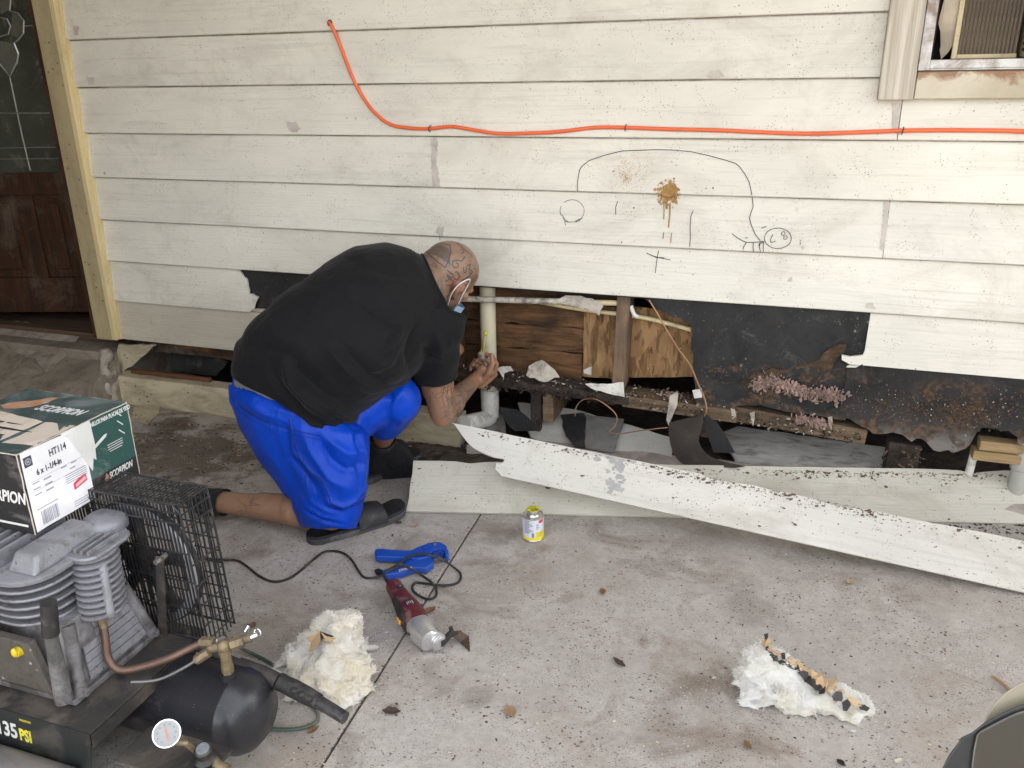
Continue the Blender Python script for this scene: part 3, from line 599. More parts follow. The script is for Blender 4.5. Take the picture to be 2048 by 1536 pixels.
# porch step and broken ramp
g = G(); ys = [-.035, .9]; g.bb(-5.0, -2.87, -.03, 1.4, -.1, .225); struct('door_step', g, M_CONC_STEP, bevel=.006)
g = G(); g.bb(-5.0, -2.96, .10, .40, .2255, .262); obj('threshold', g, wood('worn_threshold', (.17,.11,.075), (.08,.05,.035)), house, bevel=.004)
g = G(); nx, ny = 40, 16; rnd = random.Random(5); vs = []
for i in range(nx+1):
    for j in range(ny+1):
        x = -5.0+(2.16)*i/nx; t = j/ny; y = -.032-.62*t; z = .185*(1-t)**1.15+.005*noise.noise((x*4, y*6, 0))+.012*noise.noise((x*9, 0, 2))*(t < .12)
        if i == nx: x -= .03*t+.02*noise.noise((y*8, 3, 0))
        vs.append(V(x, y, z+.001))
fs = [(i*(ny+1)+j, i*(ny+1)+j+1, (i+1)*(ny+1)+j+1, (i+1)*(ny+1)+j) for i in range(nx) for j in range(ny)]
b = len(vs); vs += [V(q.x, q.y, -.02) for q in vs[nx*(ny+1):]]; fs += [(nx*(ny+1)+j, b+j, b+j+1, nx*(ny+1)+j+1) for j in range(ny)]
g.add(vs, fs); struct('concrete_ramp', g, M_CONC_STEP, smooth=40)
# flaking mortar skin along the step, stucco lump by the sill
def slabby(name, P, z, th, mat, seed, tilt=None, **kw):
    o_ = rough(P, .006, .03, seed); f = [V(a, b, z+(tilt(a, b) if tilt else 0)) for a, b in o_]; g = G(); g.plate([q+V(0, 0, th) for q in f], f); return obj(name, g, mat, house, **kw)
ramp_z = lambda a, b: .185*max(0, (1-(-b-.032)/.62))**1.15
slabby('mortar_flake', [tuple(on_z(u, v, .17)[:2]) for u, v in [(68, 715), (110, 692), (165, 700), (140, 718), (92, 736), (80, 728)]], .004, .006, M_STUCCO, 61, ramp_z)
slabby('mortar_flake', [tuple(on_z(u, v, .19)[:2]) for u, v in [(0, 668), (60, 672), (118, 690), (66, 712), (30, 702), (0, 690)]], .003, .007, M_STUCCO, 62, ramp_z)
g = G(); rnd = random.Random(12)
for i in range(40):
    t = rnd.random(); g.ell((-2.868+rnd.uniform(-.025, .02), -.045-rnd.uniform(0, .10)*(1-t*.6), .25*t+rnd.uniform(-.01, .01)), (.022, .018, .03), Euler((rnd.random(), rnd.random(), 0)).to_matrix(), n=8, k=5)
mesh_obj('stucco_lump', remesh(g, .007, 2), M_STUCCO, house)
# ---- window, upper right
WX0, WX1 = .188, .283
g = G(); g.bb(WX0, WX1, -.032, .012, 1.295, 2.35); obj('window_casing', g, M_TRIM, house, bevel=.003)
g = G(); g.bb(WX1+.003, 1.35, -.022, .012, 1.297, 1.372); obj('window_apron', g, M_STAINED, house, bevel=.003)
window = obj('window', (lambda g: g.bb(WX1+.001, WX1+.030, -.036, .03, 1.374, 2.35).bb(WX1+.03, 1.35, -.034, .03, 1.374, 1.378))(G()), M_WINFRAME, house, bevel=.002)
obj('window_sill', (lambda g: g.bb(WX1+.031, 1.35, -.026, .05, 1.3785, 1.402))(G()), M_WINFRAME, window, bevel=.002)
obj('window_track', (lambda g: g.bb(WX1+.031, WX1+.037, -.010, .02, 1.403, 2.35))(G()), M_DARKIN, window)
# plastic film stuffed at the window's edge, pleated side panel of the air conditioner
P = [(WX1+.052, 1.62), (WX1+.098, 1.62), (WX1+.096, 1.50), (WX1+.088, 1.44), (WX1+.080, 1.42), (WX1+.066, 1.405), (WX1+.06, 1.43), (WX1+.062, 1.46), (WX1+.044, 1.50)]
o2 = paper('window_film', P, .03, M_FLAP, .001, .02, 71, .002, window)
g = G(); g.bb(XL, WX1, .052, .060, .70, 2.5); g.bb(WX1, 1.4, .10, .11, 1.30, 2.5); obj('inner_lining', g, M_DARKIN, house)
# window opening cut through the siding: the boards right of the casing are replaced by the window, so cut them here
for o in [c for c in house.children if c.name.split('.')[0] in ('siding_board', 'wall_sheathing', 'inner_lining')]:
    off = wloc(house); bm = bmesh.new(); bm.from_mesh(o.data)
    zs = [q.co.z+off.z for q in bm.verts]; xs = [q.co.x+off.x for q in bm.verts]; ys = [q.co.y+off.y for q in bm.verts]
    if max(xs) > WX1+.02 and max(zs) > 1.40 and max(ys) < .10:
        geom = bm.verts[:]+bm.edges[:]+bm.faces[:]
        r = bmesh.ops.bisect_plane(bm, geom=geom, plane_co=V(WX1-.02, 0, 0)-off, plane_no=(1, 0, 0))
        geom = bm.verts[:]+bm.edges[:]+bm.faces[:]; bmesh.ops.bisect_plane(bm, geom=geom, plane_co=V(0, 0, 1.33)-off, plane_no=(0, 0, 1))
        kill = [f for f in bm.faces if f.calc_center_median().x+off.x > WX1-.02 and f.calc_center_median().z+off.z > 1.33]
        bmesh.ops.delete(bm, geom=kill, context='FACES'); bm.to_mesh(o.data)
    bm.free()
# air conditioner sitting in the window: beige framed accordion side, louvred case at the right
acu = thing('air_conditioner', (.62, .03, 1.4035), 'dirty window air conditioner with beige pleated side panel above the rusty sill', 'air conditioner')
AY = .012
g = G(); ax0 = WX1+.088; ax1 = ax0+.165
g.bb(ax0, ax0+.014, AY, AY+.012, 1.404, 2.2); g.bb(ax0+.014, ax1, AY, AY+.012, 1.404, 1.416); obj('side_panel_frame', g, M_ACBEIGE, acu, bevel=.002)
n = 15; w = (ax1-ax0-.014)/n; mp = None
for i in range(n):
    x = ax0+.0145+w*i
    if mp is None:
        g = G(); g.add([V(x, AY+.012, 1.4165), V(x+w*.5, AY-.004, 1.4165), V(x+w, AY+.012, 1.4165), V(x, AY+.012, 2.2), V(x+w*.5, AY-.004, 2.2), V(x+w, AY+.012, 2.2), V(x, AY+.016, 1.4165), V(x+w, AY+.016, 1.4165), V(x, AY+.016, 2.2), V(x+w, AY+.016, 2.2)],
            [(0,1,4,3),(1,2,5,4),(6,8,9,7),(0,3,8,6),(2,7,9,5),(0,6,7,2,1),(3,4,5,9,8)]); mp = obj('pleat', g, M_PLEAT, acu)
    else:
        c = mp.copy(); COL.objects.link(c); c.parent = acu; c.location = mp.location+V(w*i, 0, 0)
g = G(); g.bb(ax1+.012, 1.15, -.10, .20, 1.406, 1.80); obj('case', g, M_ACBEIGE, acu, bevel=.006)
ml = None
for i in range(14):
    z = 1.425+.016*i
    if ml is None: g = G(); g.box((ax1+.010, -.045, z), (.006, .09, .007), Matrix.Rotation(.5, 3, 'Y')); ml = obj('louver', g, pm('dark_louver', (.035,.03,.025), .6, .2, 8, 0), acu)
    else: c = ml.copy(); COL.objects.link(c); c.parent = acu; c.location = ml.location+V(0, 0, .016*i)
# ------------------------------------------------------------------ marks drawn and splashed on the siding
def wall_pt(u, v, off=-.0018):
    q = on_y(u, v, .004); y = wy(q.z+.0005); q = on_y(u, v, y); return V(q.x, wy(max(q.z, .2901))+off, q.z)
def ribbon(g, pts, r):
    """thin flat pen line lying on the boards; breaks where the boards step"""
    P = []
    for a, b in zip(pts, pts[1:]):
        n = max(1, int(math.hypot(b[0]-a[0], b[1]-a[1])/4))
        P += [wall_pt(a[0]+(b[0]-a[0])*i/n, a[1]+(b[1]-a[1])*i/n) for i in range(n)]
    P.append(wall_pt(*pts[-1])); seg = [P[0]]
    for p_, q_ in zip(P, P[1:]):
        if abs(q_.y-p_.y) > .004:
            if len(seg) > 1: flatline(g, seg, r)
            seg = [q_]
        else: seg.append(q_)
    if len(seg) > 1: flatline(g, seg, r)
def flatline(g, P, r):
    L, Q = [], []
    for i, p_ in enumerate(P):
        d = P[min(i+1, len(P)-1)]-P[max(i-1, 0)]; nn = V(-d.z, 0, d.x); nn = nn.normalized() if nn.length > 0 else V(1, 0, 0); L.append(p_+nn*r); Q.append(p_-nn*r)
    n = len(P); vs = L+Q+[q+V(0, -.0003, 0) for q in L+Q]
    g.add(vs, [(i, i+1, n+i+1, n+i) for i in range(n-1)]+[(2*n+i, 3*n+i, 3*n+i+1, 2*n+i+1) for i in range(n-1)])
z5 = lambda x, y: (1080+x*560/2048, 280+y*300/1097)
def zz(pts): return [z5(*q) for q in pts]
g = G()
for pts in ([(287,395),(275,375),(274,320),(281,270),(290,220),(310,190),(360,150),(470,112),(600,80),(720,75),(860,70),(960,73),(1100,84),(1240,115),(1350,145),(1430,170),(1460,195),(1500,250),(1530,305),(1540,350),(1552,420),(1560,485),(1545,525),(1532,570),(1545,620),(1575,690),(1612,735)],
            [(290,215),(287,232)], [(1405,684),(1430,705),(1470,730),(1510,748),(1570,748),(1640,740)], [(1510,748),(1490,780),(1485,800)], [(1563,748),(1558,780),(1562,815)], [(1612,745),(1605,780),(1612,818)], [(1636,745),(1632,785),(1634,818)], [(1600,775),(1605,755),(1640,750),(1615,742)],
            [(1122,515),(1103,560),(1098,640),(1100,720),(1094,795)], [(868,808),(858,860),(850,920),(844,972)], [(780,825),(820,845),(880,862),(955,876)], [(795,832),(850,858),(910,860)], [(570,447),(555,490),(555,545)], [(680,495),(692,497)], [(1620,645),(1655,632)], [(530,234),(548,222)], [(1905,745),(1903,765)], [(1500,716),(1520,714)]):
    ribbon(g, zz(pts), .0011)
ribbon(g, [z5(1740+100*math.cos(a)*.98, 718+75*math.sin(a)) for a in [math.pi+.3+i*.2 for i in range(32)]], .0010)     # the face
ribbon(g, zz([(1703,690),(1685,730),(1690,750),(1725,738)]), .0010)
for cx, cy in ((1780, 683), (1797, 712)): ribbon(g, zz([(cx-15, cy+12), (cx-12, cy-8), (cx+5, cy-15), (cx+14, cy-2), (cx+2, cy+14), (cx-15, cy+12)]), .0009)
for a0, a1 in ((-.2, 1.5), (-2.3, -.3), (1.9, 2.5), (2.7, 3.6)):                                                        # the loose circle
    ribbon(g, [z5(236+88*math.cos(a), 518+82*math.sin(a)) for a in [a0+(a1-a0)*i/8 for i in range(9)]], .0008)
ribbon(g, zz([(160,545),(178,570),(183,600),(188,625)]), .0009); ribbon(g, zz([(183,595),(215,600),(240,597)]), .0009); ribbon(g, zz([(258,592),(282,580),(310,572)]), .0009); ribbon(g, zz([(262,600),(300,582)]), .0008)
obj('pen_drawing', g, M_PEN, house, label='child-like pen drawing of a curved line ending in a small round face')
g = G()
def dot(u, v, r, n=9, th=.0006, sq=1.0):
    c = wall_pt(u, v); g.plate([c+V(r*math.cos(2*math.pi*k/n), -th, r*sq*math.sin(2*math.pi*k/n)) for k in range(n)], [c+V(r*math.cos(2*math.pi*k/n), 0, r*sq*math.sin(2*math.pi*k/n)) for k in range(n)])
for x, y, r in ((1266,350,.0028), (1215,353,.002), (687,496,.0024), (827,502,.0018), (598,747,.0024), (905,433,.001)): dot(*z5(x, y), r)
obj('nail_hole', g, M_PEN, house)
g = G(); rnd = random.Random(77)                                            # brown foam splat with runs
for i in range(230):
    a = rnd.uniform(0, 6.3); rr = abs(rnd.gauss(0, .5)); x = 940+70*rr*math.cos(a); y = 385+85*rr*math.sin(a)
    dot(*z5(x, y), rnd.uniform(.003, .010)*(1.15-.55*min(1, rr)), 8, rnd.uniform(.0006, .0016))
for i in range(70):
    a = rnd.uniform(0, 6.3); rr = rnd.uniform(.8, 1.25); dot(*z5(940+75*rr*math.cos(a), 390+88*rr*math.sin(a)), rnd.uniform(.0008, .003), 7)
for pts, w in (([(905,460),(908,520),(906,580)], .0018), ([(952,460),(950,540),(940,640)], .0024), ([(905,675),(900,722)], .0015), ([(962,680),(957,750)], .0015), ([(925,470),(928,505)],.003)): ribbon(g, zz(pts), w)
obj('foam_splat', g, M_FOAM, house, label='brown foam splat with two runs on the siding under the pen line')
g = G()
for i in range(420):
    x = rnd.gauss(650, 62); y = rnd.gauss(230, 75)
    if rnd.random() < .25: x = rnd.gauss(760, 60); y = rnd.gauss(200, 80)
    if rnd.random() < .3: x = rnd.gauss(625, 22); y = rnd.gauss(270, 30)
    dot(*z5(x, y), rnd.uniform(.0005, .0016), 5, .0003)
obj('foam_spatter', g, M_FOAMDOT, house, kind='stuff')
# rust streak, scrapes, dull repaint patches at the board joints
g = G(); M_PATCH = pm('scraped_grey_patch', (.50,.45,.40), .8, .2, 30, .3, 90)
def patch(P, seed, amp=.002):
    g = G(); o_ = rough(P, amp*250, 4, seed); f = [wall_pt(a, b, -.0019) for a, b in o_]; g.plate(f, [q+V(0, .0024, 0) for q in f]); obj('worn_patch', g, M_PATCH, house)
patch([(862,276),(876,276),(874,330),(880,372),(866,374),(862,330)], 1, .009); patch([(874,452),(888,454),(886,470),(892,474),(868,472),(872,462)], 2, .008); patch([(1784,206),(1802,206),(1796,256),(1784,262)], 3, .006); patch([(572,245),(590,243),(604,256),(590,266),(576,262)], 4, .010)
patch([(1768,402),(1780,403),(1774,460),(1768,500),(1760,502),(1766,450)], 5, .006); patch([(1733,606),(1745,604),(1752,618),(1730,616)], 6, .005); patch([(1418,143),(1440,140),(1450,152),(1432,158),(1416,156)], 7, .008); patch([(147,50),(158,52),(158,70),(150,72)], 8, .006); patch([(174,152),(188,156),(190,170),(178,170)], 9, .006)
# ------------------------------------------------------------------ carport roof over the slab (above the frame, gives the place its shade)
roof = thing('carport_roof', (-2.5, -3.2, 2.55), 'flat carport roof sheltering the slab beside the house wall, with added unseen shade parts on the left', 'roof')
g = G(); g.bb(-6.6, 2.1, -1.75, .045, 2.55, 2.66); obj('ceiling_and_added_shade', g, M_ROOF, roof); g = G(); g.bb(-6.6, -1.9, -3.3, -1.751, 2.55, 2.66); obj('ceiling_and_added_shade', g, M_ROOF, roof)  # second, deeper left part is added to darken the left wall
for x, y in ((2.0, -1.65), (-6.3, -3.2)):
    g = G(); g.bb(x-.06, x+.06, y-.06, y+.06, .0, 2.549); obj('post', g, M_TRIM, roof)
g = G(); g.bb(-6.62, -6.5, -3.5, .0, .0, 2.5); obj('side_wall', g, M_CREAMBEAM, roof)
g = G(); g.bb(-6.49, -2.1, -3.28, -3.18, .0, 2.54); obj('added_shade_wall', g, M_CREAMBEAM, roof)  # unseen wall added to keep light off the left side
# ------------------------------------------------------------------ pipes and wires of the opened wall
dp = thing('drain_pipe', (-1.10, .095, .1), 'aged cream vertical drain pipe with a grimy elbow at its foot', 'pipe')
PX = -1.097
g = G(); g.cyl((PX, .095, .205), (PX, .095, .66), .0305, n=28); obj('pipe', g, M_PVC, dp, smooth=40)
g = G(); g.lathe((PX, .095, .115), (0, 0, 1), [(0, .034), (.004, .0365), (.085, .0365), (.089, .034)], 28); g.cyl((PX, .095, .10), (PX, .095, .116), .034, n=28); obj('coupling', g, M_PVCW, dp, smooth=40)
EF = on_y(928, 848, -.075); ep = spline([(PX, .095, .115), (PX, .092, .100), (PX-.004, .078, .082), EF.lerp(V(PX-.004, .078, .082), .66), EF.lerp(V(PX-.004, .078, .082), .33), EF], 6)
g = G(); g.tube(ep, .034, 24); g.tube(ep[6:10], .0385, 24); obj('elbow', g, M_PVCW, dp, smooth=40)
wp = thing('water_pipe', (-1.0, .04, .58), 'flaking white horizontal water pipe along the top of the opening', 'pipe')
a, b = on_y(905, 597, .04), on_y(1118, 603, .05)
g = G(); g.tube([a+(b-a)*i/12 for i in range(-6, 13)], .0115, 14); obj('pipe', g, pm('flaking_pipe_paint', (.68,.63,.52), .5, .12, 6, .2, 40, dirt=(.04,.03,.025), dirt_amt=.62, dscale=22), wp, smooth=40)
g = G(); g.tube([b+V(-.002, 0, 0), on_y(1235, 606, .06)], .0105, 12); obj('pipe', g, M_CPVC, wp, smooth=40)
cp = thing('supply_pipe', (-.55, .09, .5), 'thin cream pipe sloping down across the OSB behind the stud', 'pipe')
g = G(); g.tube(spline([on_y(1080, 604, .10), on_y(1160, 618, .10), on_y(1280, 634, .10), on_y(1340, 648, .09), on_y(1390, 662, .085)], 6), .0085, 12); obj('pipe', g, M_CPVC, cp, smooth=40)
g = G(); g.cyl(on_y(1386, 655, .08), on_y(1390, 672, .07), .010, .012, 12); obj('fitting', g, M_COPPER, cp, smooth=40)
g = G(); g.tube(spline([on_y(1262, 612, .05), on_y(1268, 628, .045), on_y(1276, 634, .05)], 6), .008, 10); obj('loose_hose', g, M_PVCW, cp, smooth=40)
s1 = thing('vent_pipe', (.77, .04, 0), 'grey plastic pipe with a collar at the right edge under the siding', 'pipe')
g = G(); g.cyl((.775, .045, -.02), (.775, .045, .31), .026, n=24); obj('pipe', g, pm('grey_pvc', (.42,.41,.37), .5, .12, 6, .1, 40, dirt=(.18,.15,.11), dirt_amt=.4), s1, smooth=40)
g = G(); g.lathe((.775, .045, .145), (0, 0, 1), [(0, .027), (.004, .032), (.06, .032), (.066, .027)], 24); obj('collar', g, pm('grey_pvc_collar', (.40,.39,.36), .5, .12, 6, .1, 40, dirt=(.18,.15,.11), dirt_amt=.4), s1, smooth=40)
s2 = thing('conduit', (.63, .06, 0), 'slim pale conduit stub under the yellow pine block', 'pipe')
g = G(); g.cyl((.628, .07, -.03), (.636, .055, .172), .013, n=16); obj('pipe', g, M_PVCW, s2, smooth=40); g = G(); g.cyl((.628, .07, .0), (.630, .066, .03), .017, n=16); obj('coupling', g, M_PVCW, s2, smooth=40)
w = thing('loose_wire', (-.3, -.02, .1), 'thin copper coloured wire hanging from the siding down to the curled felt', 'wire')
g = G(); g.tube(spline([on_y(1298, 600, -.003), on_y(1315, 628, -.004), on_y(1335, 663, -.010), on_y(1358, 700, -.012), on_y(1380, 730, -.014), on_y(1395, 765, -.02), on_y(1410, 800, -.03), on_y(1413, 822, -.035), on_y(1408, 832, -.03)], 6), .0030, 7); obj('wire', g, M_COPPER, w, smooth=60)
g = G()
for u, v in ((1360, 697), (1383, 735)): g.ell(on_y(u, v, -.013), .0045, n=8, k=5)
obj('knot', g, M_COPPER, w, kind='stuff')
w = thing('loose_wire', (-.75, -.05, .05), 'curly bent wire lying among the boards under the opening', 'wire')
g = G(); g.tube(spline([on_y(1150, 832, .0), on_y(1152, 815, .0), on_y(1165, 800, .0), on_y(1190, 798, -.01), on_y(1212, 810, -.02), on_y(1230, 826, -.03), on_y(1234, 840, -.04), on_y(1228, 855, -.06), on_y(1219, 863, -.07), on_y(1240, 867, -.07), on_y(1290, 860, -.07), on_y(1335, 855, -.07)], 6), .0022, 6); obj('wire', g, M_COPPER, w, smooth=60)
# ------------------------------------------------------------------ the orange cord stapled to the siding
cordpx = [(660,45),(668,58),(684,96),(703,146),(726,192),(752,226),(783,249),(822,256),(860,257),(905,253),(950,260),(1000,267),(1060,266),(1120,263),(1190,255),(1255,255),(1340,258),(1430,260),(1520,264),(1620,267),(1720,264),(1804,261),(1900,260),(2000,261),(2060,263)]
ec = thing('extension_cord', wall_pt(1255, 255), 'orange extension cord running from a hole down and along the siding', 'cord')
pp = spline([wall_pt(u, v, -.0068) for u, v in cordpx], 6); pp = [on_y(660, 44, .02)]+pp
pp += [pp[-1]+V(.1*i, 0, -.002*i) for i in range(1, 12)]
g = G(); g.tube(pp, .0062, 10); obj('cable', g, M_ORANGE, ec, smooth=60)
for u, v in ((862, 257), (1253, 255), (1805, 261)):
    c = wall_pt(u, v); g = G(); g.tube([c+V(.001, .004, .010), c+V(.001, -.013, .009), c+V(-.001, -.0155, 0), c+V(-.002, -.013, -.009), c+V(-.002, .004, -.011)], .0014, 6); obj('staple', g, M_BLACKMETAL, ec)
g = G(); c = wall_pt(660, 46); g.plate([c+V(.0105*math.cos(k*.5236), -.0004, .0115*math.sin(k*.5236)) for k in range(12)], [c+V(.0105*math.cos(k*.5236), .0004, .0115*math.sin(k*.5236)) for k in range(12)]); obj('drilled_hole', g, M_PEN, house)
# ------------------------------------------------------------------ planks on the ground
def plank(name, A, B, C, mat, label, thick=.010, left=None, right=None, sag=0, lip=True, group=None, curl=0):
    """board with lower edge A->B, upper edge direction towards C (all 3-D); left = broken end profile as (along, up) pairs in metres"""
    ax = (B-A); L = ax.length; ax = ax/L; up = C-A; Wd = (up-ax*up.dot(ax)).length; up = (up-ax*up.dot(ax)).normalized(); nn = ax.cross(up).normalized()
    if nn.y > 0: nn = -nn                                          # faces the slab
    n = int(L/.05); prof = left or [(0, 0), (0, Wd)]; rp = right or [(L, Wd), (L, 0)]
    bot = [(prof[0][0]+(rp[-1][0]-prof[0][0])*i/n, 0) for i in range(n+1)]; top = [(rp[0][0]+(prof[-1][0]-rp[0][0])*i/n, Wd) for i in range(n+1)]
    rnd = random.Random(len(label)); dents = [(rnd.uniform(.2, L), rnd.uniform(.003, .010), rnd.uniform(.02, .06)) for _ in range(7)]
    top = [(a, b-sum(d*math.exp(-((a-c)/w_)**2) for c, d, w_ in dents)+rnd.uniform(-.001, .001)) for a, b in top]
    out = bot+rp[-2:0:-1] + top+prof[-2:0:-1] if False else bot+list(reversed(rp[1:-1]))+top+list(reversed(prof[1:-1]))
    def P(a, b, t): return A+ax*a+up*b+nn*t+V(0, 0, -sag*math.sin(math.pi*min(1, max(0, a/L))))+nn*curl*(b/Wd)**2
    bm = bmesh.new(); vs = [bm.verts.new((a, b, 0)) for a, b in out]; f = bm.faces.new(vs); bmesh.ops.triangulate(bm, faces=[f]); vv = [(q.co.x, q.co.y) for q in bm.verts]; bm.verts.index_update(); ff = [[q.index for q in f.verts] for f in bm.faces]; bm.free()
    m = len(vv); g = G(); g.add([P(a, b, 0) for a, b in vv]+[P(a, b, -thick) for a, b in vv], ff+[[m+i for i in f][::-1] for f in ff]+[(i, (i+1) % m, m+(i+1) % m, m+i) for i in range(m)])
    root = thing(name, (A+B)/2, label, 'plank', group)
    # object space of the face follows the board so the grain runs along it
    M = Matrix((ax, up, nn)).transposed(); off = wloc(root)
    me = g.mesh('board', off); me.transform(M.inverted().to_4x4() @ Matrix.Rotation(0, 4, 'X')); me.transform(Matrix.Rotation(R(90), 4, 'X'))
    me.materials.append(mat); o = link_mesh('board', me, root, Vector()); o.rotation_euler = (M @ Matrix.Rotation(R(-90), 3, 'X')).to_euler()
    return root, P, Wd, L
GP = 'loose siding planks under the opening'
A = on_z(812, 1022, .012); B = on_z(1390, 1045, .012); B = A+(B-A)*1.0; A2 = on_z(2048, 1047, .008); B = A+(A2-A)*1.25
Wb = .208; Cb = on_z(830, 921, .115)
bbd, Pb, _, _ = plank('siding_plank', A, B, Cb, M_PLANK2, 'long cream siding plank lying flattest, its square end beside the black slide sandal', left=[(0, 0), (.004, .05), (.001, .10), (.003, .15), (.0, (Cb-A).length*.985)], group=GP)
A = on_z(1003, 952, .125); B = on_z(2048, 1185, .012); B = A+(B-A)*1.35; C = on_z(1003+10, 868, .235)
ax_ = (B-A).normalized(); up_ = (C-A-ax_*(C-A).dot(ax_)); Wd_ = up_.length; up_.normalize(); n_ = ax_.cross(up_)
def on_plank(u, v):
    d = ray(u, v); q = CAM_LOC+d*((A-CAM_LOC).dot(n_)/d.dot(n_))-A; return (q.dot(ax_), min(Wd_, max(0, q.dot(up_))))
ENDP = [(0, 0)]+[on_plank(u, v) for u, v in ((991,938),(992,926),(1006,926),(1009,918),(986,914),(966,906),(948,897),(936,886),(925,872),(915,858),(908,848))]; tpx = on_plank(903, 841); ENDP = ENDP+[(tpx[0], Wd_)]
fb, Pf, Wf, Lf = plank('siding_plank', A, B, C, M_PLANK, 'white siding plank lying on top, its left end snapped to a slanting point', group=GP,
    left=ENDP, sag=.0)
# grey worn patch and dirt crumbs on the front plank
g = G(); rnd = random.Random(5); cl = [rnd.uniform(-.1, 1.2) for _ in range(16)]
def crumb(P_, a, b):
    r = rnd.uniform(.0006, .0024)*(2.6 if rnd.random() < .10 else 1); g.ell(P_(a, b, .0006), (r*rnd.uniform(1, 2.2), r, r*.5), Euler((0, 0, rnd.uniform(0, 3))).to_matrix(), n=6, k=3)
for i in range(620): crumb(Pf, max(-.12, min(Lf*.75, rnd.choice(cl)+rnd.gauss(0, .05))) if rnd.random() < .75 else rnd.uniform(-.1, Lf*.75), Wf-abs(rnd.gauss(0, .013))-.004)
for i in range(700): crumb(Pb, min(2.0, (.75+rnd.choice(cl)+rnd.gauss(0, .06))) if rnd.random() < .7 else rnd.uniform(.75, 2.0), .19-abs(rnd.gauss(0, .016)))
for i in range(160): crumb(Pf, rnd.uniform(0, Lf*.75), rnd.uniform(.01, Wf-.01)); crumb(Pb, rnd.uniform(0, 2.0), rnd.uniform(.01, .19))
obj('dirt_crumbs', g, pm('brown_crumb', (.15,.10,.065), .95, .5, 200, 0), None, kind='stuff', label='brown dirt crumbs along the upper edges of the loose planks', cat='dirt')
g = G(); rnd = random.Random(15)
def flake(a, b, r, off=.0005):
    k = rnd.randint(5, 8); o_ = [(a+r*rnd.uniform(.5, 1.3)*math.cos(2*math.pi*i/k+rnd.uniform(-.3, .3))*1.3, b+r*rnd.uniform(.5, 1.2)*math.sin(2*math.pi*i/k)) for i in range(k)]
    g.plate([Pf(x, min(Wf-.004, max(.004, y)), off) for x, y in o_], [Pf(x, min(Wf-.004, max(.004, y)), -.0004) for x, y in o_])
for i in range(120):
    if rnd.random() < .5: flake(.36+rnd.gauss(0, .045), .165+rnd.gauss(0, .016), rnd.uniform(.002, .011), .0004+.00002*i)
    else: flake(.375+rnd.gauss(0, .016), rnd.uniform(.02, .16), rnd.uniform(.003, .012), .0004+.00002*i)
obj('worn_flakes', g, pm('worn_grey_spot', (.40,.385,.375), .8, .15, 40, .3, 120), fb, kind='stuff')
# boards lying deeper under the opening
def flatboard(label, P, z, th, mat, tilt=.0, seed=0, name='siding_plank', group=GP, cat='plank', amp=.002):
    y0 = sum(q[1] for q in P)/len(P); o_ = rough([Vector(q) for q in P], amp, .03, seed); f = [V(a, b, z+tilt*(b-y0)) for a, b in o_]; g = G(); g.plate([q+V(0, 0, th) for q in f], f)
    return obj(name, g, mat, None, label=label, cat=cat, group=group, bevel=.001)
def zp(pts, z): return [tuple(on_z(u, v, z)[:2]) for u, v in pts]
flatboard('whitish skirt plank lying deepest under the sagging plate', zp([(1036, 822), (1075, 826), (1150, 836), (1345, 878), (1345, 900), (1250, 893), (1095, 872), (1060, 862)], .07), .06, .010, M_PLANK, .35, 3)
flatboard('grey dusty skirt plank in the dark gap right of the curled felt', zp([(1440, 872), (1475, 866), (1768, 905), (1776, 925), (1748, 936), (1470, 905)], .06), .05, .012, pm('dusty_plank', (.50,.47,.43), .85, .2, 7, .3, 60, dirt=(.12,.1,.08), dirt_amt=.5, stretch=(1,3,3)), .3, 4)
flatboard('charred black fragment on the whitish skirt plank', zp([(1120, 842), (1170, 842), (1168, 860), (1172, 884), (1150, 880), (1132, 866)], .085), .082, .006, M_FELTDARK, .3, 5, 'board_fragment', None, 'fragment', .004)
flatboard('grey board fragment lying across the whitish skirt plank', zp([(1172, 843), (1248, 852), (1240, 868), (1228, 890), (1170, 882)], .084), .080, .006, pm('grey_fragment', (.20,.19,.175), .85, .3, 12, .4, 60), .3, 6, 'board_fragment', None, 'fragment', .003)
g = G(); n = 40; rs = []
for i in range(n+1):
    x = -1.12+2.2*i/n; y = .01+.08*(x+1.12)/2.2; j = .006*noise.noise((x*5, 0, 0)); k = .006*noise.noise((x*8, 3, 0))
    rs.append([V(x, y-.13+j, -.03), V(x, y-.12+j, .035+k), V(x, y-.09, .045+k), V(x, y+.0, .042+k), V(x, y+.02, -.03)])
g.rings(rs); obj('footing_ledge', g, pm('pinkish_ledge_concrete', (.47,.41,.36), .9, .18, 9, .5, 60, dirt=(.22,.18,.15), dirt_amt=.45, dscale=7), None, kind='structure', smooth=40)
# curled pieces of felt
def curl(name, pts_l, pts_r, mat, label, th=.002, seed=0):
    """sheet between two 3-D edge curves"""
    a = spline(pts_l, 8); b = spline(pts_r, 8); n = min(len(a), len(b)); k = 8; vs = []
    for i in range(n):
        for j in range(k+1):
            q = a[i].lerp(b[i], j/k); q = q+V(0, .004*noise.noise(q*14), .003*noise.noise(q*11+V(3, 0, 0))); vs.append(q)
    fs = [(i*(k+1)+j, (i+1)*(k+1)+j, (i+1)*(k+1)+j+1, i*(k+1)+j+1) for i in range(n-1) for j in range(k)]
    m = len(vs); bd = [i*(k+1) for i in range(n)]+[(n-1)*(k+1)+j for j in range(1, k+1)]+[i*(k+1)+k for i in range(n-2, -1, -1)]+[j for j in range(k-1, 0, -1)]
    g = G(); g.add(vs+[q+V(0, th, .0005) for q in vs], fs+[[m+i for i in f][::-1] for f in fs]+[(bd[i], bd[(i+1) % len(bd)], m+bd[(i+1) % len(bd)], m+bd[i]) for i in range(len(bd))])
    return obj(name, g, mat, None, smooth=60, label=label, cat='felt')
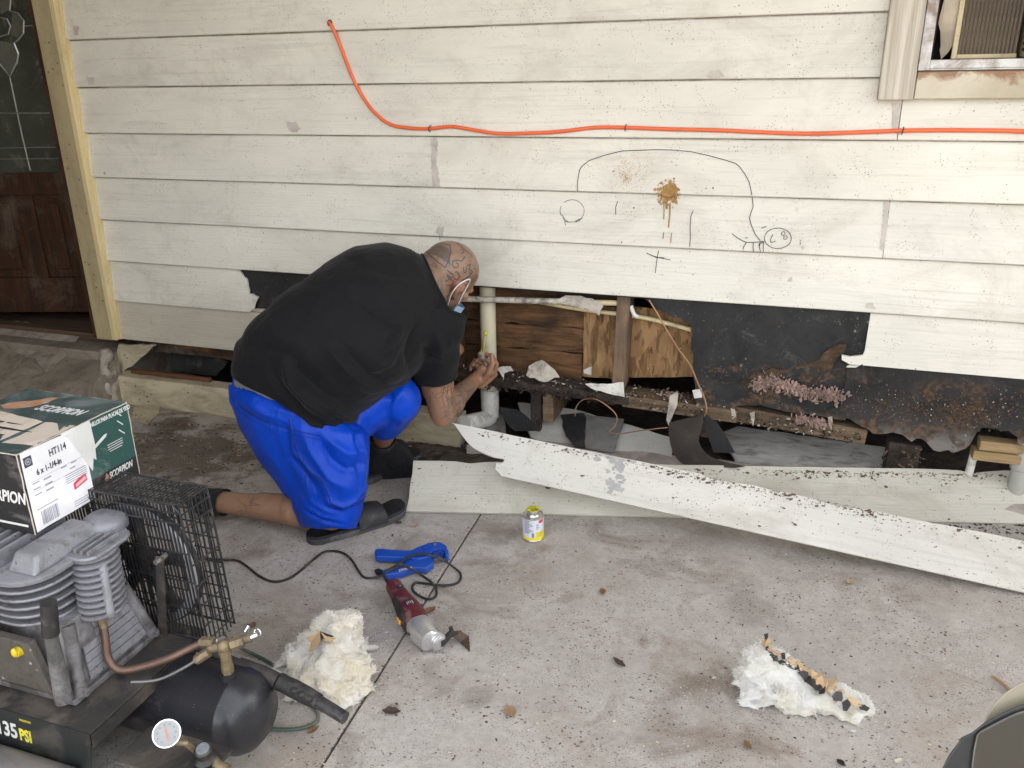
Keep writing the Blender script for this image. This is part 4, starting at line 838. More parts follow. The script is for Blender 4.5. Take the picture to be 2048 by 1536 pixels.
Y = lambda u, v, y: on_y(u, v, y)
curl('felt_flap', [Y(1338, 846, -.055), Y(1338, 872, -.085), Y(1346, 904, -.115), Y(1366, 928, -.135), Y(1400, 933, -.150), Y(1470, 936, -.155)], [Y(1407, 829, -.045), Y(1403, 860, -.075), Y(1398, 882, -.095), Y(1412, 908, -.12), Y(1440, 922, -.135), Y(1490, 933, -.145)], M_FELT, 'brown felt flap curling down over the ledge under the wire')
curl('felt_flap', [Y(1405, 832, .0), Y(1412, 860, -.01), Y(1420, 885, -.02), Y(1428, 905, -.03)], [Y(1425, 830, .02), Y(1437, 850, .01), Y(1455, 878, .0), Y(1470, 905, -.02)], M_FELTDARK, 'black mouldy felt strip standing behind the brown flap')
curl('felt_flap', [Y(1000, 815, -.02), Y(1005, 830, -.03), Y(1015, 848, -.05), Y(1030, 862, -.06)], [Y(1036, 820, -.0), Y(1052, 832, -.02), Y(1066, 846, -.04), Y(1078, 862, -.06)], M_FELTDARK, 'black felt scrap beside the foot of the drain pipe')
g = G(); o_ = rough(zp([(958, 838), (975, 822), (1000, 820), (1012, 850), (1000, 865), (972, 858)], .055), .006, .02, 5); g.plate([V(a, b, .062+.05*b) for a, b in o_], [V(a*1.0, b, -.02) for a, b in o_]); obj('rubble_block', g, pm('grey_rubble', (.22,.21,.195), .9, .3, 12, .6, 50, dirt=(.08,.07,.06), dirt_amt=.4), None, label='grey rubble block beside the elbow of the drain pipe', cat='rubble')
# dark soil heap between the slab and the wall behind the sandal
g = G(); nx, ny = 26, 14; vs = []
for i in range(nx+1):
    for j in range(ny+1):
        x = -1.42+.50*i/nx; y = -.30+.26*j/ny; e = abs(math.sin(math.pi*i/nx))**.5*abs(math.sin(math.pi*j/ny))**.5
        vs.append(V(x, y, .0005-.004+e*(.012+.016*abs(noise.noise((x*14, y*14, 1)))+.01*noise.noise((x*40, y*40, 2)))))
g.add(vs, [(i*(ny+1)+j, (i+1)*(ny+1)+j, (i+1)*(ny+1)+j+1, i*(ny+1)+j+1) for i in range(nx) for j in range(ny)]); obj('soil_heap', g, M_DIRT, None, kind='stuff', label='dark soil spilled between the kneeling man and the wall', cat='soil')

# ------------------------------------------------------------------ can of pipe cement
can = thing('cement_can', on_z(1062, 1077, 0), 'small open can of yellow pipe cement standing on the slab', 'can')
cc = wloc(can)+V(.004, .010, 0); rC = .0335
M_TIN = pm('tinplate', (.62,.61,.57), .28, .12, 30, .05, 60, metal=.9, dirt=(.35,.28,.1), dirt_amt=.2)
g = G(); g.lathe(cc, (0, 0, 1), [(0, rC-.001), (.0012, rC+.001), (.004, rC+.001), (.006, rC-.0008), (.0775, rC-.0008), (.079, rC+.001), (.082, rC+.0008), (.083, rC-.002), (.0815, rC-.005), (.0825, .022), (.086, .0195), (.0985, .0190), (.1000, .0198), (.1012, .0188), (.1008, .0172), (.088, .0165), (.087, .001)], 40); obj('tin', g, M_TIN, can, smooth=35)
g = G(); g.lathe(cc+V(0, 0, .0062), (0, 0, 1), [(0, rC-.0005), (0, rC+.0002), (.0715, rC+.0002), (.0715, rC-.0005)], 48, cap=False); M_LAB = pm('can_label_paper', (.66,.67,.72), .4, .04, 9, 0); obj('label_wrap', g, M_LAB, can, smooth=35)
M_LABY = pm('label_yellow', (.80,.66,.04), .4, .06, 9, 0); M_INK = pm('printed_ink', (.05,.06,.14), .5, .1, 20, 0); M_RED = pm('label_red', (.65,.04,.09), .4, .05, 9, 0)
g = G(); tc = math.atan2(CAM_LOC.y-cc.y, CAM_LOC.x-cc.x)
def cpatch(g, a0, a1, z0, z1, off=.0005):
    n = max(2, int(abs(a1-a0)*10)); r = rC+.0002+off; P0 = [cc+V(r*math.cos(tc+a0+(a1-a0)*i/n), r*math.sin(tc+a0+(a1-a0)*i/n), z0) for i in range(n+1)]; P1 = [q+V(0, 0, z1-z0) for q in P0]
    m = n+1; g.add(P0+P1, [(i, i+1, m+i+1, m+i) for i in range(n)])
cpatch(g, -3.1, 3.1, .0064, .016); cpatch(g, .22, 1.6, .0155, .036); obj('yellow_band', g, M_LABY, can)
g = G(); cpatch(g, .55, 1.1, .066, .076); obj('red_square', g, M_RED, can)
g = G()
for i in range(13):
    z = .074-.0036*i; cpatch(g, -.85, -.85+.9*(.75+.25*math.sin(i*5.1)), z, z+.0012)
for i in range(5): cpatch(g, .28, .55+.2*math.sin(i*3), .062-.004*i, .0632-.004*i)
for i in range(6): cpatch(g, -.12+.035*i, -.10+.035*i, .017, .034)
for i in range(3): cpatch(g, .35, 1.0, .031-.005*i, .0318-.005*i, .0008)
obj('small_print', g, M_INK, can, kind='stuff')
g = G(); g.lathe(cc+V(0, 0, .1004), (0, 0, 1), [(0, .0166), (.0008, .0205), (.0016, .0200), (.0016, .0172), (-.008, .0163)], 28, cap=False); g.ell(cc+V(-.012, -.010, .102), (.009, .006, .003)); g.ell(cc+V(.012, .013, .102), (.010, .005, .003)); g.cyl(cc+V(0, 0, .088), cc+V(0, 0, .0895), .0163)
obj('cement_drips', g, pm('yellow_cement', (.50,.45,.02), .35, .25, 60, .3, 80), can, smooth=40)

# ------------------------------------------------------------------ blue ratcheting pipe cutter
M_BLUE = pm('blue_enamel', (.012,.075,.42), .38, .12, 14, .06, 60, dirt=(.06,.09,.2), dirt_amt=.3); M_BLUED = pm('blue_enamel_dark', (.008,.045,.26), .5, .12, 14, .06, 60)
pc = thing('pipe_cutter', on_z(830, 1115, 0), 'blue ratchet pipe cutter lying open on the slab near the joint', 'pipe cutter')
def slabpoly(P, z0, z1, g=None):
    g = g or G(); g.plate([V(a, b, z1) for a, b in P], [V(a, b, z0) for a, b in P]); return g
def zq(pts, z): return zp(pts, z)
z_ = .030
obj('upper_handle', slabpoly(zq([(750,1098),(758,1096),(800,1100),(822,1100),(836,1093),(850,1088),(862,1094),(862,1112),(836,1117),(808,1114),(752,1112),(749,1106)], z_), .010, .030), M_BLUE, pc, bevel=.003)
obj('lower_handle', slabpoly(zq([(764,1142),(770,1138),(800,1130),(818,1120),(846,1112),(866,1112),(867,1126),(852,1136),(832,1134),(800,1145),(768,1150)], .026), .006, .026), M_BLUE, pc, bevel=.003)
P = [(846,1092),(856,1087),(880,1085),(892,1092),(897,1104),(896,1112),(891,1112),(890,1104),(884,1100),(874,1099),(866,1103),(862,1110),(850,1114)]
obj('jaw', slabpoly(zq(P, z_), .006, .033), M_BLUE, pc, bevel=.002)
obj('jaw_lining', slabpoly(zq([(864,1108),(868,1103),(876,1100),(884,1101),(888,1105),(886,1107),(878,1103),(870,1106),(867,1110)], .034), .012, .0345), M_BLUED, pc)
obj('blade', slabpoly(zq([(858,1114),(866,1108),(880,1108),(892,1106),(893,1110),(884,1116),(868,1120)], .02), .0175, .020), M_TIN, pc)
obj('lock_clip', slabpoly(zq([(748,1139),(758,1136),(766,1140),(766,1145),(752,1143)], .02), .008, .020), M_BLACKMETAL, pc, bevel=.002)
c = on_z(869, 1087, .034); g = G(); g.cyl(c-V(0, 0, .004), c+V(0, 0, .003), .006, n=14); obj('pivot_bolt', g, M_TIN, pc, smooth=40)
a = on_z(823, 1133, .0262); b = on_z(783, 1143, .0262); flat_text('KOBALT', .015, a, (b-a), V(0, -1, 0).cross(V(0,0,1)).cross(b-a)*0+Vector((-(b-a).y, (b-a).x, 0)), pm('white_print', (.75,.76,.78), .5, .03, 5, 0), pc, sx=.72, bold=.0004)

# ------------------------------------------------------------------ oscillating multi tool with its cord
M_MAROON = pm('maroon_plastic', (.115,.018,.022), .45, .15, 14, .15, 90, dirt=(.28,.22,.2), dirt_amt=.3, dscale=24); M_RUB = pm('black_rubber', (.020,.019,.018), .65, .3, 20, .3, 120, dirt=(.12,.10,.09), dirt_amt=.35, dscale=26)
M_ALU = pm('cast_aluminium', (.60,.60,.60), .38, .1, 20, .1, 90, metal=.75, dirt=(.35,.33,.3), dirt_amt=.25, dscale=30)
mt = thing('multi_tool', on_z(830, 1240, 0), 'maroon and black oscillating multi tool lying beside the joint, scraper blade fitted', 'power tool')
T0 = on_z(787, 1172, .030); T1 = on_z(838, 1254, .036); T2 = on_z(872, 1280, .032)
def ovring(c, d, rw, rh, n=20, pw=2.6):
    d = Vector(d).normalized(); s = d.cross(V(0, 0, 1)).normalized(); u = s.cross(d)
    out = []
    for k in range(n):
        a = 2*math.pi*k/n; ca, sa = math.cos(a), math.sin(a); m = (abs(ca)**pw+abs(sa)**pw)**(-1/pw); out.append(c+s*(rw*m*ca)+u*(rh*m*sa))
    return out
ax = (T1-T0).normalized(); L = (T1-T0).length
def body(g, f0, f1, k, off=0): 
    rs = []
    for i in range(9):
        f = f0+(f1-f0)*i/8; w_ = .022+.010*min(1, f*1.4)-.002*math.sin(f*6); rs.append(ovring(T0+ax*L*f+V(0, 0, off), ax, w_*k, w_*1.02*k))
    g.rings(rs); return g
obj('housing', body(G(), 0, 1, 1), M_MAROON, mt, smooth=50)
# black rubber flank that faces the camera, split line, switch, badge
def flank(a0, a1, f0, f1, k):
    g = G(); n = 10; rows = []
    for i in range(n+1):
        f = f0+(f1-f0)*i/n; w_ = .022+.010*min(1, f*1.4)-.002*math.sin(f*6); r = ovring(T0+ax*L*f, ax, w_*k, w_*1.02*k, 48); t = abs(math.sin(math.pi*i/n))**.3
        am = (a0+a1)/2; rows.append([r[int(round((am+(aa-am)*max(.25, t))*48)) % 48] for aa in [a0+(a1-a0)*j/8 for j in range(9)]])
    vs = [q for r in rows for q in r]; g.add(vs, [(i*9+j, i*9+j+1, (i+1)*9+j+1, (i+1)*9+j) for i in range(n) for j in range(8)]); return g
SD = 1 if (ax.cross(V(0, 0, 1))).dot(CAM_LOC-T0) > 0 else -1
A0, A1 = ((-.18, .15) if SD > 0 else (.35, .68))
obj('rubber_grip', flank(A0, A1, .30, .99, 1.05), M_RUB, mt, smooth=50)
sw = T0+ax*L*.80+ax.cross(V(0, 0, 1)).normalized()*SD*.0315+V(0, 0, .004)
g = G(); g.ell(sw, (.011, .019, .010), Matrix((ax.cross(V(0,0,1)).normalized(), ax, V(0,0,1))).transposed()); obj('slide_switch', g, M_MAROON, mt, smooth=50)
g = G(); g.box(sw+ax.cross(V(0,0,1)).normalized()*SD*.009+V(0, 0, .001), (.007, .024, .011), Matrix((ax.cross(V(0,0,1)).normalized(), ax, V(0,0,1))).transposed()); obj('switch_button', g, pm('yellow_button', (.72,.40,.05), .45, .1, 20, 0), mt, bevel=.0025)
tz = T0+ax*L*.70+V(0, 0, .0322); sx_ = -ax.cross(V(0,0,1)).normalized()*SD
M3 = Matrix((ax, ax.cross(V(0,0,1)).normalized(), V(0,0,1))).transposed()
g = G(); g.box(tz+V(0, 0, .0006), (.036, .026, .0012), M3); obj('rating_plate', g, M_INK if False else pm('badge_black', (.02,.02,.022), .4, .1, 9, 0), mt)
g = G()
for i in range(4): g.box(tz+V(0, 0, .0013)+sx_*(.008-.005*i), (.028-.004*(i % 2), .0022, .0003), M3)
obj('plate_print', g, pm('badge_print', (.45,.44,.42), .5, .1, 9, 0), mt, kind='stuff')
dlp = T0+ax*L*.22+V(0, 0, .0245)-ax.cross(V(0,0,1)).normalized()*SD*.006
g = G(); g.cyl(dlp-V(0, 0, .004), dlp+V(0, 0, .002), .010, .0085, 18); obj('speed_dial', g, M_RUB, mt, smooth=40); g = G(); g.cyl(dlp+V(0, 0, .002), dlp+V(0, 0, .0035), .0035, n=10); obj('dial_mark', g, M_ALU, mt)
hd = (T2-T1).normalized(); g = G(); g.rings([ovring(T1-ax*.006, ax, .0325, .033), ovring(T1+ax*.010, ax, .034, .034), ovring(T1+ax*.03+hd*.008, ax+hd*.5, .031, .031), ovring(T1+ax*.045+hd*.022, ax+hd*1.6, .026, .027), ovring(T2+hd*.002, hd, .020, .022), ovring(T2+hd*.018, hd, .017, .019), ovring(T2+hd*.020, hd, .014, .016)])
head = obj('gear_head', g, M_ALU, mt, smooth=35)
g = G()
for f in (.006, .013): g.rings([ovring(T2+hd*(f-.0015), hd, .0196, .0215), ovring(T2+hd*f, hd, .0208, .0226), ovring(T2+hd*(f+.0015), hd, .0196, .0215)])
obj('head_rib', g, M_ALU, head, smooth=30, kind='stuff')
g = G(); vp = T1+ax*.016+ax.cross(V(0,0,1)).normalized()*SD*.033; g.box(vp, (.012, .004, .004), M3); obj('vent_slot', g, M_RUB, head)
b0 = T2+hd*.020; b1 = on_z(902, 1262, .030); g = G(); g.cyl(b0, b1+hd*.004, .009, .008, 12); obj('blade_collar', g, M_RUB, mt, smooth=40)
g = G(); P = [on_z(u, v, z) for u, v, z in ((897,1254,.034),(904,1251,.034),(908,1262,.032),(922,1262,.028),(938,1272,.012),(940,1303,.003),(920,1284,.010),(908,1274,.026),(900,1272,.030))]; g.plate(P, [q-V(0, 0, .0018) for q in P]); obj('scraper_blade', g, pm('blade_steel', (.06,.05,.045), .5, .4, 30, .1, 90, metal=.6, dirt=(.15,.08,.05), dirt_amt=.4), mt)
# cord: strain relief, loops over the cutter, away to the compressor
g = G(); s0 = on_z(787, 1174, .030); s1_ = on_z(773, 1161, .026); g.tube([s0, s0.lerp(s1_, .5), s1_], [.0085, .0075, .005], 10); obj('strain_relief', g, M_RUB, mt, smooth=40)
cpx = [(773,1160,.025),(770,1148,.024),(778,1139,.032),(795,1129,.036),(815,1115,.040),(838,1108,.042),(862,1111,.040),(886,1120,.025),(908,1135,.007),(921,1148,.005),(918,1163,.005),(900,1170,.006),(872,1170,.012),(845,1166,.006),(829,1166,.005),(825,1178,.005),(836,1190,.005),(856,1198,.005),(871,1193,.005),(872,1177,.006),(862,1164,.016),(842,1150,.012),(818,1136,.038),(800,1132,.037),(780,1141,.030),(757,1153,.010),(730,1155,.005),(716,1140,.005),(705,1122,.005),(690,1108,.005),(670,1102,.005),(648,1104,.005),(628,1118,.005),(605,1138,.005),(580,1156,.005),(548,1163,.005),(520,1153,.005),(497,1135,.005),(474,1121,.005),(440,1119,.006),(405,1116,.008)]
g = G(); g.tube(spline([on_z(*q) for q in cpx], 7), .0036, 8); obj('power_cord', g, M_RUB, mt, smooth=60)
# ------------------------------------------------------------------ mineral wool clumps
def wool_mat(name, a, b, c):
    t = NT(name); n1 = t.noise(9, 6, .65, .6); n2 = t.noise(26, 7, .7, 1.2)
    col = t.mix(t.ramp(n1, (.36, 0), (.62, 1)), a, b); col = t.mix(t.math('MULTIPLY', t.ramp(t.noise(14, 7, .7), (.60, 0), (.72, 1)), .75), col, c)
    col = t.mix(t.math('MULTIPLY', t.ramp(n2, (.35, 1), (.5, 0)), .18), col, mul(b, .7))
    fb = t.noise(1, 6, .7, 3.0, t.map((60, 110, 60)))
    return t.fin(col, .95, 0, t.bump(t.math('ADD', n2, t.math('MULTIPLY', fb, .5)), .9, .012), .1, Subsurface_Weight=.25, Subsurface_Radius=(.01, .009, .007), Subsurface_Scale=.6)
M_WOOL = wool_mat('cream_wool', (.86,.85,.81), (.76,.67,.49), (.36,.27,.18)); M_WOOL2 = wool_mat('white_wool', (.88,.88,.86), (.74,.68,.52), (.45,.38,.28)); M_FIBRE = pm('wool_fibre', (.87,.85,.80), .9, .08, 30, 0)
M_KRAFT = pm('torn_kraft_paper', (.52,.36,.20), .8, .2, 14, .3, 40); M_ASPH = pm('black_asphalt_coating', (.028,.024,.024), .5, .3, 14, .3, 60)
def wool(name, outline, height, mat, seed, label, fib=3600):
    root = thing(name, sum([Vector(q) for q in outline], Vector())/len(outline), label, 'insulation'); root.location.z = 0
    xs = [q.x for q in outline]; ys = [q.y for q in outline]; rnd = random.Random(seed)
    def inside(x, y):
        c = False; n = len(outline)
        for i in range(n):
            a, b = outline[i], outline[i-1]
            if (a.y > y) != (b.y > y) and x < (b.x-a.x)*(y-a.y)/(b.y-a.y)+a.x: c = not c
        return c
    def edge(x, y): return min(math.hypot(x-(a.x+(b.x-a.x)*t), y-(a.y+(b.y-a.y)*t)) for a, b in zip(outline, outline[1:]+outline[:1]) for t in [max(0, min(1, ((x-a.x)*(b.x-a.x)+(y-a.y)*(b.y-a.y))/max(1e-9, (b-a).length_squared)))])
    g = G(); k = 0
    while k < 260:
        x, y = rnd.uniform(min(xs), max(xs)), rnd.uniform(min(ys), max(ys))
        if not inside(x, y): continue
        k += 1; e = min(1, edge(x, y)/.05); h = height(x, y)*(.30+.70*e**.6); r = rnd.uniform(.014, .030)*(.45+.55*e)
        g.ell((x, y, max(r*.5, rnd.uniform(.1, 1.0)*h-r*.5)), (r*rnd.uniform(1.2, 2.2), r*rnd.uniform(.9, 1.5), r*.7), Euler((0, rnd.uniform(-.3, .3), rnd.uniform(0, 3))).to_matrix(), n=9, k=6)
    me = remesh(g, .0045, 9)
    for q in me.vertices:
        c = q.co; w1 = noise.noise(c*16); q.co = c+V(noise.noise(c*30), noise.noise(c*30+V(7, 0, 0)), noise.noise(c*30+V(0, 9, 0)))*.006+q.normal*(.006*abs(noise.noise(V(c.x*22+w1*1.5, c.y*34+w1*1.5, c.z*30)))-.002+.0025*noise.noise(c*95)); q.co.z = max(q.co.z, .0008)
    pts = [(q.co.copy(), q.normal.copy()) for q in me.vertices if q.normal.z > -.3]
    o = mesh_obj('wool', me, mat, root)
    g = G()
    for i in range(fib):
        c, n_ = rnd.choice(pts); d = (n_*rnd.uniform(.3, 1)+V(rnd.gauss(0, .8), rnd.gauss(0, .8), rnd.gauss(0, .35))).normalized(); l = rnd.uniform(.003, .010); c1 = c+d*l*.5; c2 = c+d*l+V(rnd.gauss(0, .003), rnd.gauss(0, .003), rnd.gauss(-.001, .002)); g.tube([c-d*.002, c1, c2], [.00055, .0004, .0002], 3)
    obj('wool_fibres', g, M_FIBRE, root, kind='stuff'); return root
OL = [on_z(u, v, .006) for u, v in [(686,1252),(704,1256),(718,1270),(728,1292),(731,1318),(726,1336),(742,1360),(745,1380),(720,1402),(700,1418),(672,1414),(640,1410),(600,1410),(572,1398),(576,1380),(556,1356),(562,1338),(580,1322),(604,1316),(626,1300),(645,1286),(662,1268)]]
CL = on_z(660, 1330, 0)
wl_ = wool('insulation_clump', OL, lambda x, y: .088+.040*math.exp(-((x-CL.x)**2+(y-CL.y-.05)**2)/.01), M_WOOL, 4, 'cream wool insulation clump under the black handle grip')
def bit(name, P, mat, par, th=.0012): g = G(); g.plate(P, [q-V(0, 0, th) for q in P]); return obj(name, g, mat, par)
LF = .018
bit('kraft_paper', [on_z(u, v, z+LF) for u, v, z in ((612,1276,.098),(640,1262,.108),(641,1280,.110),(626,1302,.102),(618,1302,.098),(622,1284,.098))], M_KRAFT, wl_); bit('kraft_paper', [on_z(u, v, z+LF) for u, v, z in ((641,1263,.109),(652,1272,.104),(672,1276,.105),(660,1284,.100),(652,1282,.098))], M_KRAFT, wl_); bit('black_backing', [on_z(u, v, z+LF) for u, v, z in ((640,1262,.1072),(656,1268,.103),(668,1272,.105),(656,1276,.10),(645,1276,.099),(628,1302,.1005),(640,1284,.106))], M_ASPH, wl_)
OR_ = [on_z(u, v, .006) for u, v in [(1484,1346),(1512,1338),(1536,1344),(1570,1358),(1612,1372),(1650,1386),(1684,1392),(1710,1396),(1730,1404),(1740,1412),(1734,1428),(1716,1440),(1700,1434),(1668,1428),(1640,1430),(1610,1427),(1585,1428),(1560,1419),(1520,1411),(1482,1405),(1479,1385)]]
def hR(x, y):
    a = on_z(1500, 1340, 0); b = on_z(1730, 1410, 0); t = max(0, min(1, (V(x, y, 0)-a).dot(b-a)/(b-a).length_squared)); return .120-.088*t
wr = wool('insulation_clump', OR_, hR, M_WOOL2, 8, 'white wedge of wool insulation with torn black-edged paper on the open slab', 3600)
def strip(name, P, Q, mat, par, seed, amp=.006):
    a = spline(P, 6); b = spline(Q, 6); rnd = random.Random(seed); n = len(a); a = [q+V(rnd.gauss(0, amp*.5), rnd.gauss(0, amp*.5), rnd.gauss(0, amp*.4)) for q in a]; b = [q+V(rnd.gauss(0, amp*.4), rnd.gauss(0, amp*.4), rnd.gauss(0, amp*.3)) for q in b]
    g = G(); vs = a+b; dn_ = V(0, 0, -.0012); g.add(vs+[q+dn_ for q in vs], [(i, i+1, n+i+1, n+i) for i in range(n-1)]+[(2*n+i, 3*n+i, 3*n+i+1, 2*n+i+1) for i in range(n-1)]+[(i, 2*n+i, 2*n+i+1, i+1) for i in range(n-1)]+[(n+i, n+i+1, 3*n+i+1, 3*n+i) for i in range(n-1)]); return obj(name, g, mat, par)
Z = on_z
strip('kraft_paper', [Z(1533,1272,.115), Z(1545,1302,.104), Z(1590,1322,.088), Z(1630,1342,.072), Z(1668,1362,.058), Z(1690,1385,.045)], [Z(1527,1290,.10), Z(1535,1312,.092), Z(1578,1330,.084), Z(1615,1352,.07), Z(1650,1384,.056), Z(1676,1408,.036)], M_KRAFT, wr, 1, .011)
strip('black_backing', [Z(1530,1290,.111), Z(1545,1305,.106), Z(1568,1320,.098), Z(1600,1334,.084), Z(1622,1350,.075), Z(1650,1378,.062)], [Z(1529,1300,.105), Z(1540,1314,.10), Z(1562,1328,.093), Z(1594,1340,.083), Z(1612,1362,.073), Z(1645,1390,.058)], M_ASPH, wr, 2, .008)
for i, P in enumerate([[(1664,1392,.055),(1672,1382,.058),(1684,1384,.054),(1686,1396,.047),(1684,1402,.044),(1668,1400,.048)], [(1684,1404,.045),(1698,1396,.05),(1702,1410,.043),(1694,1422,.036),(1686,1420,.038)], [(1716,1408,.044),(1730,1410,.04),(1740,1416,.034),(1734,1422,.03),(1720,1418,.034)], [(1528,1268,.122),(1537,1266,.125),(1535,1278,.117),(1530,1278,.115)], [(1562,1306,.104),(1570,1305,.106),(1571,1318,.098),(1564,1318,.097)]]):
    bit('black_backing', [Z(*q) for q in rough([Vector(q) for q in P], .0, 99, i)], M_ASPH, wr)
bit('kraft_paper', [Z(*q) for q in ((1528,1276,.112),(1536,1270,.12),(1542,1284,.110),(1530,1296,.103))], M_KRAFT, wr); bit('kraft_paper', [Z(*q) for q in ((1694,1396,.052),(1702,1394,.053),(1716,1404,.046),(1724,1412,.04),(1708,1412,.042))], M_KRAFT, wr)
# ------------------------------------------------------------------ air compressor, bottom left
ac = thing('air_compressor', (-1.3, -1.72, 0), 'dirty black wheelbarrow air compressor with finned alloy pump and wire belt guard', 'compressor')
M_TANK = pm('black_tank_paint', (.022,.022,.026), .33, .25, 9, .1, 60, dirt=(.14,.12,.10), dirt_amt=.28, dscale=8, speck=(.30,.28,.25), speck_s=140, speck_t=.07)
M_DECK = pm('dusty_black_steel', (.032,.029,.027), .6, .3, 9, .25, 50, dirt=(.15,.12,.09), dirt_amt=.5, dscale=7)
M_PANEL = pm('black_panel_paint', (.016,.019,.018), .4, .25, 8, .1, 60, dirt=(.10,.085,.07), dirt_amt=.3)
M_CAST = pm('grey_cast_alloy', (.26,.26,.28), .5, .15, 16, .5, 160, metal=.3, dirt=(.10,.088,.076), dirt_amt=.48, dscale=16, speck=(.06,.052,.045), speck_s=90)
M_CASTD = pm('oily_cast_alloy', (.27,.265,.27), .5, .25, 10, .5, 120, metal=.3, dirt=(.045,.038,.032), dirt_amt=.85, dscale=8)
M_GREASE = pm('greasy_casing', (.10,.088,.075), .6, .4, 9, .4, 60, dirt=(.035,.028,.022), dirt_amt=.6, speck=(.4,.37,.33), speck_s=45)
M_WIRE = pm('black_guard_wire', (.020,.020,.022), .3, .35, 26, .1, 80, dirt=(.16,.14,.12), dirt_amt=.22, dscale=20)
M_BRASS = pm('dull_brass', (.27,.205,.115), .5, .25, 25, .3, 90, metal=.45, dirt=(.13,.105,.075), dirt_amt=.7, dscale=24)
M_PIPECU = pm('brown_copper_pipe', (.15,.09,.066), .45, .2, 14, .15, 60, metal=.5, dirt=(.12,.08,.06), dirt_amt=.4)
M_CHROME = pm('chrome', (.75,.75,.75), .15, .08, 20, 0, metal=1)
def acp(name, g, m, par=None, **kw): return obj(name, g, m, par or ac, **kw)
# tanks
TY, TZ, TR = -1.672, .125, .088
prof = [(0, .001), (.004, .03), (.012, .055), (.026, .074), (.045, .085), (.062, TR), (.066, TR+.0015), (.07, TR+.0015), (.074, TR), (.72, TR), (.74, .07), (.76, .03), (.765, .001)]
g = G(); g.lathe((-.938, TY, TZ), (-1, 0, 0), prof, 40, cap=False); acp('tank', g, M_TANK, smooth=35)
g = G(); g.cyl((-1.018, -1.675, .205), (-1.018, -1.675, .224), .017, .015, 20); acp('tank_boss', g, M_TANK, smooth=40)
for x in (-1.08, -1.58):
    g = G(); g.bb(x-.02, x+.02, TY-.07, TY+.07, .012, .048); acp('tank_foot', g, M_DECK, bevel=.003); g = G(); g.cyl((x, TY-.04, 0), (x, TY-.04, .012), .016, n=16); g.cyl((x, TY+.04, 0), (x, TY+.04, .012), .016, n=16); acp('rubber_foot', g, M_RUB, kind='stuff')
fc = (-1.192, -1.945, .118)
g = G(); g.lathe(fc, (-1, 0, 0), [(0, .030), (.002, .0385), (.006, .040), (.55, .040), (.556, .036)], 32); fcy = acp('front_cylinder', g, pm('grey_cylinder', (.11,.105,.10), .5, .2, 10, .2, 60, dirt=(.2,.17,.14), dirt_amt=.4), smooth=35)
g = G(); g.lathe(V(*fc)+V(.0008, 0, 0), (1, 0, 0), [(0, .031), (.002, .030), (.0025, .001)], 28); acp('end_cap', g, pm('chalky_cap', (.56,.54,.50), .6, .1, 14, .1, 50, dirt=(.25,.22,.18), dirt_amt=.3), fcy, smooth=40)
g = G(); g.bb(-1.62, -1.24, -1.955, -1.935, .0, .082); acp('cylinder_stand', g, M_DECK)
# deck
g = G(); g.bb(-1.80, -1.162, -1.898, -1.565, .2155, .2205); acp('deck', g, M_DECK, bevel=.0015)
g = G(); g.add([V(-1.80, -1.900, .2205), V(-1.160, -1.900, .2205), V(-1.178, -1.912, .075), V(-1.80, -1.912, .075), V(-1.80, -1.8985, .2205), V(-1.160, -1.8985, .2205), V(-1.178, -1.909, .075), V(-1.80, -1.909, .075)], [(0,1,2,3),(4,5,6,7),(0,1,5,4),(1,2,6,5),(2,3,7,6),(3,0,4,7)])
fp = acp('front_panel', g, M_PANEL)
g = G(); g.bb(-1.165, -1.1615, -1.897, -1.57, .185, .2150); acp('deck_lip', g, M_DECK)
nf = V(0, -1, .0).normalized(); up = V(0, .012/.1455, 1).normalized()
fx = on_y(0, 1440, -1.906)
c = on_y(41, 1462, -1.9065); flat_text('135', .050, on_y(44, 1483, -1.9085), (-1, 0, 0), up, M_TIN, fp) if False else None
tx = pm('panel_white_print', (.60,.60,.58), .6, .05, 9, 0, dirt=(.2,.18,.15), dirt_amt=.3); ty = pm('panel_yellow_print', (.62,.56,.04), .6, .08, 9, 0, dirt=(.2,.18,.05), dirt_amt=.25)
def panel_pt(u, v):
    d = ray(u, v); p0 = V(-1.5, -1.900, .2205); n_ = V(0, -.1455, .012).normalized(); n_ = V(0, -1, -.0825).normalized() if False else V(0, -1.0, .0825).normalized()
    return CAM_LOC+d*((p0-CAM_LOC).dot(n_)/d.dot(n_))
flat_text('135', .046, panel_pt(38, 1477), (1, 0, 0), up, tx, fp, align='RIGHT', bold=.0012, sx=.82); flat_text('PSI', .036, panel_pt(41, 1478), (1, 0, 0), up, ty, fp, bold=.0015, sx=.72)
flat_text('MAXIMUM', .0075, panel_pt(39, 1441), (1, 0, 0), up, ty, fp, sx=.85)
flat_text('MAX', .045, V(-1.32, -1.972, .126), (1, 0, 0), V(0, .55, .83), tx, fcy, align='RIGHT', bold=.001)
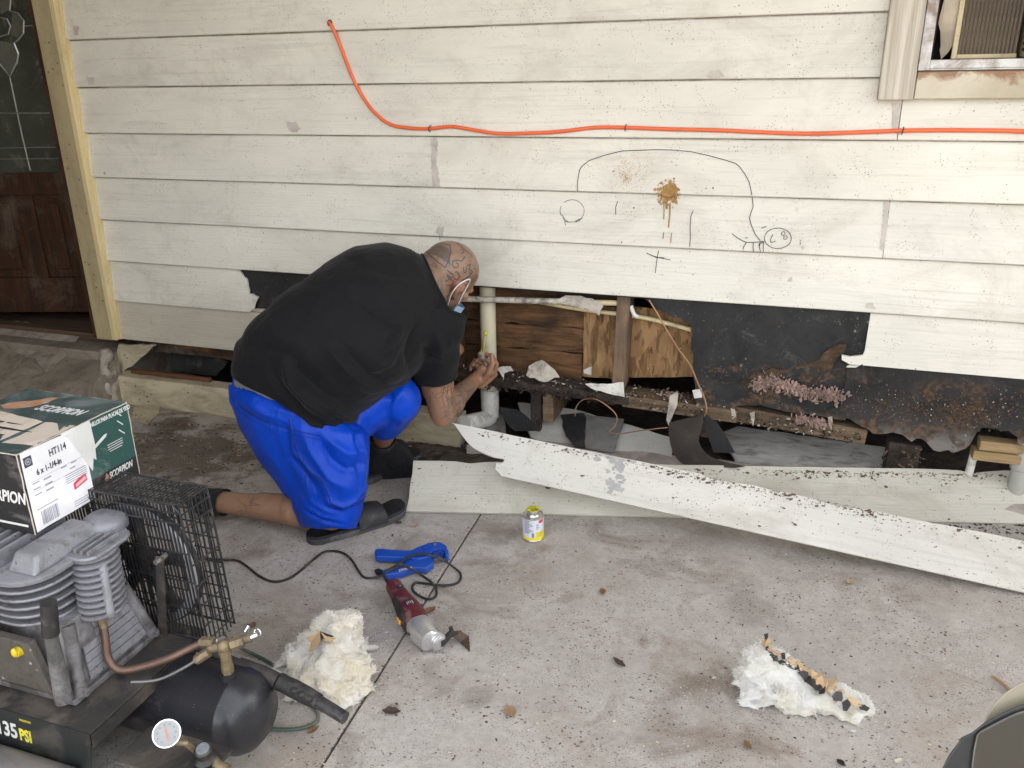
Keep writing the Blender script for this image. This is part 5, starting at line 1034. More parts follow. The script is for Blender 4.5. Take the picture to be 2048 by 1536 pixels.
# crankcase
def frus(x0, x1, y0, y1, z0, z1, ix0, ix1, iy0, iy1, g=None):
    g = g or G(); g.add([V(x0, y0, z0), V(x1, y0, z0), V(x1, y1, z0), V(x0, y1, z0), V(x0+ix0, y0+iy0, z1), V(x1-ix1, y0+iy0, z1), V(x1-ix1, y1-iy1, z1), V(x0+ix0, y1-iy1, z1)], [(0,1,2,3),(4,5,6,7),(0,1,5,4),(1,2,6,5),(2,3,7,6),(3,0,4,7)]); return g
g = frus(-1.52, -1.250, -1.842, -1.615, .2345, .375, .02, .025, .03, .035); crank = acp('crankcase', g, M_CASTD, bevel=.004)
g = G(); g.bb(-1.53, -1.243, -1.85, -1.607, .2208, .234); acp('base_flange', g, M_CASTD, crank, bevel=.003)
def cr(f, h, off=0):  # point on the sloping right face: f along y 0..1, h height 0..1
    z = .2345+.1405*h; x = -1.250-.025*h+off; y0 = -1.842+.03*h; y1 = -1.615-.035*h; return V(x, y0+(y1-y0)*f, z)
pl = None
for i in range(7):                                       # ribs between the horizontal grooves
    a, b = .08+i*.125, .08+(i+1)*.125-.012; f0 = .36 if a > .50 else .17; g = G(); P = [cr(f0, a), cr(.87, a), cr(.87, b), cr(f0, b)]; g.plate([q+V(.006, 0, 0) for q in P], [q+V(-.002, 0, 0) for q in P]); acp('side_rib', g, M_CAST, crank, bevel=.0012)
for f in (.06, .93):
    g = G(); g.cyl(cr(f, -.02, .002), cr(f, .98, .002), .014, .013, 14); acp('corner_post', g, M_CASTD, crank, smooth=40); g = G(); g.cyl(cr(f, .02, .016)-V(.002, 0, .004), cr(f, .02, .016)+V(0, 0, .008), .007, n=6); acp('bolt', g, M_CASTD, crank)
g = frus(-1.50, -1.285, -1.858, -1.843, .245, .36, .03, .03, -.004, 0); acp('front_cover', g, M_GREASE, crank, bevel=.003)
cp_ = on_y(42, 1300, -1.858); g = G(); g.cyl(cp_, cp_+V(0, -.012, .002), .011, .009, 12); g.ell(cp_+V(0, -.014, .004), (.007, .005, .010)); acp('oil_plug', g, pm('yellow_plug', (.65,.50,.02), .5, .2, 30, .1, 40, dirt=(.2,.15,.05), dirt_amt=.3), crank, smooth=40)
a = on_y(97, 1205, -1.86); b = on_y(105, 1265, -1.858); c = on_y(128, 1400, -1.858); b = V(b.x, -1.862, b.z)
g = G(); g.cyl(b, a, .0155, .0145, 16); acp('breather_grip', g, M_RUB, smooth=40)
g = G(); g.tube([c, c.lerp(b, .5), b], [.017, .015, .012], 14); acp('breather_tube', g, M_CASTD, crank, smooth=40)
# finned cylinder block and head
def rrect(cx, cy, hx, hy, r, z, n=6):
    out = []
    for qx, qy, a0 in ((1, 1, 0), (-1, 1, 90), (-1, -1, 180), (1, -1, 270)):
        for k in range(n+1):
            a = R(a0+90*k/n); out.append(V(cx+qx*(hx-r)+r*math.cos(a), cy+qy*(hy-r)+r*math.sin(a), z))
    return out
g = G(); g.rings([rrect(-1.405, -1.737, .085, .07, .05, .37), rrect(-1.405, -1.737, .085, .07, .05, .475)]); blk = acp('cylinder_block', g, M_CASTD)
fin = None
for i in range(5):
    z = .374+.0205*i; hx, hy = .108+.002*i, .098+.003*i
    g = G(); g.rings([rrect(-1.405, -1.742, hx, hy, .075, z), rrect(-1.405, -1.742, hx+.001, hy+.001, .075, z+.003), rrect(-1.405, -1.742, hx, hy, .075, z+.006)]); acp('cooling_fin', g, M_CAST, blk, smooth=40)
g = G(); g.rings([rrect(-1.405, -1.742, .120, .112, .07, .4765), rrect(-1.405, -1.742, .121, .113, .07, .484), rrect(-1.405, -1.742, .116, .108, .07, .488)]); head_ = acp('cylinder_head', g, M_CAST, smooth=40)
for i in range(5):
    x = -1.495+.026*i-.008; g = G(); P = []
    for k in range(9): a = R(90+90*k/8); P.append((-1.842+.05+.05*math.cos(a), .4885+.046*math.sin(a)))
    P = [(-1.842, .4885)]+P[::-1]+[(-1.66, .5225), (-1.65, .4885)]; P[-2] = (-1.66, .5215)
    P = [(a, min(b, .5215)) for a, b in P]
    g.plate([V(x-.003, a, b) for a, b in P], [V(x+.003, a, b) for a, b in P]); acp('head_fin', g, M_CAST, head_, bevel=.0015)
g = frus(-1.372, -1.300, -1.825, -1.655, .4885, .5215, .004, .012, .022, .01); acp('head_plate', g, M_CAST, head_, bevel=.006)
# finned after cooler standing at the corner
CX, CY = -1.268, -1.715; CT = V(-1.282, -1.700, .475); CB = V(-1.262, -1.725, .362)
g = G(); g.tube([CB, CT], .024, 20); col = acp('cooler_core', g, M_CAST, smooth=40)
for i in range(10):
    c = CB.lerp(CT, i/9); g = G(); rs = []
    for dz, k in ((0, .97), (.0018, 1.0), (.0042, 1.0), (.006, .95)):
        rs.append([c+V(.043*k*math.cos(2*math.pi*j/28)*(1+.0*i), .049*k*math.sin(2*math.pi*j/28), dz+.22*(.049*k*math.sin(2*math.pi*j/28))*0) for j in range(28)])
    g.rings(rs); acp('cooling_fin', g, M_CAST, col, smooth=40)
g = G(); g.cyl(CB+V(.036, -.018, .0), CT+V(.034, -.018, -.01), .009, n=12); g.cyl(CB+V(-.0, -.0, -.006), CB+V(0, 0, .0), .03, n=20); acp('cooler_bolt_boss', g, M_CAST, col, smooth=40, kind='stuff')
g = G(); g.rings([rrect(-1.29, -1.688, .046, .062, .03, .4815), rrect(-1.29, -1.688, .048, .064, .03, .487), rrect(-1.29, -1.688, .046, .062, .03, .491)]); hp = acp('valve_cover', g, M_CAST, smooth=40)
for i in range(5):
    x = -1.325+.0165*i; g = G(); g.bb(x-.0025, x+.0025, -1.738, -1.655, .4912, .501); acp('cover_ridge', g, M_CAST, hp, bevel=.001)
g = G(); g.lathe((-1.318, -1.628, .4885), (0, 0, 1), [(0, .045), (.012, .046), (.020, .044), (.026, .036), (.028, .001)], 28); acp('intake_dome', g, M_CAST, head_, smooth=40)
# copper delivery pipe and brass check valve
fit = CB+V(.004, -.012, -.006)
g = G(); g.cyl(fit, fit+V(.004, -.004, -.018), .012, .010, 6); g.cyl(fit+V(.003, -.003, -.016), fit+V(.006, -.006, -.028), .0085, n=14); acp('pipe_nut', g, M_BRASS, smooth=30)
VB = V(-1.018, -1.675, .224)
pth = spline([fit+V(.005, -.005, -.024), fit+V(.013, -.014, -.052), fit+V(.022, -.024, -.088), fit+V(.045, -.022, -.110), fit+V(.085, -.002, -.107), fit+V(.14, .022, -.088), VB+V(-.050, .002, .062), VB+V(-.022, 0, .068)], 7)
g = G(); g.tube(pth, .0078, 14); acp('delivery_pipe', g, M_PIPECU, smooth=60)
g = G(); g.cyl(VB+V(-.055, .0, .0615), VB+V(-.022, 0, .068), .0115, n=6); acp('pipe_nut', g, M_BRASS)
g = G(); g.cyl(VB, VB+V(0, 0, .022), .0125, n=6); g.cyl(VB+V(0, 0, .022), VB+V(0, 0, .055), .011, n=16); g.cyl(VB+V(0, 0, .045), VB+V(0, 0, .06), .0135, n=6); g.ell(VB+V(0, 0, .064), .0145); g.cyl(VB+V(-.03, -.012, .058), VB+V(.045, .03, .075), .0095, n=14); g.cyl(VB+V(.012, .006, .066), VB+V(.034, .02, .072), .0125, n=6); g.cyl(VB+V(-.022, -.02, .06), VB+V(-.045, -.035, .045), .010, n=6); vlv = acp('check_valve', g, M_BRASS, smooth=30)
g = G(); g.cyl(VB+V(.045, .03, .075), VB+V(.056, .038, .079), .0065, n=12); g.cyl(VB+V(.030, .034, .084), VB+V(.036, .040, .096), .004, n=10); g.tube([VB+V(.056+.008*math.cos(a), .038+.002*math.sin(a), .083+.008*math.sin(a)) for a in [k*.5236 for k in range(12)]], .0016, 6, closed=True); g.lathe(VB+V(-.006, .004, .077), (0, -.3, 1), [(0, .012), (.0015, .012), (.002, .008)], 20, cap=False); acp('relief_valve', g, M_CHROME, vlv, smooth=40)
g = G(); g.tube(spline([VB+V(-.035, -.028, .052), V(-1.09, -1.72, .25), V(-1.14, -1.74, .225), V(-1.19, -1.76, .222)], 6), .0035, 8); acp('unloader_tube', g, pm('dull_aluminium_tube', (.18,.175,.165), .4, .1, 10, 0, metal=.6), smooth=60)
# gauge, regulator, quick coupler on their bracket
GC = on_y(333, 1467, -1.893); gd = (CAM_LOC-GC).normalized(); gd = (gd+V(.25, -.1, .15)).normalized()
g = G(); g.lathe(GC-gd*.016, gd, [(0, .018), (.002, .0238), (.014, .0238), (.0155, .0225)], 36); gg = acp('pressure_gauge', g, M_PANEL, smooth=35)
g = G(); g.lathe(GC-gd*.004, gd, [(0, .0243), (.004, .0250), (.0065, .0243), (.0065, .0222), (.003, .0218)], 40, cap=False); acp('gauge_rim', g, M_CHROME, gg, smooth=35)
g = G(); g.cyl(GC-gd*.001, GC+gd*.0002, .0219, n=36); acp('gauge_dial', g, pm('dial_white', (.30,.305,.305), .3, .08, 30, 0, dirt=(.4,.38,.36), dirt_amt=.2), gg)
x_, y_, _ = frame(gd); g = G()
for k in range(9):
    a = R(-135+270*k/8)-math.pi/2; d = -x_*math.sin(a)*0+(V(0, 0, 1)-gd*gd.z).normalized()*math.cos(R(-135+270*k/8))+gd.cross((V(0, 0, 1)-gd*gd.z).normalized())*(-math.sin(R(-135+270*k/8)))
    c = GC+gd*.0006+d*.0155; g.box(c, (.0035, .0035, .0004), Matrix((x_, y_, gd)).transposed())
acp('dial_print', g, pm('dial_grey_print', (.22,.24,.24), .6, .1, 20, 0), gg, kind='stuff')
upg = (V(0, 0, 1)-gd*gd.z).normalized(); rtg = upg.cross(gd); g = G(); P = [GC+gd*.0013+upg*a+rtg*b for a, b in ((-.014, -.0008), (-.014, .0008), (.004, .0012), (.013, .0003), (.013, -.0003), (.004, -.0012))]; g.plate(P, [q-gd*.0005 for q in P]); acp('gauge_needle', g, pm('needle_orange', (.55,.20,.08), .5, .05, 9, 0), gg)
RC = on_y(408, 1492, -1.83); g = G(); g.tube([GC-gd*.012+V(.004, 0, -.018), GC+V(.018, .02, -.034), RC+V(-.02, 0, -.02)], .0055, 10); acp('gauge_stem', g, M_BRASS, smooth=50)
g = G(); g.lathe(RC+V(0, 0, -.04), (.15, -.25, 1), [(0, .022), (.02, .022), (.026, .016), (.03, .014), (.032, .016), (.046, .016), (.048, .013)], 28); rg = acp('regulator', g, M_PANEL, smooth=30)
g = G(); rax = V(.15, -.25, 1).normalized(); g.lathe(RC+V(0, 0, -.04)+rax*.0482, rax, [(0, .0125), (.002, .0118), (.0022, .008), (.001, .007), (.001, .001)], 28); acp('regulator_knob', g, pm('grey_knob', (.16,.17,.19), .4, .15, 20, .1, 60, dirt=(.4,.38,.36), dirt_amt=.25, dscale=30), rg, smooth=30)
g = G(); g.cyl(RC+V(.012, 0, -.03), RC+V(.022, -.002, -.032), .012, n=6); g.cyl(RC+V(.022, -.002, -.032), RC+V(.040, -.006, -.036), .0095, n=14); g.cyl(RC+V(.040, -.006, -.036), RC+V(.052, -.008, -.038), .0125, n=18); g.cyl(RC+V(.052, -.008, -.038), RC+V(.060, -.010, -.040), .011, n=18, cap=False); g.tube([RC+V(.0605, -.010, -.040)+V(.1*.0, math.cos(a)*.010, math.sin(a)*.010) for a in [k*.35 for k in range(18)]], .0016, 6, closed=True); acp('quick_coupler', g, M_BRASS, smooth=30)
g = G(); g.bb(-1.13, -.93, -1.89, -1.79, .150, .156); acp('bracket', g, M_DECK, bevel=.003)
for x in (-1.115, -.945): g = G(); g.bb(x-.008, x+.008, -1.85, -1.82, .0, .1498); acp('bracket_leg', g, M_DECK)
# wire belt guard with flywheel inside
gx0, gx1, gy0, gy1, gz0, gz1 = -1.50, -1.143, -1.602, -1.512, .205, .552
rw = .0021
def rod(g, a, b, r=rw): g.cyl(a, b, r, n=5)
def tilt(x, y, z):  # guard leans a little outwards at its foot, like in the picture
    return V(x+.018*(.552-z)/.35, y, z)
guard = acp('belt_guard', (lambda g: [g.tube([tilt(gx0, y, gz0), tilt(gx1-.02, y, gz0), tilt(gx1, y, gz0+.02), tilt(gx1, y, gz1-.018), tilt(gx1-.014, y, gz1), tilt(gx0, y, gz1)], .0026, 6) for y in (gy0, gy1)] and g)(G()), M_WIRE, kind='stuff')
g = G(); n = int((gx1-gx0)/.0092)
for i in range(n+1): x = gx0+(gx1-gx0)*i/n; rod(g, tilt(x, gy0, gz0), tilt(x, gy0, gz1))
for z in (.215, .226, .30, .37, .44, .51, .535): rod(g, tilt(gx0, gy0-.003, z), tilt(gx1, gy0-.003, z))
acp('front_grille', g, M_WIRE, guard, kind='stuff')
g = G()
for i in range(n+1):
    if i % 2 == 0: x = gx0+(gx1-gx0)*i/n; rod(g, tilt(x, gy1, gz0), tilt(x, gy1, gz1))
for k in range(12): z = gz0+(gz1-gz0)*k/11; rod(g, tilt(gx0, gy1+.002, z), tilt(gx1, gy1+.002, z))
acp('back_grille', g, M_WIRE, guard, kind='stuff')
g = G()
for k in range(n+1): x = gx0+(gx1-gx0)*k/n; rod(g, tilt(x, gy0, gz1), tilt(x, gy1, gz1))
for y in (-1.585, -1.557, -1.53): rod(g, tilt(gx0, y, gz1-.002), tilt(gx1, y, gz1-.002))
acp('top_grille', g, M_WIRE, guard, kind='stuff')
g = G()
for k in range(8): y = gy0+(gy1-gy0)*k/7; rod(g, tilt(gx1, y, gz0), tilt(gx1, y, gz1), .0018)
for z in (.225, .26, .31, .36, .41, .46, .50, .53): rod(g, tilt(gx1+.002, gy0, z), tilt(gx1+.002, gy1, z))
acp('side_grille', g, M_WIRE, guard, kind='stuff')
FC = V(-1.30, -1.565, .365)
g = G(); N = 48; rs = []
for k in range(N):
    a = 2*math.pi*k/N; d = V(math.cos(a), 0, math.sin(a)); rs.append([FC+d*r_+V(0, y_, 0) for r_, y_ in ((.128, -.012), (.146, -.014), (.148, -.006), (.140, .0), (.148, .006), (.146, .014), (.128, .012))])
g.rings(rs, closed=True); fw = acp('flywheel', g, pm('grey_flywheel', (.42,.42,.43), .5, .15, 14, .2, 60, metal=.3, dirt=(.15,.13,.12), dirt_amt=.4), smooth=40)
for k in range(5):
    a = 2*math.pi*k/5+.3; d = V(math.cos(a), 0, math.sin(a)); g = G(); g.tube([FC+d*.02, FC+d*.08, FC+d*.130], [.018, .013, .016], 8); acp('spoke', g, M_DECK, fw, smooth=50)
g = G(); g.cyl(FC-V(0, .02, 0), FC+V(0, .02, 0), .03, n=24); acp('hub', g, M_DECK, fw, smooth=40)
g = G(); rs = []
for k in range(N):
    a = R(-75+215*k/(N-1)); d = V(math.cos(a), 0, math.sin(a)); rs.append([FC+d*.1445+V(0, -.006, 0), FC+d*.1515+V(0, -.007, 0), FC+d*.1515+V(0, .007, 0), FC+d*.1445+V(0, .006, 0)])
g.rings(rs); acp('drive_belt', g, M_RUB, fw, smooth=40)
g = G(); a = on_y(318, 1115, -1.625); b = on_y(325, 1305, -1.612); g.add([a+V(-.010, 0, 0), a+V(.010, 0, 0), b+V(.012, 0, -.02), b+V(-.012, 0, -.02), a+V(-.010, .004, 0), a+V(.010, .004, 0), b+V(.012, .004, -.02), b+V(-.012, .004, -.02)], [(0,1,2,3),(4,5,6,7),(0,1,5,4),(1,2,6,5),(2,3,7,6),(3,0,4,7)]); acp('guard_strut', g, M_DECK, guard)
g = G(); g.cyl(a+V(0, -.012, -.006), a+V(0, .02, -.006), .006, n=8); acp('strut_bolt', g, M_TIN, guard)
# carrying handle with black ribbed grip
HP = [on_z(u, v, z) for u, v, z in ((478,1330,.19),(520,1345,.182),(556,1362,.172),(565,1366,.168),(585,1376,.162),(638,1404,.150),(640,1405,.150),(690,1436,.140))]
g = G(); g.tube(HP[:3], .0165, 16); hd_ = acp('handle', g, M_DECK, smooth=50); g = G(); g.tube([V(-1.62, -1.585, .205), V(-1.3, -1.575, .205), HP[0]], .012, 12); acp('handle_bar', g, M_DECK, smooth=50)
g = G(); g.tube([HP[2], HP[3]], .0185, 16); g.tube([HP[2].lerp(HP[3], .25), HP[2].lerp(HP[3], .35)], .0195, 16); acp('grip_collar', g, M_RUB, hd_, smooth=40)
g = G(); g.tube([HP[3], HP[4], HP[4].lerp(HP[5], .5), HP[5]], [.0175, .0190, .0185, .016], 18); acp('grip', g, M_RUB, hd_, smooth=50)
for f in (.18, .45, .72):
    q = HP[4].lerp(HP[5], f)+V(.002, -.012, .010); g = G(); g.ell(q, (.010, .008, .007)); acp('grip_bump', g, M_RUB, hd_, smooth=50)
g = G(); g.tube([HP[5], HP[7]], [.0138, .0132], 18); acp('grip_sleeve', g, M_TANK, hd_, smooth=50)
g = G(); g.tube(spline([on_z(u, v, z) for u, v, z in ((470,1290,.03),(500,1305,.015),(530,1320,.006),(575,1350,.006),(612,1395,.006),(634,1425,.006),(632,1444,.006),(605,1456,.006),(570,1459,.006),(520,1455,.006),(450,1440,.006))], 7), .0042, 8)
obj('air_hose', g, pm('green_hose', (.055,.085,.065), .5, .2, 14, .2, 60, dirt=(.25,.22,.18), dirt_amt=.3), None, smooth=60, label='thin green hose looping on the slab beside the tank end', cat='hose')
# ------------------------------------------------------------------ carton of screws standing on the pump
bx_ = thing('screw_carton', (-1.52, -1.60, .5222), 'worn green and black screw carton with taped lid standing on the compressor pump', 'box')
x0, x1, y0, y1, z0, z1 = -1.668, -1.378, -1.744, -1.456, .5225, .700
def carton(name, c, **k): return pm(name, c, .6, .12, 9, .15, 60, **k)
M_BGREEN = carton('carton_green_print', (.018,.075,.062), dirt=(.30,.32,.30), dirt_amt=.32, dscale=11); M_BBLACK = carton('carton_black_print', (.014,.014,.015), dirt=(.22,.20,.19), dirt_amt=.25, dscale=11); M_BTOP = carton('carton_top_print', (.040,.065,.062), dirt=(.20,.23,.23), dirt_amt=.55, dscale=9); M_BEDGE = carton('carton_raw_edge', (.52,.46,.38)); M_BLABEL = carton('carton_label', (.80,.79,.80)); M_BTAPE = carton('carton_tape', (.60,.52,.43), dirt=(.42,.34,.27), dirt_amt=.4); M_BPRINT = carton('carton_white_print', (.66,.66,.64)); M_BINK = carton('carton_ink', (.06,.06,.08)); M_BORANGE = carton('carton_orange_print', (.40,.20,.10), dirt=(.45,.36,.3), dirt_amt=.5, dscale=40)
g = G(); g.bb(x0, x1, y0, y1, z0, z1-.002); acp('carton_body', g, M_BBLACK, bx_, bevel=.002)
def quad(name, P, n_, m, off=.0008, th=.0006):
    n_ = Vector(n_); g = G(); g.plate([V(*q)+n_*off for q in P], [V(*q)+n_*(off-th) for q in P]); return obj(name, g, m, bx_)
fx = lambda a, b: V(x1, y0+(y1-y0)*a, z0+(z1-z0)*b)       # label face, a 0..1 left to right, b up
ff = lambda a, b: V(x0+(x1-x0)*a, y0, z0+(z1-z0)*b); ft = lambda a, b: V(x0+(x1-x0)*a, y0+(y1-y0)*b, z1-.002)
quad('side_print', [fx(.45, .26), fx(.993, .26), fx(.993, .99), fx(.45, .99)], (1, 0, 0), M_BGREEN, .0004)
quad('top_flap', [ft(.004, .004), ft(.996, .004), ft(.996, .996), ft(.004, .996)], (0, 0, 1), M_BTOP, .0018, .0018)
g = G()
for a, b in ((fx(0, 0), fx(0, 1)), (fx(1, 0), fx(1, 1)), (ft(1, 0), ft(1, 1)), (ft(0, 0), ft(1, 0)), (ft(0, 1), ft(1, 1)), (ft(0, 0), ft(0, 1))):
    P = rough([a, b], .0007, .012, 3, closed=False); g.tube(P, .0013, 5)
obj('worn_edge', g, M_BEDGE, bx_, kind='stuff')
quad('label', rough([fx(.012, .02), fx(.54, .02), fx(.54, .97), fx(.02, .985)], .0006, .03, 2), (1, 0, 0), M_BLABEL, .0014)
quad('tape', rough([fx(.36, .992), fx(.622, .992), fx(.632, .70), fx(.618, .48), fx(.590, .52), fx(.565, .37), fx(.50, .60), fx(.42, .90)], .0005, .03, 4), (1, 0, 0), M_BTAPE if False else carton('clear_tape', (.66,.66,.63)), .0020)
quad('tape', rough([ft(.0, .08), ft(.55, .10), ft(.998, .14), ft(.998, .50), ft(.72, .50), ft(.45, .52), ft(.2, .56), ft(.0, .62)], .0016, .02, 5), (0, 0, 1), M_BTAPE, .0026)
for P in ([(.05,.44),(.25,.425),(.42,.41),(.62,.40),(.45,.385),(.22,.39),(.05,.41)], [(.42,.33),(.60,.325),(.80,.315),(.62,.30),(.45,.305)], [(.25,.24),(.45,.235),(.66,.22),(.50,.205),(.3,.21)]): quad('torn_slit', [ft(a, b) for a, b in P], (0, 0, 1), M_BBLACK, .0032)
flat_text('SCORPION', .040, ft(.44, .66)+V(0, 0, .0024), (1, 0, 0), (0, 1, 0), M_BPRINT, bx_, shear=.3, bold=.0012, sx=.62)
quad('scorpion_print', [ft(a, b)+V(0, 0, 0) for a, b in rough([(.12,.66),(.20,.62),(.30,.64),(.38,.70),(.43,.80),(.42,.90),(.35,.90),(.26,.80),(.18,.75)], .012, .05, 7)], (0, 0, 1), M_BORANGE, .0024)
flat_text('SCORPION', .021, fx(.70, .155)+V(.0012, 0, 0), (0, 1, 0), (0, 0, 1), M_BPRINT, bx_, shear=.3, bold=.0006, sx=.66)
quad('scorpion_print', [fx(a, b) for a, b in rough([(.60,.06),(.64,.10),(.66,.2),(.68,.25),(.70,.2),(.69,.10),(.67,.04),(.63,.03)], .008, .04, 8)], (1, 0, 0), M_BORANGE, .0014)
flat_text('TORNILLOS PARA PLACAS DE YESO', .0135, fx(.57, .90)+V(.0006, 0, 0), (0, 1, 0), (0, 0, 1), M_BPRINT, bx_, bold=.0005, sx=.60)
g = G(); pa, pb = fx(.60, .62)+V(.0012, 0, 0), fx(.76, .73)+V(.0012, 0, 0); up_ = V(0, -.35, 1).normalized()
sh_ = (pb-pa); nn2 = V(0, -sh_.z, sh_.y).normalized(); scr_ = [pa+nn2*.008, pa-nn2*.008, pa+sh_*.12-nn2*.0035, pa+sh_*.86-nn2*.0035, pb, pa+sh_*.86+nn2*.0035, pa+sh_*.12+nn2*.0035]; g.plate(scr_, [q-V(.0006, 0, 0) for q in scr_])
obj('screw_print', g, M_BPRINT, bx_)
g = G()
for i in range(4):
    q = fx(.74, .58-.03*i)+V(.0012, 0, 0); g.box(q+V(0, .022, 0), (.0004, .044-.008*(i == 3), .0016))
for i in range(3): q = fx(.90, .90-.12*i)+V(.0012, 0, 0); g.box(q, (.0012, .020, .0022), Matrix.Rotation(-.8, 3, 'X'))
for a, w_ in ((.76, .05),): g.box(fx(a+.05, .085)+V(.0012, 0, 0), (.0004, .05, .003))
obj('fine_print', g, M_BPRINT, bx_, kind='stuff')
flat_text('HT114', .021, fx(.235, .80)+V(.0018, 0, 0), (0, 1, 0), (0, 0, 1), M_BINK, bx_, bold=.0004, sx=.72)
flat_text('6 x 1-1/4-in', .018, fx(.11, .66)+V(.0018, 0, 0), (0, 1, 0), (0, 0, 1), M_BINK, bx_, bold=.0004, sx=.72)
M_LTGREY = carton('carton_grey_ink', (.34,.34,.38)); g = G()
for b in (.585, .515, .445): g.box(fx(.09, b)+V(.0018, 0, 0), (.0004, .016, .0025)); g.box(fx(.185, b-.012)+V(.0018, 0, 0), (.0004, .018, .0035))
for b, a in ((.60, .33), (.54, .40), (.60, .42)): g.box(fx(a, b)+V(.0018, 0, 0), (.0004, .014, .003))
for i in range(5): g.box(fx(.42, .485-.026*i)+V(.0018, 0, 0), (.0004, .055, .0014))
for b in (.61, .49): g.box(fx(.28, b)+V(.0017, 0, 0), (.0003, .13, .0006))
for i in range(3): g.box(fx(.44, .12-.03*i)+V(.0018, 0, 0), (.0004, .05, .0014))
g.box(fx(.14, .27)+V(.0018, 0, 0), (.0004, .05, .002)); obj('label_print', g, M_LTGREY, bx_, kind='stuff')
g = G(); rnd = random.Random(2); yy = y0+.022
while yy < y0+.062: w_ = rnd.choice([.0008, .0012, .0022]); g.box(V(x1+.0018, yy, z0+.026), (.0004, w_, .030)); yy += w_+rnd.choice([.0008, .0014])
obj('barcode', g, M_LTGREY, bx_, kind='stuff')
quad('red_logo', [fx(.38, .26), fx(.50, .30), fx(.50, .39), fx(.46, .39), fx(.38, .345)], (1, 0, 0), M_RED, .0018); quad('logo_patch', [fx(.395, .285), fx(.49, .32), fx(.49, .365), fx(.395, .325)], (1, 0, 0), carton('logo_pink', (.75,.45,.45)), .0022)
quad('square_mark', [fx(.035, .80), fx(.10, .80), fx(.10, .92), fx(.035, .92)], (1, 0, 0), M_BINK, .0018)
g = G(); c = fx(.0675, .86)+V(.0022, 0, 0); g.tube([c+V(0, .006*math.cos(k*.5), .006*math.sin(k*.5)) for k in range(13)], .0011, 5); g.box(c, (.0006, .005, .005)); obj('mark_ring', g, M_LTGREY, bx_, kind='stuff')
flat_text('SCORPION', .036, ff(.985, .38)-V(0, .0006, 0), (1, 0, 0), (0, 0, 1), M_BPRINT, bx_, shear=.3, bold=.001, sx=.72, align='RIGHT')
quad('scorpion_print', [ff(a, b) for a, b in rough([(.55,.50),(.66,.46),(.74,.55),(.78,.70),(.72,.74),(.64,.64)], .015, .05, 11)], (0, -1, 0), M_BORANGE, .0008)
g = G(); g.box(ff(.75, .10)-V(0, .0008, 0), (.12, .0004, .005)); obj('bottom_print', g, M_BPRINT, bx_)
# ------------------------------------------------------------------ the kneeling man
person = thing('person', (-1.30, -.72, 0), 'kneeling man with tattooed shaved head, black t-shirt and blue shorts working at the wall', 'person')
def skin_mat():
    t = NT('tattooed_skin'); a = t.noise(7, 5, .55, .3); b = t.noise(40, 4, .6)
    col = t.mix(t.ramp(a, (.3, 0), (.7, 1)), (.30,.160,.095), (.39,.220,.140)); col = t.mix(t.math('MULTIPLY', t.ramp(b, (.4, 0), (.7, 1)), .25), col, (.26,.12,.07))
    # ink: swirling script-like lines, kept to where the man is tattooed
    wv = t.n('ShaderNodeTexWave', wave_type='RINGS', rings_direction='SPHERICAL'); wv.inputs['Scale'].default_value = 9; wv.inputs['Distortion'].default_value = 11; wv.inputs['Detail'].default_value = 2.5; wv.inputs['Detail Scale'].default_value = 2.2
    t.l(t.map((1, 1, 1), loc=(.3, .2, .1)), wv.inputs['Vector'])
    ln = t.ramp(wv.outputs['Fac'], (.04, 1), (.22, 0)); sh = t.ramp(t.noise(17, 5, .6, 1.8), (.52, 0), (.60, 1))
    vc = t.n('ShaderNodeAttribute', attribute_name='ink'); k = vc.outputs['Fac']
    col = t.mix(t.math('MULTIPLY', k, .38), col, (.17,.135,.10)); col = t.mix(t.math('MULTIPLY', t.math('MULTIPLY', sh, k), .55), col, (.13,.115,.09)); col = t.mix(t.math('MULTIPLY', t.math('MULTIPLY', ln, k), .12), col, (.14,.12,.10))
    l2 = t.ramp(t.math('ABSOLUTE', t.math('SUBTRACT', t.noise(34, 2, .5, 1.2), .5)), (.01, 1), (.05, 0)); col = t.mix(t.math('MULTIPLY', t.math('MULTIPLY', l2, k), .30), col, (.14,.12,.10))
    va = t.n('ShaderNodeAttribute', attribute_name='flush'); col = t.mix(t.math('MULTIPLY', va.outputs['Fac'], .5), col, (.46,.165,.10))
    return t.fin(col, .47, 0, t.bump(b, .12, .002), .45, Subsurface_Weight=.12, Subsurface_Radius=(.012, .005, .003), Subsurface_Scale=.5)
M_SKIN = skin_mat()
Yp = lambda u, v, y: on_y(u, v, y)
J = dict(hipR=Yp(548, 800, -.80), kneeR=on_z(664, 1030, .094), ankR=on_z(445, 1004, .062), hipL=Yp(560, 760, -.60), kneeL=Yp(796, 798, -.585), ankL=Yp(762, 885, -.375),
         shR=Yp(864, 672, -.485), elbR=Yp(884, 822, -.40), wrR=Yp(948, 762, -.115), neck=Yp(858, 572, -.40), head=Yp(899, 549, -.30), pel=Yp(545, 760, -.70), mid=Yp(680, 650, -.58), chest=Yp(800, 590, -.46))
g = G()
g.limb(J['pel'], J['mid'], .108, .13, 20); g.limb(J['mid'], J['chest'], .14, .135, 20); g.limb(J['chest'], J['neck'], .125, .07, 20)
g.limb(J['hipR'], J['kneeR'], .098, .046); g.limb(J['hipL'], J['kneeL'], .095, .060)
def shin(a, b, side):
    g.limb(a, b, .048, .036); m = a.lerp(b, .32)+side*.016; g.ell(m, (.055, .055, .055)); g.limb(a.lerp(b, .18)+side*.012, a.lerp(b, .62)+side*.006, .053, .045)
shin(J['kneeR'], J['ankR'], V(0, 0, .3)); shin(J['kneeL'], J['ankL'], V(-.6, .3, 0))
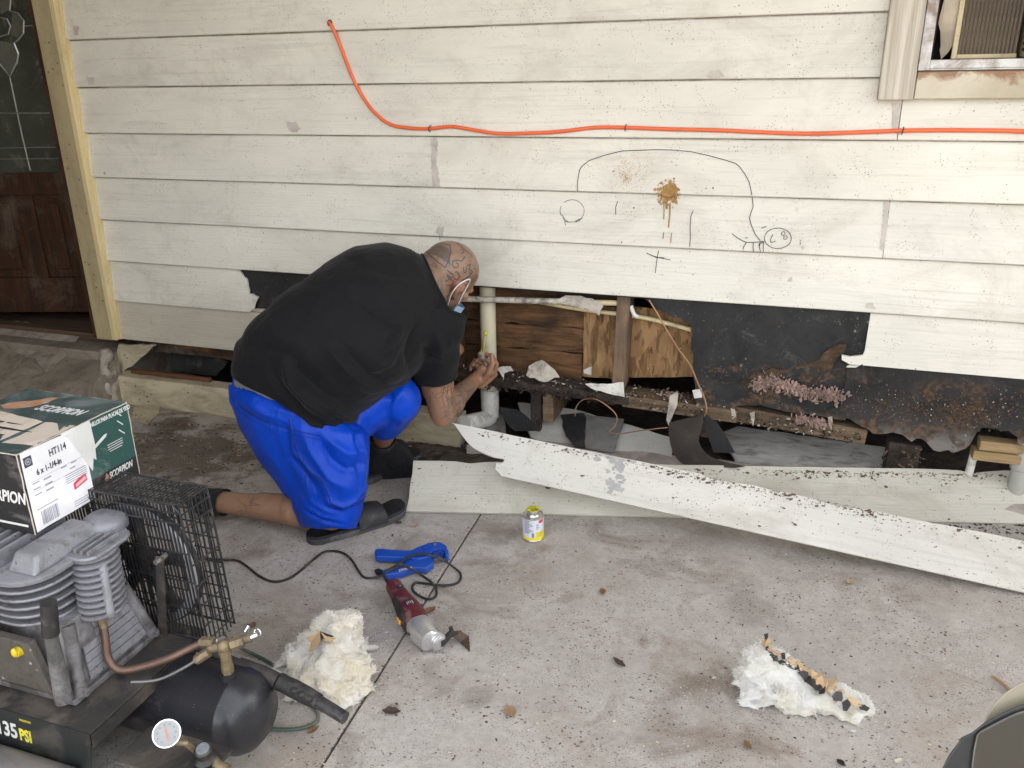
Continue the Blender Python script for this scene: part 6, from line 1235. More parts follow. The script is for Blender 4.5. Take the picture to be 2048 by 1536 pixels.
fR = [J['ankR'], on_z(412, 1004, .060), on_z(380, 985, .050)]; g.limb(fR[0], fR[1], .038, .042); g.limb(fR[1], fR[2], .042, .030)
fL = [J['ankL'], Yp(746, 945, -.375)+V(0, 0, 0), Yp(815, 935, -.33)]; g.limb(J['ankL'], fL[1], .036, .036); g.limb(J['ankL'], fL[2], .036, .030); g.limb(fL[1], fL[2], .034, .030)
# shoulders and right arm
J['shL'] = Yp(806, 560, -.28)
g.limb(J['shR'], J['shL'], .060, .055); sa = J['shR']
g.limb(sa, J['elbR'], .062, .047); g.limb(sa.lerp(J['elbR'], .35)+V(-.006, 0, 0), sa.lerp(J['elbR'], .7)+V(-.006, 0, 0), .058, .053); g.ell(J['elbR']+V(-.002, .0, -.016), (.038, .038, .040))
g.limb(J['elbR'], J['wrR'], .047, .027); fm = J['elbR'].lerp(J['wrR'], .28); g.ell(fm, (.050, .050, .048))
# left arm reaches forward under the chest into the wall
eL = Yp(872, 720, -.22); hL = Yp(905, 700, .01); g.limb(J['shL'], eL, .055, .043); g.limb(eL, hL, .042, .030); g.ell(hL, (.045, .05, .03))
# head
HC = J['head']; hf = V(.34, .78, -.52).normalized(); hu = V(.50, .28, .80); hu = (hu-hf*hu.dot(hf)).normalized(); hr = hf.cross(hu)
HM = Matrix((hr, hf, hu)).transposed()
def hp_(a, b, c): return HC+hr*a+hf*b+hu*c
g.ell(hp_(0, -.010, .020), (.084, .106, .090), HM, 28, 18); g.ell(hp_(0, -.042, .002), (.080, .078, .080), HM, 24, 14); g.ell(hp_(0, .035, -.030), (.064, .062, .090), HM, 24, 14); g.ell(hp_(0, .045, -.090), (.046, .042, .030), HM)
for s in (-1, 1): g.limb(hp_(.058*s, -.005, -.060), hp_(.020*s, .070, -.100), .018, .018); g.ell(hp_(.030*s, .080, -.005), (.022, .018, .014), HM); g.ell(hp_(.048*s, .055, -.030), (.020, .026, .016), HM)
g.limb(hp_(0, .092, .000), hp_(0, .108, -.038), .010, .013); g.ell(hp_(.012, .100, -.042), .009); g.ell(hp_(-.012, .100, -.042), .009); g.ell(hp_(0, .088, -.072), (.024, .012, .008), HM); g.ell(hp_(0, .086, -.082), (.020, .012, .007), HM)
g.limb(hp_(0, -.040, -.045), J['neck'], .062, .070, 20); g.limb(hp_(.0, -.06, -.02), J['neck']+V(-.01, 0, .02), .055, .07, 18)
for s in (-1, 1):                                                     # ears: rim, bowl and lobe
    ep_ = [hp_(.077*s, .012, -.002), hp_(.089*s, .004, .022), hp_(.102*s, -.016, .026), hp_(.108*s, -.034, .006), hp_(.104*s, -.032, -.018), hp_(.093*s, -.016, -.042), hp_(.080*s, .0, -.050)]
    for a, b in zip(ep_, ep_[1:]): g.limb(a, b, .0075, .0075, 8)
    g.limb(hp_(.078*s, .0, -.01), hp_(.096*s, -.018, -.008), .016, .015, 10); g.ell(hp_(.075*s, -.001, -.044), (.007, .010, .010), HM)
# right hand: palm, thumb and four curled fingers closing on the lid of the dauber
def fin_(pts, r0, r1):
    P = [Yp(*q) for q in pts]; n = len(P)-1
    for i in range(n): g.limb(P[i], P[i+1], r0+(r1-r0)*i/n, r0+(r1-r0)*(i+1)/n, 10)
pw = J['wrR']; pk = Yp(978, 742, -.055)
g.limb(pw, pk, .028, .022); g.limb(Yp(958, 760, -.085), Yp(980, 744, -.075), .022, .016); g.limb(Yp(962, 768, -.075), Yp(988, 748, -.04), .020, .015); g.limb(Yp(955, 752, -.09), Yp(966, 736, -.075), .020, .014)
fin_([(988, 748, -.065), (993, 728, -.075), (984, 711, -.085), (972, 708, -.085)], .0105, .0078)
fin_([(982, 745, -.045), (978, 722, -.03), (962, 715, -.045), (953, 722, -.07)], .0105, .0080)
fin_([(974, 748, -.04), (964, 726, -.03), (950, 720, -.045), (946, 730, -.07)], .0100, .0078)
fin_([(966, 752, -.045), (954, 732, -.035), (943, 728, -.05), (941, 739, -.072)], .0090, .0070)
fin_([(966, 762, -.10), (978, 744, -.115), (986, 726, -.110), (983, 710, -.098)], .0125, .0090)
me = remesh(g, .0042, 3)
ik = me.attributes.new('ink', 'FLOAT', 'POINT'); fl = me.attributes.new('flush', 'FLOAT', 'POINT')
for i, q in enumerate(me.vertices):
    c = q.co; h = (c-HC); k = 0
    if h.length < .17 and not (h.dot(hf) > .05): k = .9
    da = (c-fm).length
    if da < .16: k = max(k, .85*min(1, (.16-da)/.04))
    if (c-J['ankR']).length < .30 and c.z < .2: k = max(k, .22)
    ik.data[i].value = k
    f = 0
    for s in (-1, 1): f = max(f, 1-min(1, (c-hp_(.098*s, -.018, -.008)).length/.046))
    f = max(f, .8*(1-min(1, (c-J['elbR']-V(0, -.02, -.03)).length/.06)), .6*(1-min(1, (c-pk).length/.06))); ik.data[i].value = k*(1-min(1, f*1.6)); fl.data[i].value = f
body = mesh_obj('body', me, M_SKIN, person)
for q in me.attributes: pass
# tattoos: inked strokes lying on the skin of head, arm and legs
from mathutils.bvhtree import BVHTree
bvh = BVHTree.FromPolygons([q.co+wloc(body) for q in body.data.vertices], [tuple(f.vertices) for f in body.data.polygons])
def on_skin(u, v, lift=.0007):
    h, n_, _, _ = bvh.ray_cast(CAM_LOC, ray(u, v).normalized()); return (h+n_*lift, n_) if h is not None else None
def ink(g, pts, r):
    P = []
    for a, b in zip(pts, pts[1:]):
        k = max(1, int(math.hypot(b[0]-a[0], b[1]-a[1])/2.2)); P += [(a[0]+(b[0]-a[0])*i/k, a[1]+(b[1]-a[1])*i/k) for i in range(k)]
    P.append(pts[-1]); Q = [on_skin(*q) for q in P]; run = []
    for q in Q+[None]:
        if q is not None and (not run or (q[0]-run[-1][0]).length < .012): run.append(q)
        else:
            if len(run) > 1:
                L, Rr = [], []
                for i, (c, n_) in enumerate(run):
                    d = run[min(i+1, len(run)-1)][0]-run[max(i-1, 0)][0]; s_ = n_.cross(d).normalized(); L.append(c+s_*r); Rr.append(c-s_*r)
                m = len(run); g.add(L+Rr, [(i, i+1, m+i+1, m+i) for i in range(m-1)])
            run = [q] if q is not None else []
hz = lambda *pts: [(820+x/7.68, 460+y/7.68) for x, y in pts]
az_ = lambda *pts: [(380+x*600/2048, 700+y*450/1536) for x, y in pts]
M_INKD = pm('tattoo_ink_dark', (.055,.048,.042), .5, .25, 60, 0); M_INKL = pm('tattoo_ink_grey', (.105,.08,.062), .5, .25, 60, 0)
g = G()
for pts in (hz((225,310),(300,380),(400,470),(540,580)), hz((610,230),(628,330),(600,450),(545,575)), hz((330,245),(470,205),(610,235)), hz((870,545),(930,530),(905,590),(965,650),(920,690),(800,780)), hz((905,590),(905,665),(945,655)), hz((815,570),(830,650),(855,660),(870,560)),
    hz((560,680),(600,760),(540,790)), hz((575,620),(665,690),(640,740),(580,700)), hz((600,740),(665,790),(640,850),(560,850)), hz((690,650),(720,640),(765,720),(710,770),(670,730)), hz((645,545),(655,490),(700,462),(790,480),(850,405)), hz((700,500),(740,520),(735,570),(680,580),(655,540)), hz((720,200),(860,320),(960,400)), hz((780,370),(830,340),(800,300)), hz((980,600),(1030,600),(1000,680),(1040,720),(960,760),(900,840)), hz((870,720),(920,760),(880,800))):
    ink(g, pts, .0017)
obj('tattoo', g, M_INKD, body, kind='stuff')
g = G(); rnd = random.Random(8)
for k in range(22):                                     # shaded shield on the back of the head
    f = k/21; x0_ = 250+f*330; ink(g, hz((x0_, 320-95*math.sin(f*2.4)+f*20), (x0_+30, 360+f*30), (min(612, x0_+70), 330+230*f)), .0012)
for k in range(16):
    x_, y_ = rnd.uniform(430, 600), rnd.uniform(790, 1050); ink(g, hz((x_, y_), (x_+rnd.uniform(-30, 30), y_+rnd.uniform(-30, 30)), (x_+rnd.uniform(-40, 40), y_+rnd.uniform(-40, 40))), .0008)
for k in range(14):
    x_, y_ = rnd.uniform(300, 420), rnd.uniform(400, 640); ink(g, hz((x_, y_), (x_+rnd.uniform(-30, 30), y_+rnd.uniform(-40, 40)), (x_+rnd.uniform(-40, 40), y_+rnd.uniform(-40, 40))), .0009)
for k in range(12):
    x_, y_ = rnd.uniform(780, 980), rnd.uniform(690, 860); ink(g, hz((x_, y_), (x_+rnd.uniform(20, 70), y_-rnd.uniform(0, 60))), .0012)
obj('tattoo', g, M_INKL, body, kind='stuff')
g = G()
for pts in (az_((1615,225),(1650,175),(1680,225)), az_((1635,208),(1668,205)), az_((1665,255),(1640,258),(1628,275),(1660,290),(1655,310),(1625,312)), az_((1625,325),(1660,322)), az_((1640,325),(1640,370)), az_((1725,190),(1735,250),(1720,330),(1738,390)), az_((1745,190),(1760,260),(1752,330),(1770,385)), az_((1775,200),(1785,300),(1790,370)), az_((1700,215),(1730,185),(1765,200)), az_((1660,320),(1700,290),(1740,290),(1700,330),(1665,322)), az_((1625,430),(1650,425),(1655,470),(1690,480)), az_((1260,590),(1290,620),(1330,570),(1310,545)), az_((1300,610),(1320,590))): ink(g, pts, .0010)
obj('tattoo', g, M_INKL, body, kind='stuff')
g = G()
for pts in (az_((320,1010),(370,1060),(480,1060),(400,1040),(490,1000)), az_((315,1110),(360,1090),(350,1130)), az_((450,1110),(500,1140)), az_((380,1060),(390,1110))): ink(g, pts, .0008)
rnd = random.Random(21)
for k in range(46):
    u_, v_ = rnd.uniform(886, 945), rnd.uniform(768, 838); ink(g, [(u_, v_), (u_+rnd.uniform(-9, 9), v_+rnd.uniform(-9, 9)), (u_+rnd.uniform(-13, 13), v_+rnd.uniform(-12, 12))], .0010)
obj('tattoo', g, M_INKL, body, kind='stuff')
# ------------------------------------------------------------------ clothes
VD = (Yp(680, 680, -.6)-CAM_LOC).normalized()
def sect(a, b, y, hd, n=36, pw=2.3, extra=0, k=1.0):
    """ring through an upper and a lower outline point with real depth hd each way"""
    A, B = Yp(*a, y), Yp(*b, y); c = (A+B)/2; e1 = (A-B)/2*k; vd = (c-CAM_LOC).normalized(); e2 = (vd-e1.normalized()*vd.dot(e1.normalized())).normalized()*hd*k; out = []
    for i in range(n):
        t = 2*math.pi*i/n; ct, st = math.cos(t), math.sin(t); m = (abs(ct)**pw+abs(st)**pw)**(-1/pw); out.append(c+e1*m*ct+e2*m*st)
    return out
def cloth(name, g, voxel, smooth, cuts, disp, mat, thick=.003, par=None):
    me = remesh(g, voxel, smooth); bm = bmesh.new(); bm.from_mesh(me)
    for co, no, test in cuts:
        bmesh.ops.bisect_plane(bm, geom=bm.verts[:]+bm.edges[:]+bm.faces[:], plane_co=co, plane_no=no)
        kill = [f for f in bm.faces if (f.calc_center_median()-co).dot(no) > 0 and (test is None or test(f.calc_center_median()))]
        bmesh.ops.delete(bm, geom=kill, context='FACES')
    bm.normal_update()
    mv = [(q, disp(q.co, q.normal)) for q in bm.verts]
    for q, d in mv: q.co += q.normal*d
    bm.to_mesh(me); bm.free(); o = mesh_obj(name, me, mat, par or person)
    s = o.modifiers.new('thick', 'SOLIDIFY'); s.thickness = thick; s.offset = -1; return o
_Mi = _M.inverted()
def to_px(c):
    d = _Mi @ (c-CAM_LOC); return 1024-1649.67*d.x/d.z, 768+1649.67*d.y/d.z
def folds(F):
    segs = [(a, b, w, amp) for pts, w, amp in F for a, b in zip(pts, pts[1:])]; groups = [(list(zip(p, p[1:])), w, amp) for p, w, amp in F]
    def f(c, n):
        vd = (c-CAM_LOC).normalized(); fc = max(0, -n.dot(vd))**.5
        if fc <= 0: return 0
        u, v = to_px(c); u += 5*noise.noise(c*13); v += 5*noise.noise(c*13+V(5, 0, 0)); d = 0
        for sg, w, amp in groups:
            m = 1e9; tt = 0; N_ = len(sg)
            for i, (a, b) in enumerate(sg):
                dx, dy = b[0]-a[0], b[1]-a[1]; t = max(0, min(1, ((u-a[0])*dx+(v-a[1])*dy)/(dx*dx+dy*dy))); q = math.hypot(u-a[0]-dx*t, v-a[1]-dy*t)
                if q < m: m = q; tt = (i+t)/N_
            if m < 3*w: d += amp*math.exp(-abs(m/w)**1.5)*(.25+.75*math.sin(math.pi*min(1, max(0, .08+.84*tt))))
        return d*fc
    return f
SHIRT_F = folds([([(560,725),(585,765),(625,810),(668,845)], 11, .013), ([(545,745),(575,790),(620,830)], 9, -.009), ([(610,770),(650,805),(700,838),(722,842)], 9, .012), ([(590,740),(640,790),(690,815)], 8, -.008), ([(655,690),(690,735),(740,775)], 12, .008), ([(690,700),(730,745),(775,770)], 10, -.006),
    ([(838,655),(826,690),(822,735)], 9, -.013), ([(812,640),(790,680),(760,715)], 10, .008), ([(800,690),(775,725),(740,745)], 8, .007), ([(858,640),(880,690),(884,740)], 12, .005), ([(845,690),(862,715),(890,722)], 7, -.006), ([(720,600),(770,640),(820,655)], 16, -.006), ([(500,690),(560,700),(620,745)], 16, -.005), ([(480,760),(540,812),(610,846),(690,868)], 5, .005), ([(640,560),(720,570),(800,600)], 18, .004), ([(700,520),(770,545),(850,560)], 12, -.004)])
SHORT_F = folds([([(578,850),(590,905),(618,940),(645,962),(662,1008)], 6, .010), ([(572,860),(582,915),(612,955),(636,985)], 8, -.012), ([(600,862),(622,905),(655,950),(690,975)], 10, .012), ([(640,880),(660,920),(700,950)], 9, -.010), ([(655,880),(690,905),(722,900)], 9, .012), ([(650,905),(690,935),(728,925)], 8, -.008), ([(720,850),(727,910),(730,975)], 6, .010), ([(711,860),(716,920),(718,970)], 5, -.010), ([(700,850),(705,900),(700,940)], 6, .008),
    ([(661,1003),(690,1017),(715,1002),(732,975)], 6, .011), ([(655,1018),(690,1030),(722,1010)], 7, -.012), ([(612,1010),(640,1032),(690,1048)], 5, .009), ([(614,1030),(650,1048),(700,1056)], 5, .009), ([(613,1020),(645,1041),(695,1052)], 4, -.008), ([(620,1000),(650,1020),(680,1032)], 5, .008), ([(500,830),(530,900),(570,960)], 12, .006), ([(480,800),(520,825),(575,845)], 6, .006), ([(478,815),(520,842),(575,860)], 6, -.005), ([(560,900),(590,960),(615,1000)], 8, -.006), ([(770,770),(785,800),(760,835)], 8, -.008), ([(815,760),(795,795),(775,815)], 8, .007)])
def fabric(name, c, fold, rough_=.85, sheen=.2, weave=900):
    t = NT(name); a = t.noise(5, 5, .6); b = t.noise(weave, 2, .5); f = t.noise(1, 4, .55, 1.2, t.map(fold))
    col = t.mix(t.ramp(a, (.35, 0), (.7, 1)), mul(c, .86), mul(c, 1.14)); lint = t.math('MULTIPLY', t.ramp(t.noise(160, 3), (.68, 0), (.74, 1)), .25); col = t.mix(lint, col, mul(c, 1.7))
    nr = t.bump(f, .35, .02); nr = t.bump(b, .10, .001, nr)
    return t.fin(col, rough_, 0, nr, .2, Sheen_Weight=sheen, Sheen_Roughness=.5)
M_SHIRT = fabric('black_cotton', (.0062,.0062,.007), (9, 9, 6), .8, .05)
M_SHORT = fabric('blue_mesh_polyester', (.003,.052,.46), (16, 16, 5), .40, .0, 500)
M_UNDER = fabric('grey_cotton', (.23,.23,.235), (14, 14, 8))
S = [((474, 778), (672, 922), -.765, .190), ((482, 742), (693, 872), -.755, .195), ((488, 692), (716, 826), -.735, .20), ((520, 640), (760, 796), -.70, .208), ((580, 592), (812, 768), -.645, .215), ((650, 532), (838, 742), -.58, .215), ((712, 494), (856, 712), -.52, .205), ((772, 486), (872, 690), -.465, .185), ((820, 498), (886, 655), -.43, .14), ((846, 512), (902, 622), -.405, .095), ((872, 512), (920, 610), -.385, .085)]
g = G(); g.rings([sect(*q) for q in S])
# right shoulder and sleeve, left shoulder
sp0, sp1 = Yp(862, 662, -.50), Yp(872, 775, -.475)
g.ell(sp0+V(0, .02, .02), (.105, .105, .105)); g.limb(Yp(820, 640, -.50), sp0, .12, .095)
g.rings([sect((822, 640), (900, 606), -.50, .085), sect((824, 690), (912, 655), -.50, .082), sect((832, 730), (913, 715), -.485, .077), sect((834, 760), (908, 762), -.475, .074), sect((836, 790), (906, 794), -.47, .072)])
g.limb(Yp(780, 570, -.36), Yp(830, 575, -.27), .085, .072); g.limb(Yp(830, 575, -.27), Yp(862, 650, -.22), .072, .066)
hemc = (Yp(458, 744, -.755)+Yp(700, 900, -.755))/2; ha = Yp(458, 744, -.755)-Yp(700, 900, -.755); hn = -(ha.cross((hemc-CAM_LOC).normalized()).normalized()); 
if hn.dot(J['neck']-hemc) > 0: hn = -hn
slc = Yp(870, 756, -.475); sln = (Yp(872, 790, -.470)-Yp(868, 720, -.485)).normalized()
nkc = Yp(872, 568, -.405); nkn = (Yp(911, 646, -.405)-Yp(838, 498, -.405)).cross((nkc-CAM_LOC).normalized()).normalized(); nkn = nkn if nkn.dot(HC-J['chest']) > 0 else -nkn
ax_t = (J['neck']-J['pel']).normalized()
def shirt_disp(c, n):
    q = V(c.dot(ax_t)*5, c.y*9, c.z*9); d = .007*noise.noise(q*1.1)+.003*noise.noise(V(c.x*9+c.z*16, c.y*6, c.z*3))
    s = (c-hemc).dot(-hn); low = max(0, min(1, (.42-s)/.30))
    fold = noise.noise(V(c.dot(V(.62, .1, .78))*17+.8*noise.noise(c*6), c.dot(V(-.5, -.5, .4))*3.2, 3.1)); d += low*.016*(max(0, fold+.12)**1.2)-.003*low
    arm = math.exp(-((c-Yp(832, 735, -.58)).length/.12)**2); d += arm*.012*noise.noise(V(c.dot(V(.7, .2, -.7))*26, c.dot(V(.6, 0, .7))*5, 1))
    return d+2.8*SHIRT_F(c, n)
shirt = cloth('tshirt', g, .006, 7, [(hemc, hn, lambda c: (c-hemc).length < .5), (slc, sln, lambda c: (c-slc).length < .17), (nkc, nkn, lambda c: (c-nkc).length < .16)], shirt_disp, M_SHIRT)
# stitched hems
def loop_at(co, no, ring, r, name, mat, par):
    pts = []
    for q in ring:
        pts.append(q)
    g = G(); g.tube(pts, r, 6, closed=True); return obj(name, g, mat, par, smooth=60)
# grey undershirt showing below the hem at the back
g = G(); g.rings([sect((490, 700), (700, 845), -.742, .172, k=.96), sect((478, 750), (676, 864), -.752, .172, k=.985), sect((480, 795), (655, 876), -.755, .170, k=.97)]); cloth('undershirt', g, .008, 2, [], lambda c, n: .003*noise.noise(c*20), M_UNDER, .002)
# ribbed collar and turned hems along the cut edges of the shirt
def edge_band(o, co, rad, r, name, mat, parent, off=0.0, axis=None):
    bm = bmesh.new(); bm.from_mesh(o.data); es = [e for e in bm.edges if len(e.link_faces) == 1]; w0 = wloc(o); adj = {}
    for e in es:
        a, b = e.verts[0].index, e.verts[1].index; adj.setdefault(a, []).append(b); adj.setdefault(b, []).append(a)
    P = {v.index: v.co+w0 for v in bm.verts if v.index in adj}; bm.free(); seen = set(); best = []
    for s0 in adj:
        if s0 in seen: continue
        ch = [s0]; seen.add(s0); cur = s0
        while True:
            nx = [k for k in adj[cur] if k not in seen]
            if not nx: break
            cur = nx[0]; seen.add(cur); ch.append(cur)
        c = sum([P[k] for k in ch], Vector())/len(ch)
        if (c-co).length < rad and len(ch) > len(best): best = ch
    if len(best) < 8: return None
    pts = [P[k] for k in best][::2]
    for _ in range(3): pts = [(pts[i-1]+pts[i]*2+pts[(i+1) % len(pts)])/4 for i in range(len(pts))]
    if axis is not None: pts = [q+axis*off for q in pts]
    g = G(); g.tube(pts, r, 6, closed=True); return obj(name, g, mat, parent, smooth=60)
edge_band(shirt, nkc, .15, .0062, 'collar', M_SHIRT, shirt); edge_band(shirt, slc, .12, .0022, 'sleeve_hem', M_SHIRT, shirt); edge_band(shirt, slc, .12, .0012, 'hem_stitch', M_SHIRT, shirt, -.018, sln)
# shorts
g = G()
g.rings([sect((474, 772), (682, 838), -.745, .166), sect((480, 806), (708, 848), -.752, .178), sect((500, 860), (724, 868), -.765, .160), sect((528, 912), (727, 900), -.785, .130), sect((563, 962), (727, 945), -.805, .108), sect((588, 1005), (723, 990), -.825, .094), sect((602, 1030), (716, 1020), -.838, .085), sect((612, 1056), (706, 1058), -.842, .076)])
g.limb(J['hipL'], J['kneeL'], .112, .078, 20); g.limb(J['kneeL']+V(0, 0, -.005), Yp(766, 846, -.52), .078, .072, 18); g.limb(J['pel'], J['hipL'], .125, .12); g.limb(Yp(690, 830, -.66), Yp(760, 800, -.60), .10, .085)
hc2 = Yp(660, 1056, -.838); khem = Yp(770, 838, -.51); khn = (Yp(764, 880, -.42)-Yp(790, 800, -.55)).normalized()
rh = Yp(612, 1040, -.84)
shax = (J['kneeR']-J['hipR']).normalized()
def short_disp(c, n):
    d = .003*noise.noise(V(c.x*10, c.y*10, c.z*4)); a = Yp(668, 850, -.85); k = (c-J['kneeR']).length
    # creases fanning from the hip and bunched at the bent knee
    d += .007*max(0, noise.noise(V(c.dot(V(.85, .2, .35))*15+.7*noise.noise(c*7), c.y*3, c.z*2.3+4)))-.003
    kn = math.exp(-(k/.13)**2); d += kn*.007*noise.noise(V(c.dot(V(-.3, 0, .95))*38+.8*noise.noise(c*9), c.dot(V(.9, .2, .3))*7, 2))
    # slack pouch of cloth hanging by the knee
    pch = math.exp(-((c-Yp(690, 960, -.90)).length/.10)**2); d += pch*.012
    return d+1.25*SHORT_F(c, n)
shorts = cloth('shorts', g, .0055, 5, [(rh, (J['ankR']-J['kneeR']).normalized(), lambda c: c.z < .17 and c.y < -.66), (khem, khn, lambda c: (c-khem).length < .17 and c.y > -.62)], short_disp, M_SHORT)
# side seams and waistband, lying on the cloth
sb_ = BVHTree.FromPolygons([q.co+wloc(shorts) for q in shorts.data.vertices], [tuple(f.vertices) for f in shorts.data.polygons])
def seam(pts, r, mat, name):
    g = G(); P = []
    for u, v in [tuple(q)[:2] for q in spline([V(a, b, 0) for a, b in pts], 8)]:
        h, n_, _, _ = sb_.ray_cast(CAM_LOC, ray(u, v).normalized())
        if h is not None: P.append(h+n_*.0006)
    if len(P) > 2: g.tube(P, r, 6); return obj(name, g, mat, shorts, smooth=60)
M_SEAM = fabric('navy_piping', (.003,.012,.10), (14, 14, 8))
seam([(578,838),(584,870),(596,910),(618,942),(642,960),(654,985),(661,1006)], .0016, M_SEAM, 'side_seam'); seam([(584,838),(590,868),(602,906),(624,938),(648,957),(660,982)], .0010, M_SEAM, 'side_seam'); seam([(661,1006),(685,1016),(708,1009),(728,985)], .0014, M_SEAM, 'hem_seam'); seam([(470,806),(520,838),(580,858),(640,872)], .0010, M_SEAM, 'waist_seam'); seam([(472,818),(520,848),(580,867),(640,880)], .0008, M_SEAM, 'waist_seam')
# socks
g = G(); g.limb(J['ankR'].lerp(J['kneeR'], .06), fR[1], .046, .048, 20); g.limb(fR[1], fR[2], .047, .036, 20)
M_SOCK = fabric('black_ribbed_sock', (.014,.014,.015), (40, 40, 40), .95, .08)
ak = (J['kneeR']-J['ankR']).normalized(); cloth('sock', g, .006, 3, [(J['ankR']+ak*.012, ak, None)], lambda c, n: .002*noise.noise(c*30), M_SOCK)
g = G(); la = (J['kneeL']-J['ankL']).normalized(); g.limb(J['ankL']+la*.075, J['ankL'], .0475, .046, 20); g.limb(J['ankL'], fL[1], .046, .044, 20); g.limb(J['ankL'], fL[2]+V(0, 0, .0), .044, .040, 20); g.limb(fL[1], fL[2], .042, .040, 20)
cloth('sock', g, .006, 3, [(J['ankL']+la*.055, la, None)], lambda c, n: .0025*noise.noise(V(c.x*30, c.y*30, c.z*12)), M_SOCK)
# face mask: pale blue edge under the jaw and the white ear loops; beard below
M_MASK = fabric('blue_mask_cloth', (.30,.48,.66), (20, 20, 20), .8, .1); M_LOOP = fabric('white_elastic', (.78,.78,.80), (20, 20, 20))
g = G(); rows = []
for a, b in ((.0, -.066), (.0, -.085), (.0, -.104), (.0, -.120)):
    rows.append([hp_(.078*math.sin(t)*(1 if abs(t) < 2 else 1), .030+.086*math.cos(t)**1 if math.cos(t) > 0 else .030, b+.0*t) for t in [R(-88+176*i/16) for i in range(17)]])
vs = [q for r in rows for q in r]; m = len(vs); nn_ = [(q-hp_(0, 0, -.08)).normalized() for q in vs]
g.add(vs+[q+d*.002 for q, d in zip(vs, nn_)], [(i*17+j, i*17+j+1, (i+1)*17+j+1, (i+1)*17+j) for i in range(3) for j in range(16)]+[(m+i*17+j, m+(i+1)*17+j, m+(i+1)*17+j+1, m+i*17+j+1) for i in range(3) for j in range(16)]); mask = obj('face_mask', g, M_MASK, person, smooth=60)
for s in (1, -1):
    g = G(); g.tube(spline([hp_(.078*s, .036, -.060), hp_(.090*s, .016, -.025), hp_(.096*s, .004, .012), hp_(.104*s, -.012, .034), hp_(.112*s, -.044, .008), hp_(.104*s, -.042, -.034), hp_(.086*s, -.010, -.076), hp_(.072*s, .022, -.108)], 6), .0019, 7); obj('ear_loop', g, M_LOOP, mask, smooth=60)
g = G(); rnd = random.Random(41)
for i in range(420):
    a = rnd.uniform(-1, 1); q = hp_(.045*a, .068-.03*a*a+rnd.uniform(-.015, .01), -.112+rnd.uniform(-.01, .01)); d = (V(0, 0, -1)+hf*rnd.uniform(.0, .5)+V(rnd.gauss(0, .3), rnd.gauss(0, .3), 0)).normalized(); l = rnd.uniform(.04, .10)
    g.tube([q, q+d*l*.5+V(rnd.gauss(0, .006), rnd.gauss(0, .006), 0), q+d*l+V(rnd.gauss(0, .012), rnd.gauss(0, .012), 0)], [.0013, .0010, .0004], 4)
g.ell(hp_(0, .062, -.125), (.042, .034, .030), HM); obj('beard', g, pm('black_beard', (.012,.010,.009), .7, .3, 60, 0), person, kind='stuff')
# slides: one worn on the planted foot, one empty under the knee
M_SLIDE = pm('black_moulded_foam', (.020,.020,.022), .6, .2, 16, .25, 120, dirt=(.16,.15,.14), dirt_amt=.32, dscale=12); M_SOLE = pm('dusty_grey_sole', (.055,.055,.058), .7, .2, 16, .3, 90, dirt=(.20,.19,.17), dirt_amt=.45, dscale=12)
def slide(root, heel, toe, side, lift_h=.0, lift_t=0.0, strap_h=.062, pre=''):
    a = V(heel.x, heel.y, 0); b = V(toe.x, toe.y, 0); d = (b-a); L = d.length; d.normalize(); s = V(d.y, -d.x, 0)
    def hw(f): return (.036+.014*math.sin(min(1, f*1.25)*math.pi*.62)) * (1 if .1 <= f <= .9 else (max(0, 1-((.1-f)/.1)**2)**.5 if f < .1 else max(0, 1-((f-.9)/.1)**2)**.5))
    F = [.002, .012, .03, .06, .1]+[.1+.8*i/14 for i in range(1, 15)]+[.94, .97, .988, .998]
    def P(f, w, z): return a+d*L*f+s*w*hw(f)+V(0, 0, z+lift_h*(1-f)+lift_t*max(0, (f-.7)/.3)**2)
    def layer(z0, z1, k): 
        g = G(); rs = []
        for f in F: rs.append([P(f, -k, z0), P(f, k, z0), P(f, k, z1), P(f, .5*k, z1-.001), P(f, -.5*k, z1-.001), P(f, -k, z1)])
        return g.rings(rs)
    obj('sole', layer(.001, .021, 1.0), M_SOLE, root, smooth=40, bevel=.003); ins = obj('insole', layer(.0215, .029, .94), M_SLIDE, root, smooth=40, bevel=.002)
    g = G()
    for i in range(9): f = .72+.025*i; g.tube([P(f, -.7, .0292), P(f, 0, .0285), P(f, .7, .0292)], .0022, 5)
    obj('toe_ridge', g, M_SLIDE, ins, smooth=50, kind='stuff')
    g = G(); rs = []
    for i in range(15):
        t = math.pi*i/14; row = []
        for f, h in ((.47, .82), (.50, .97), (.56, 1.0), (.66, .95), (.74, .84), (.76, .72)): c = P(f, math.cos(t)*1.04, .012); row.append(c+V(0, 0, strap_h*h*abs(math.sin(t))**.75))
        rs.append(row)
    n = 6; vs = [q for r in rs for q in r]; m = len(vs); nrm = V(0, 0, -.005)
    inn = [q+((a+d*L*.6+V(0, 0, .02))-q).normalized()*.005 for q in vs]; fs = [(i*n+j, i*n+j+1, (i+1)*n+j+1, (i+1)*n+j) for i in range(14) for j in range(n-1)]
    bd = [i*n for i in range(15)]+[14*n+j for j in range(1, n)]+[i*n+n-1 for i in range(13, -1, -1)]+[j for j in range(n-2, 0, -1)]
    g.add(vs+inn, fs+[[m+i for i in f][::-1] for f in fs]+[(bd[i], bd[(i+1) % len(bd)], m+bd[(i+1) % len(bd)], m+bd[i]) for i in range(len(bd))]); return obj('strap', g, M_SLIDE, root, smooth=50), P
sl = thing('slide_sandal', on_z(700, 1055, 0), 'empty black slide sandal lying under the right knee of the man', 'sandal')
st_, Pq = slide(sl, on_z(614, 1081, .01), on_z(808, 1019, .012), 1, lift_t=.018, strap_h=.066)
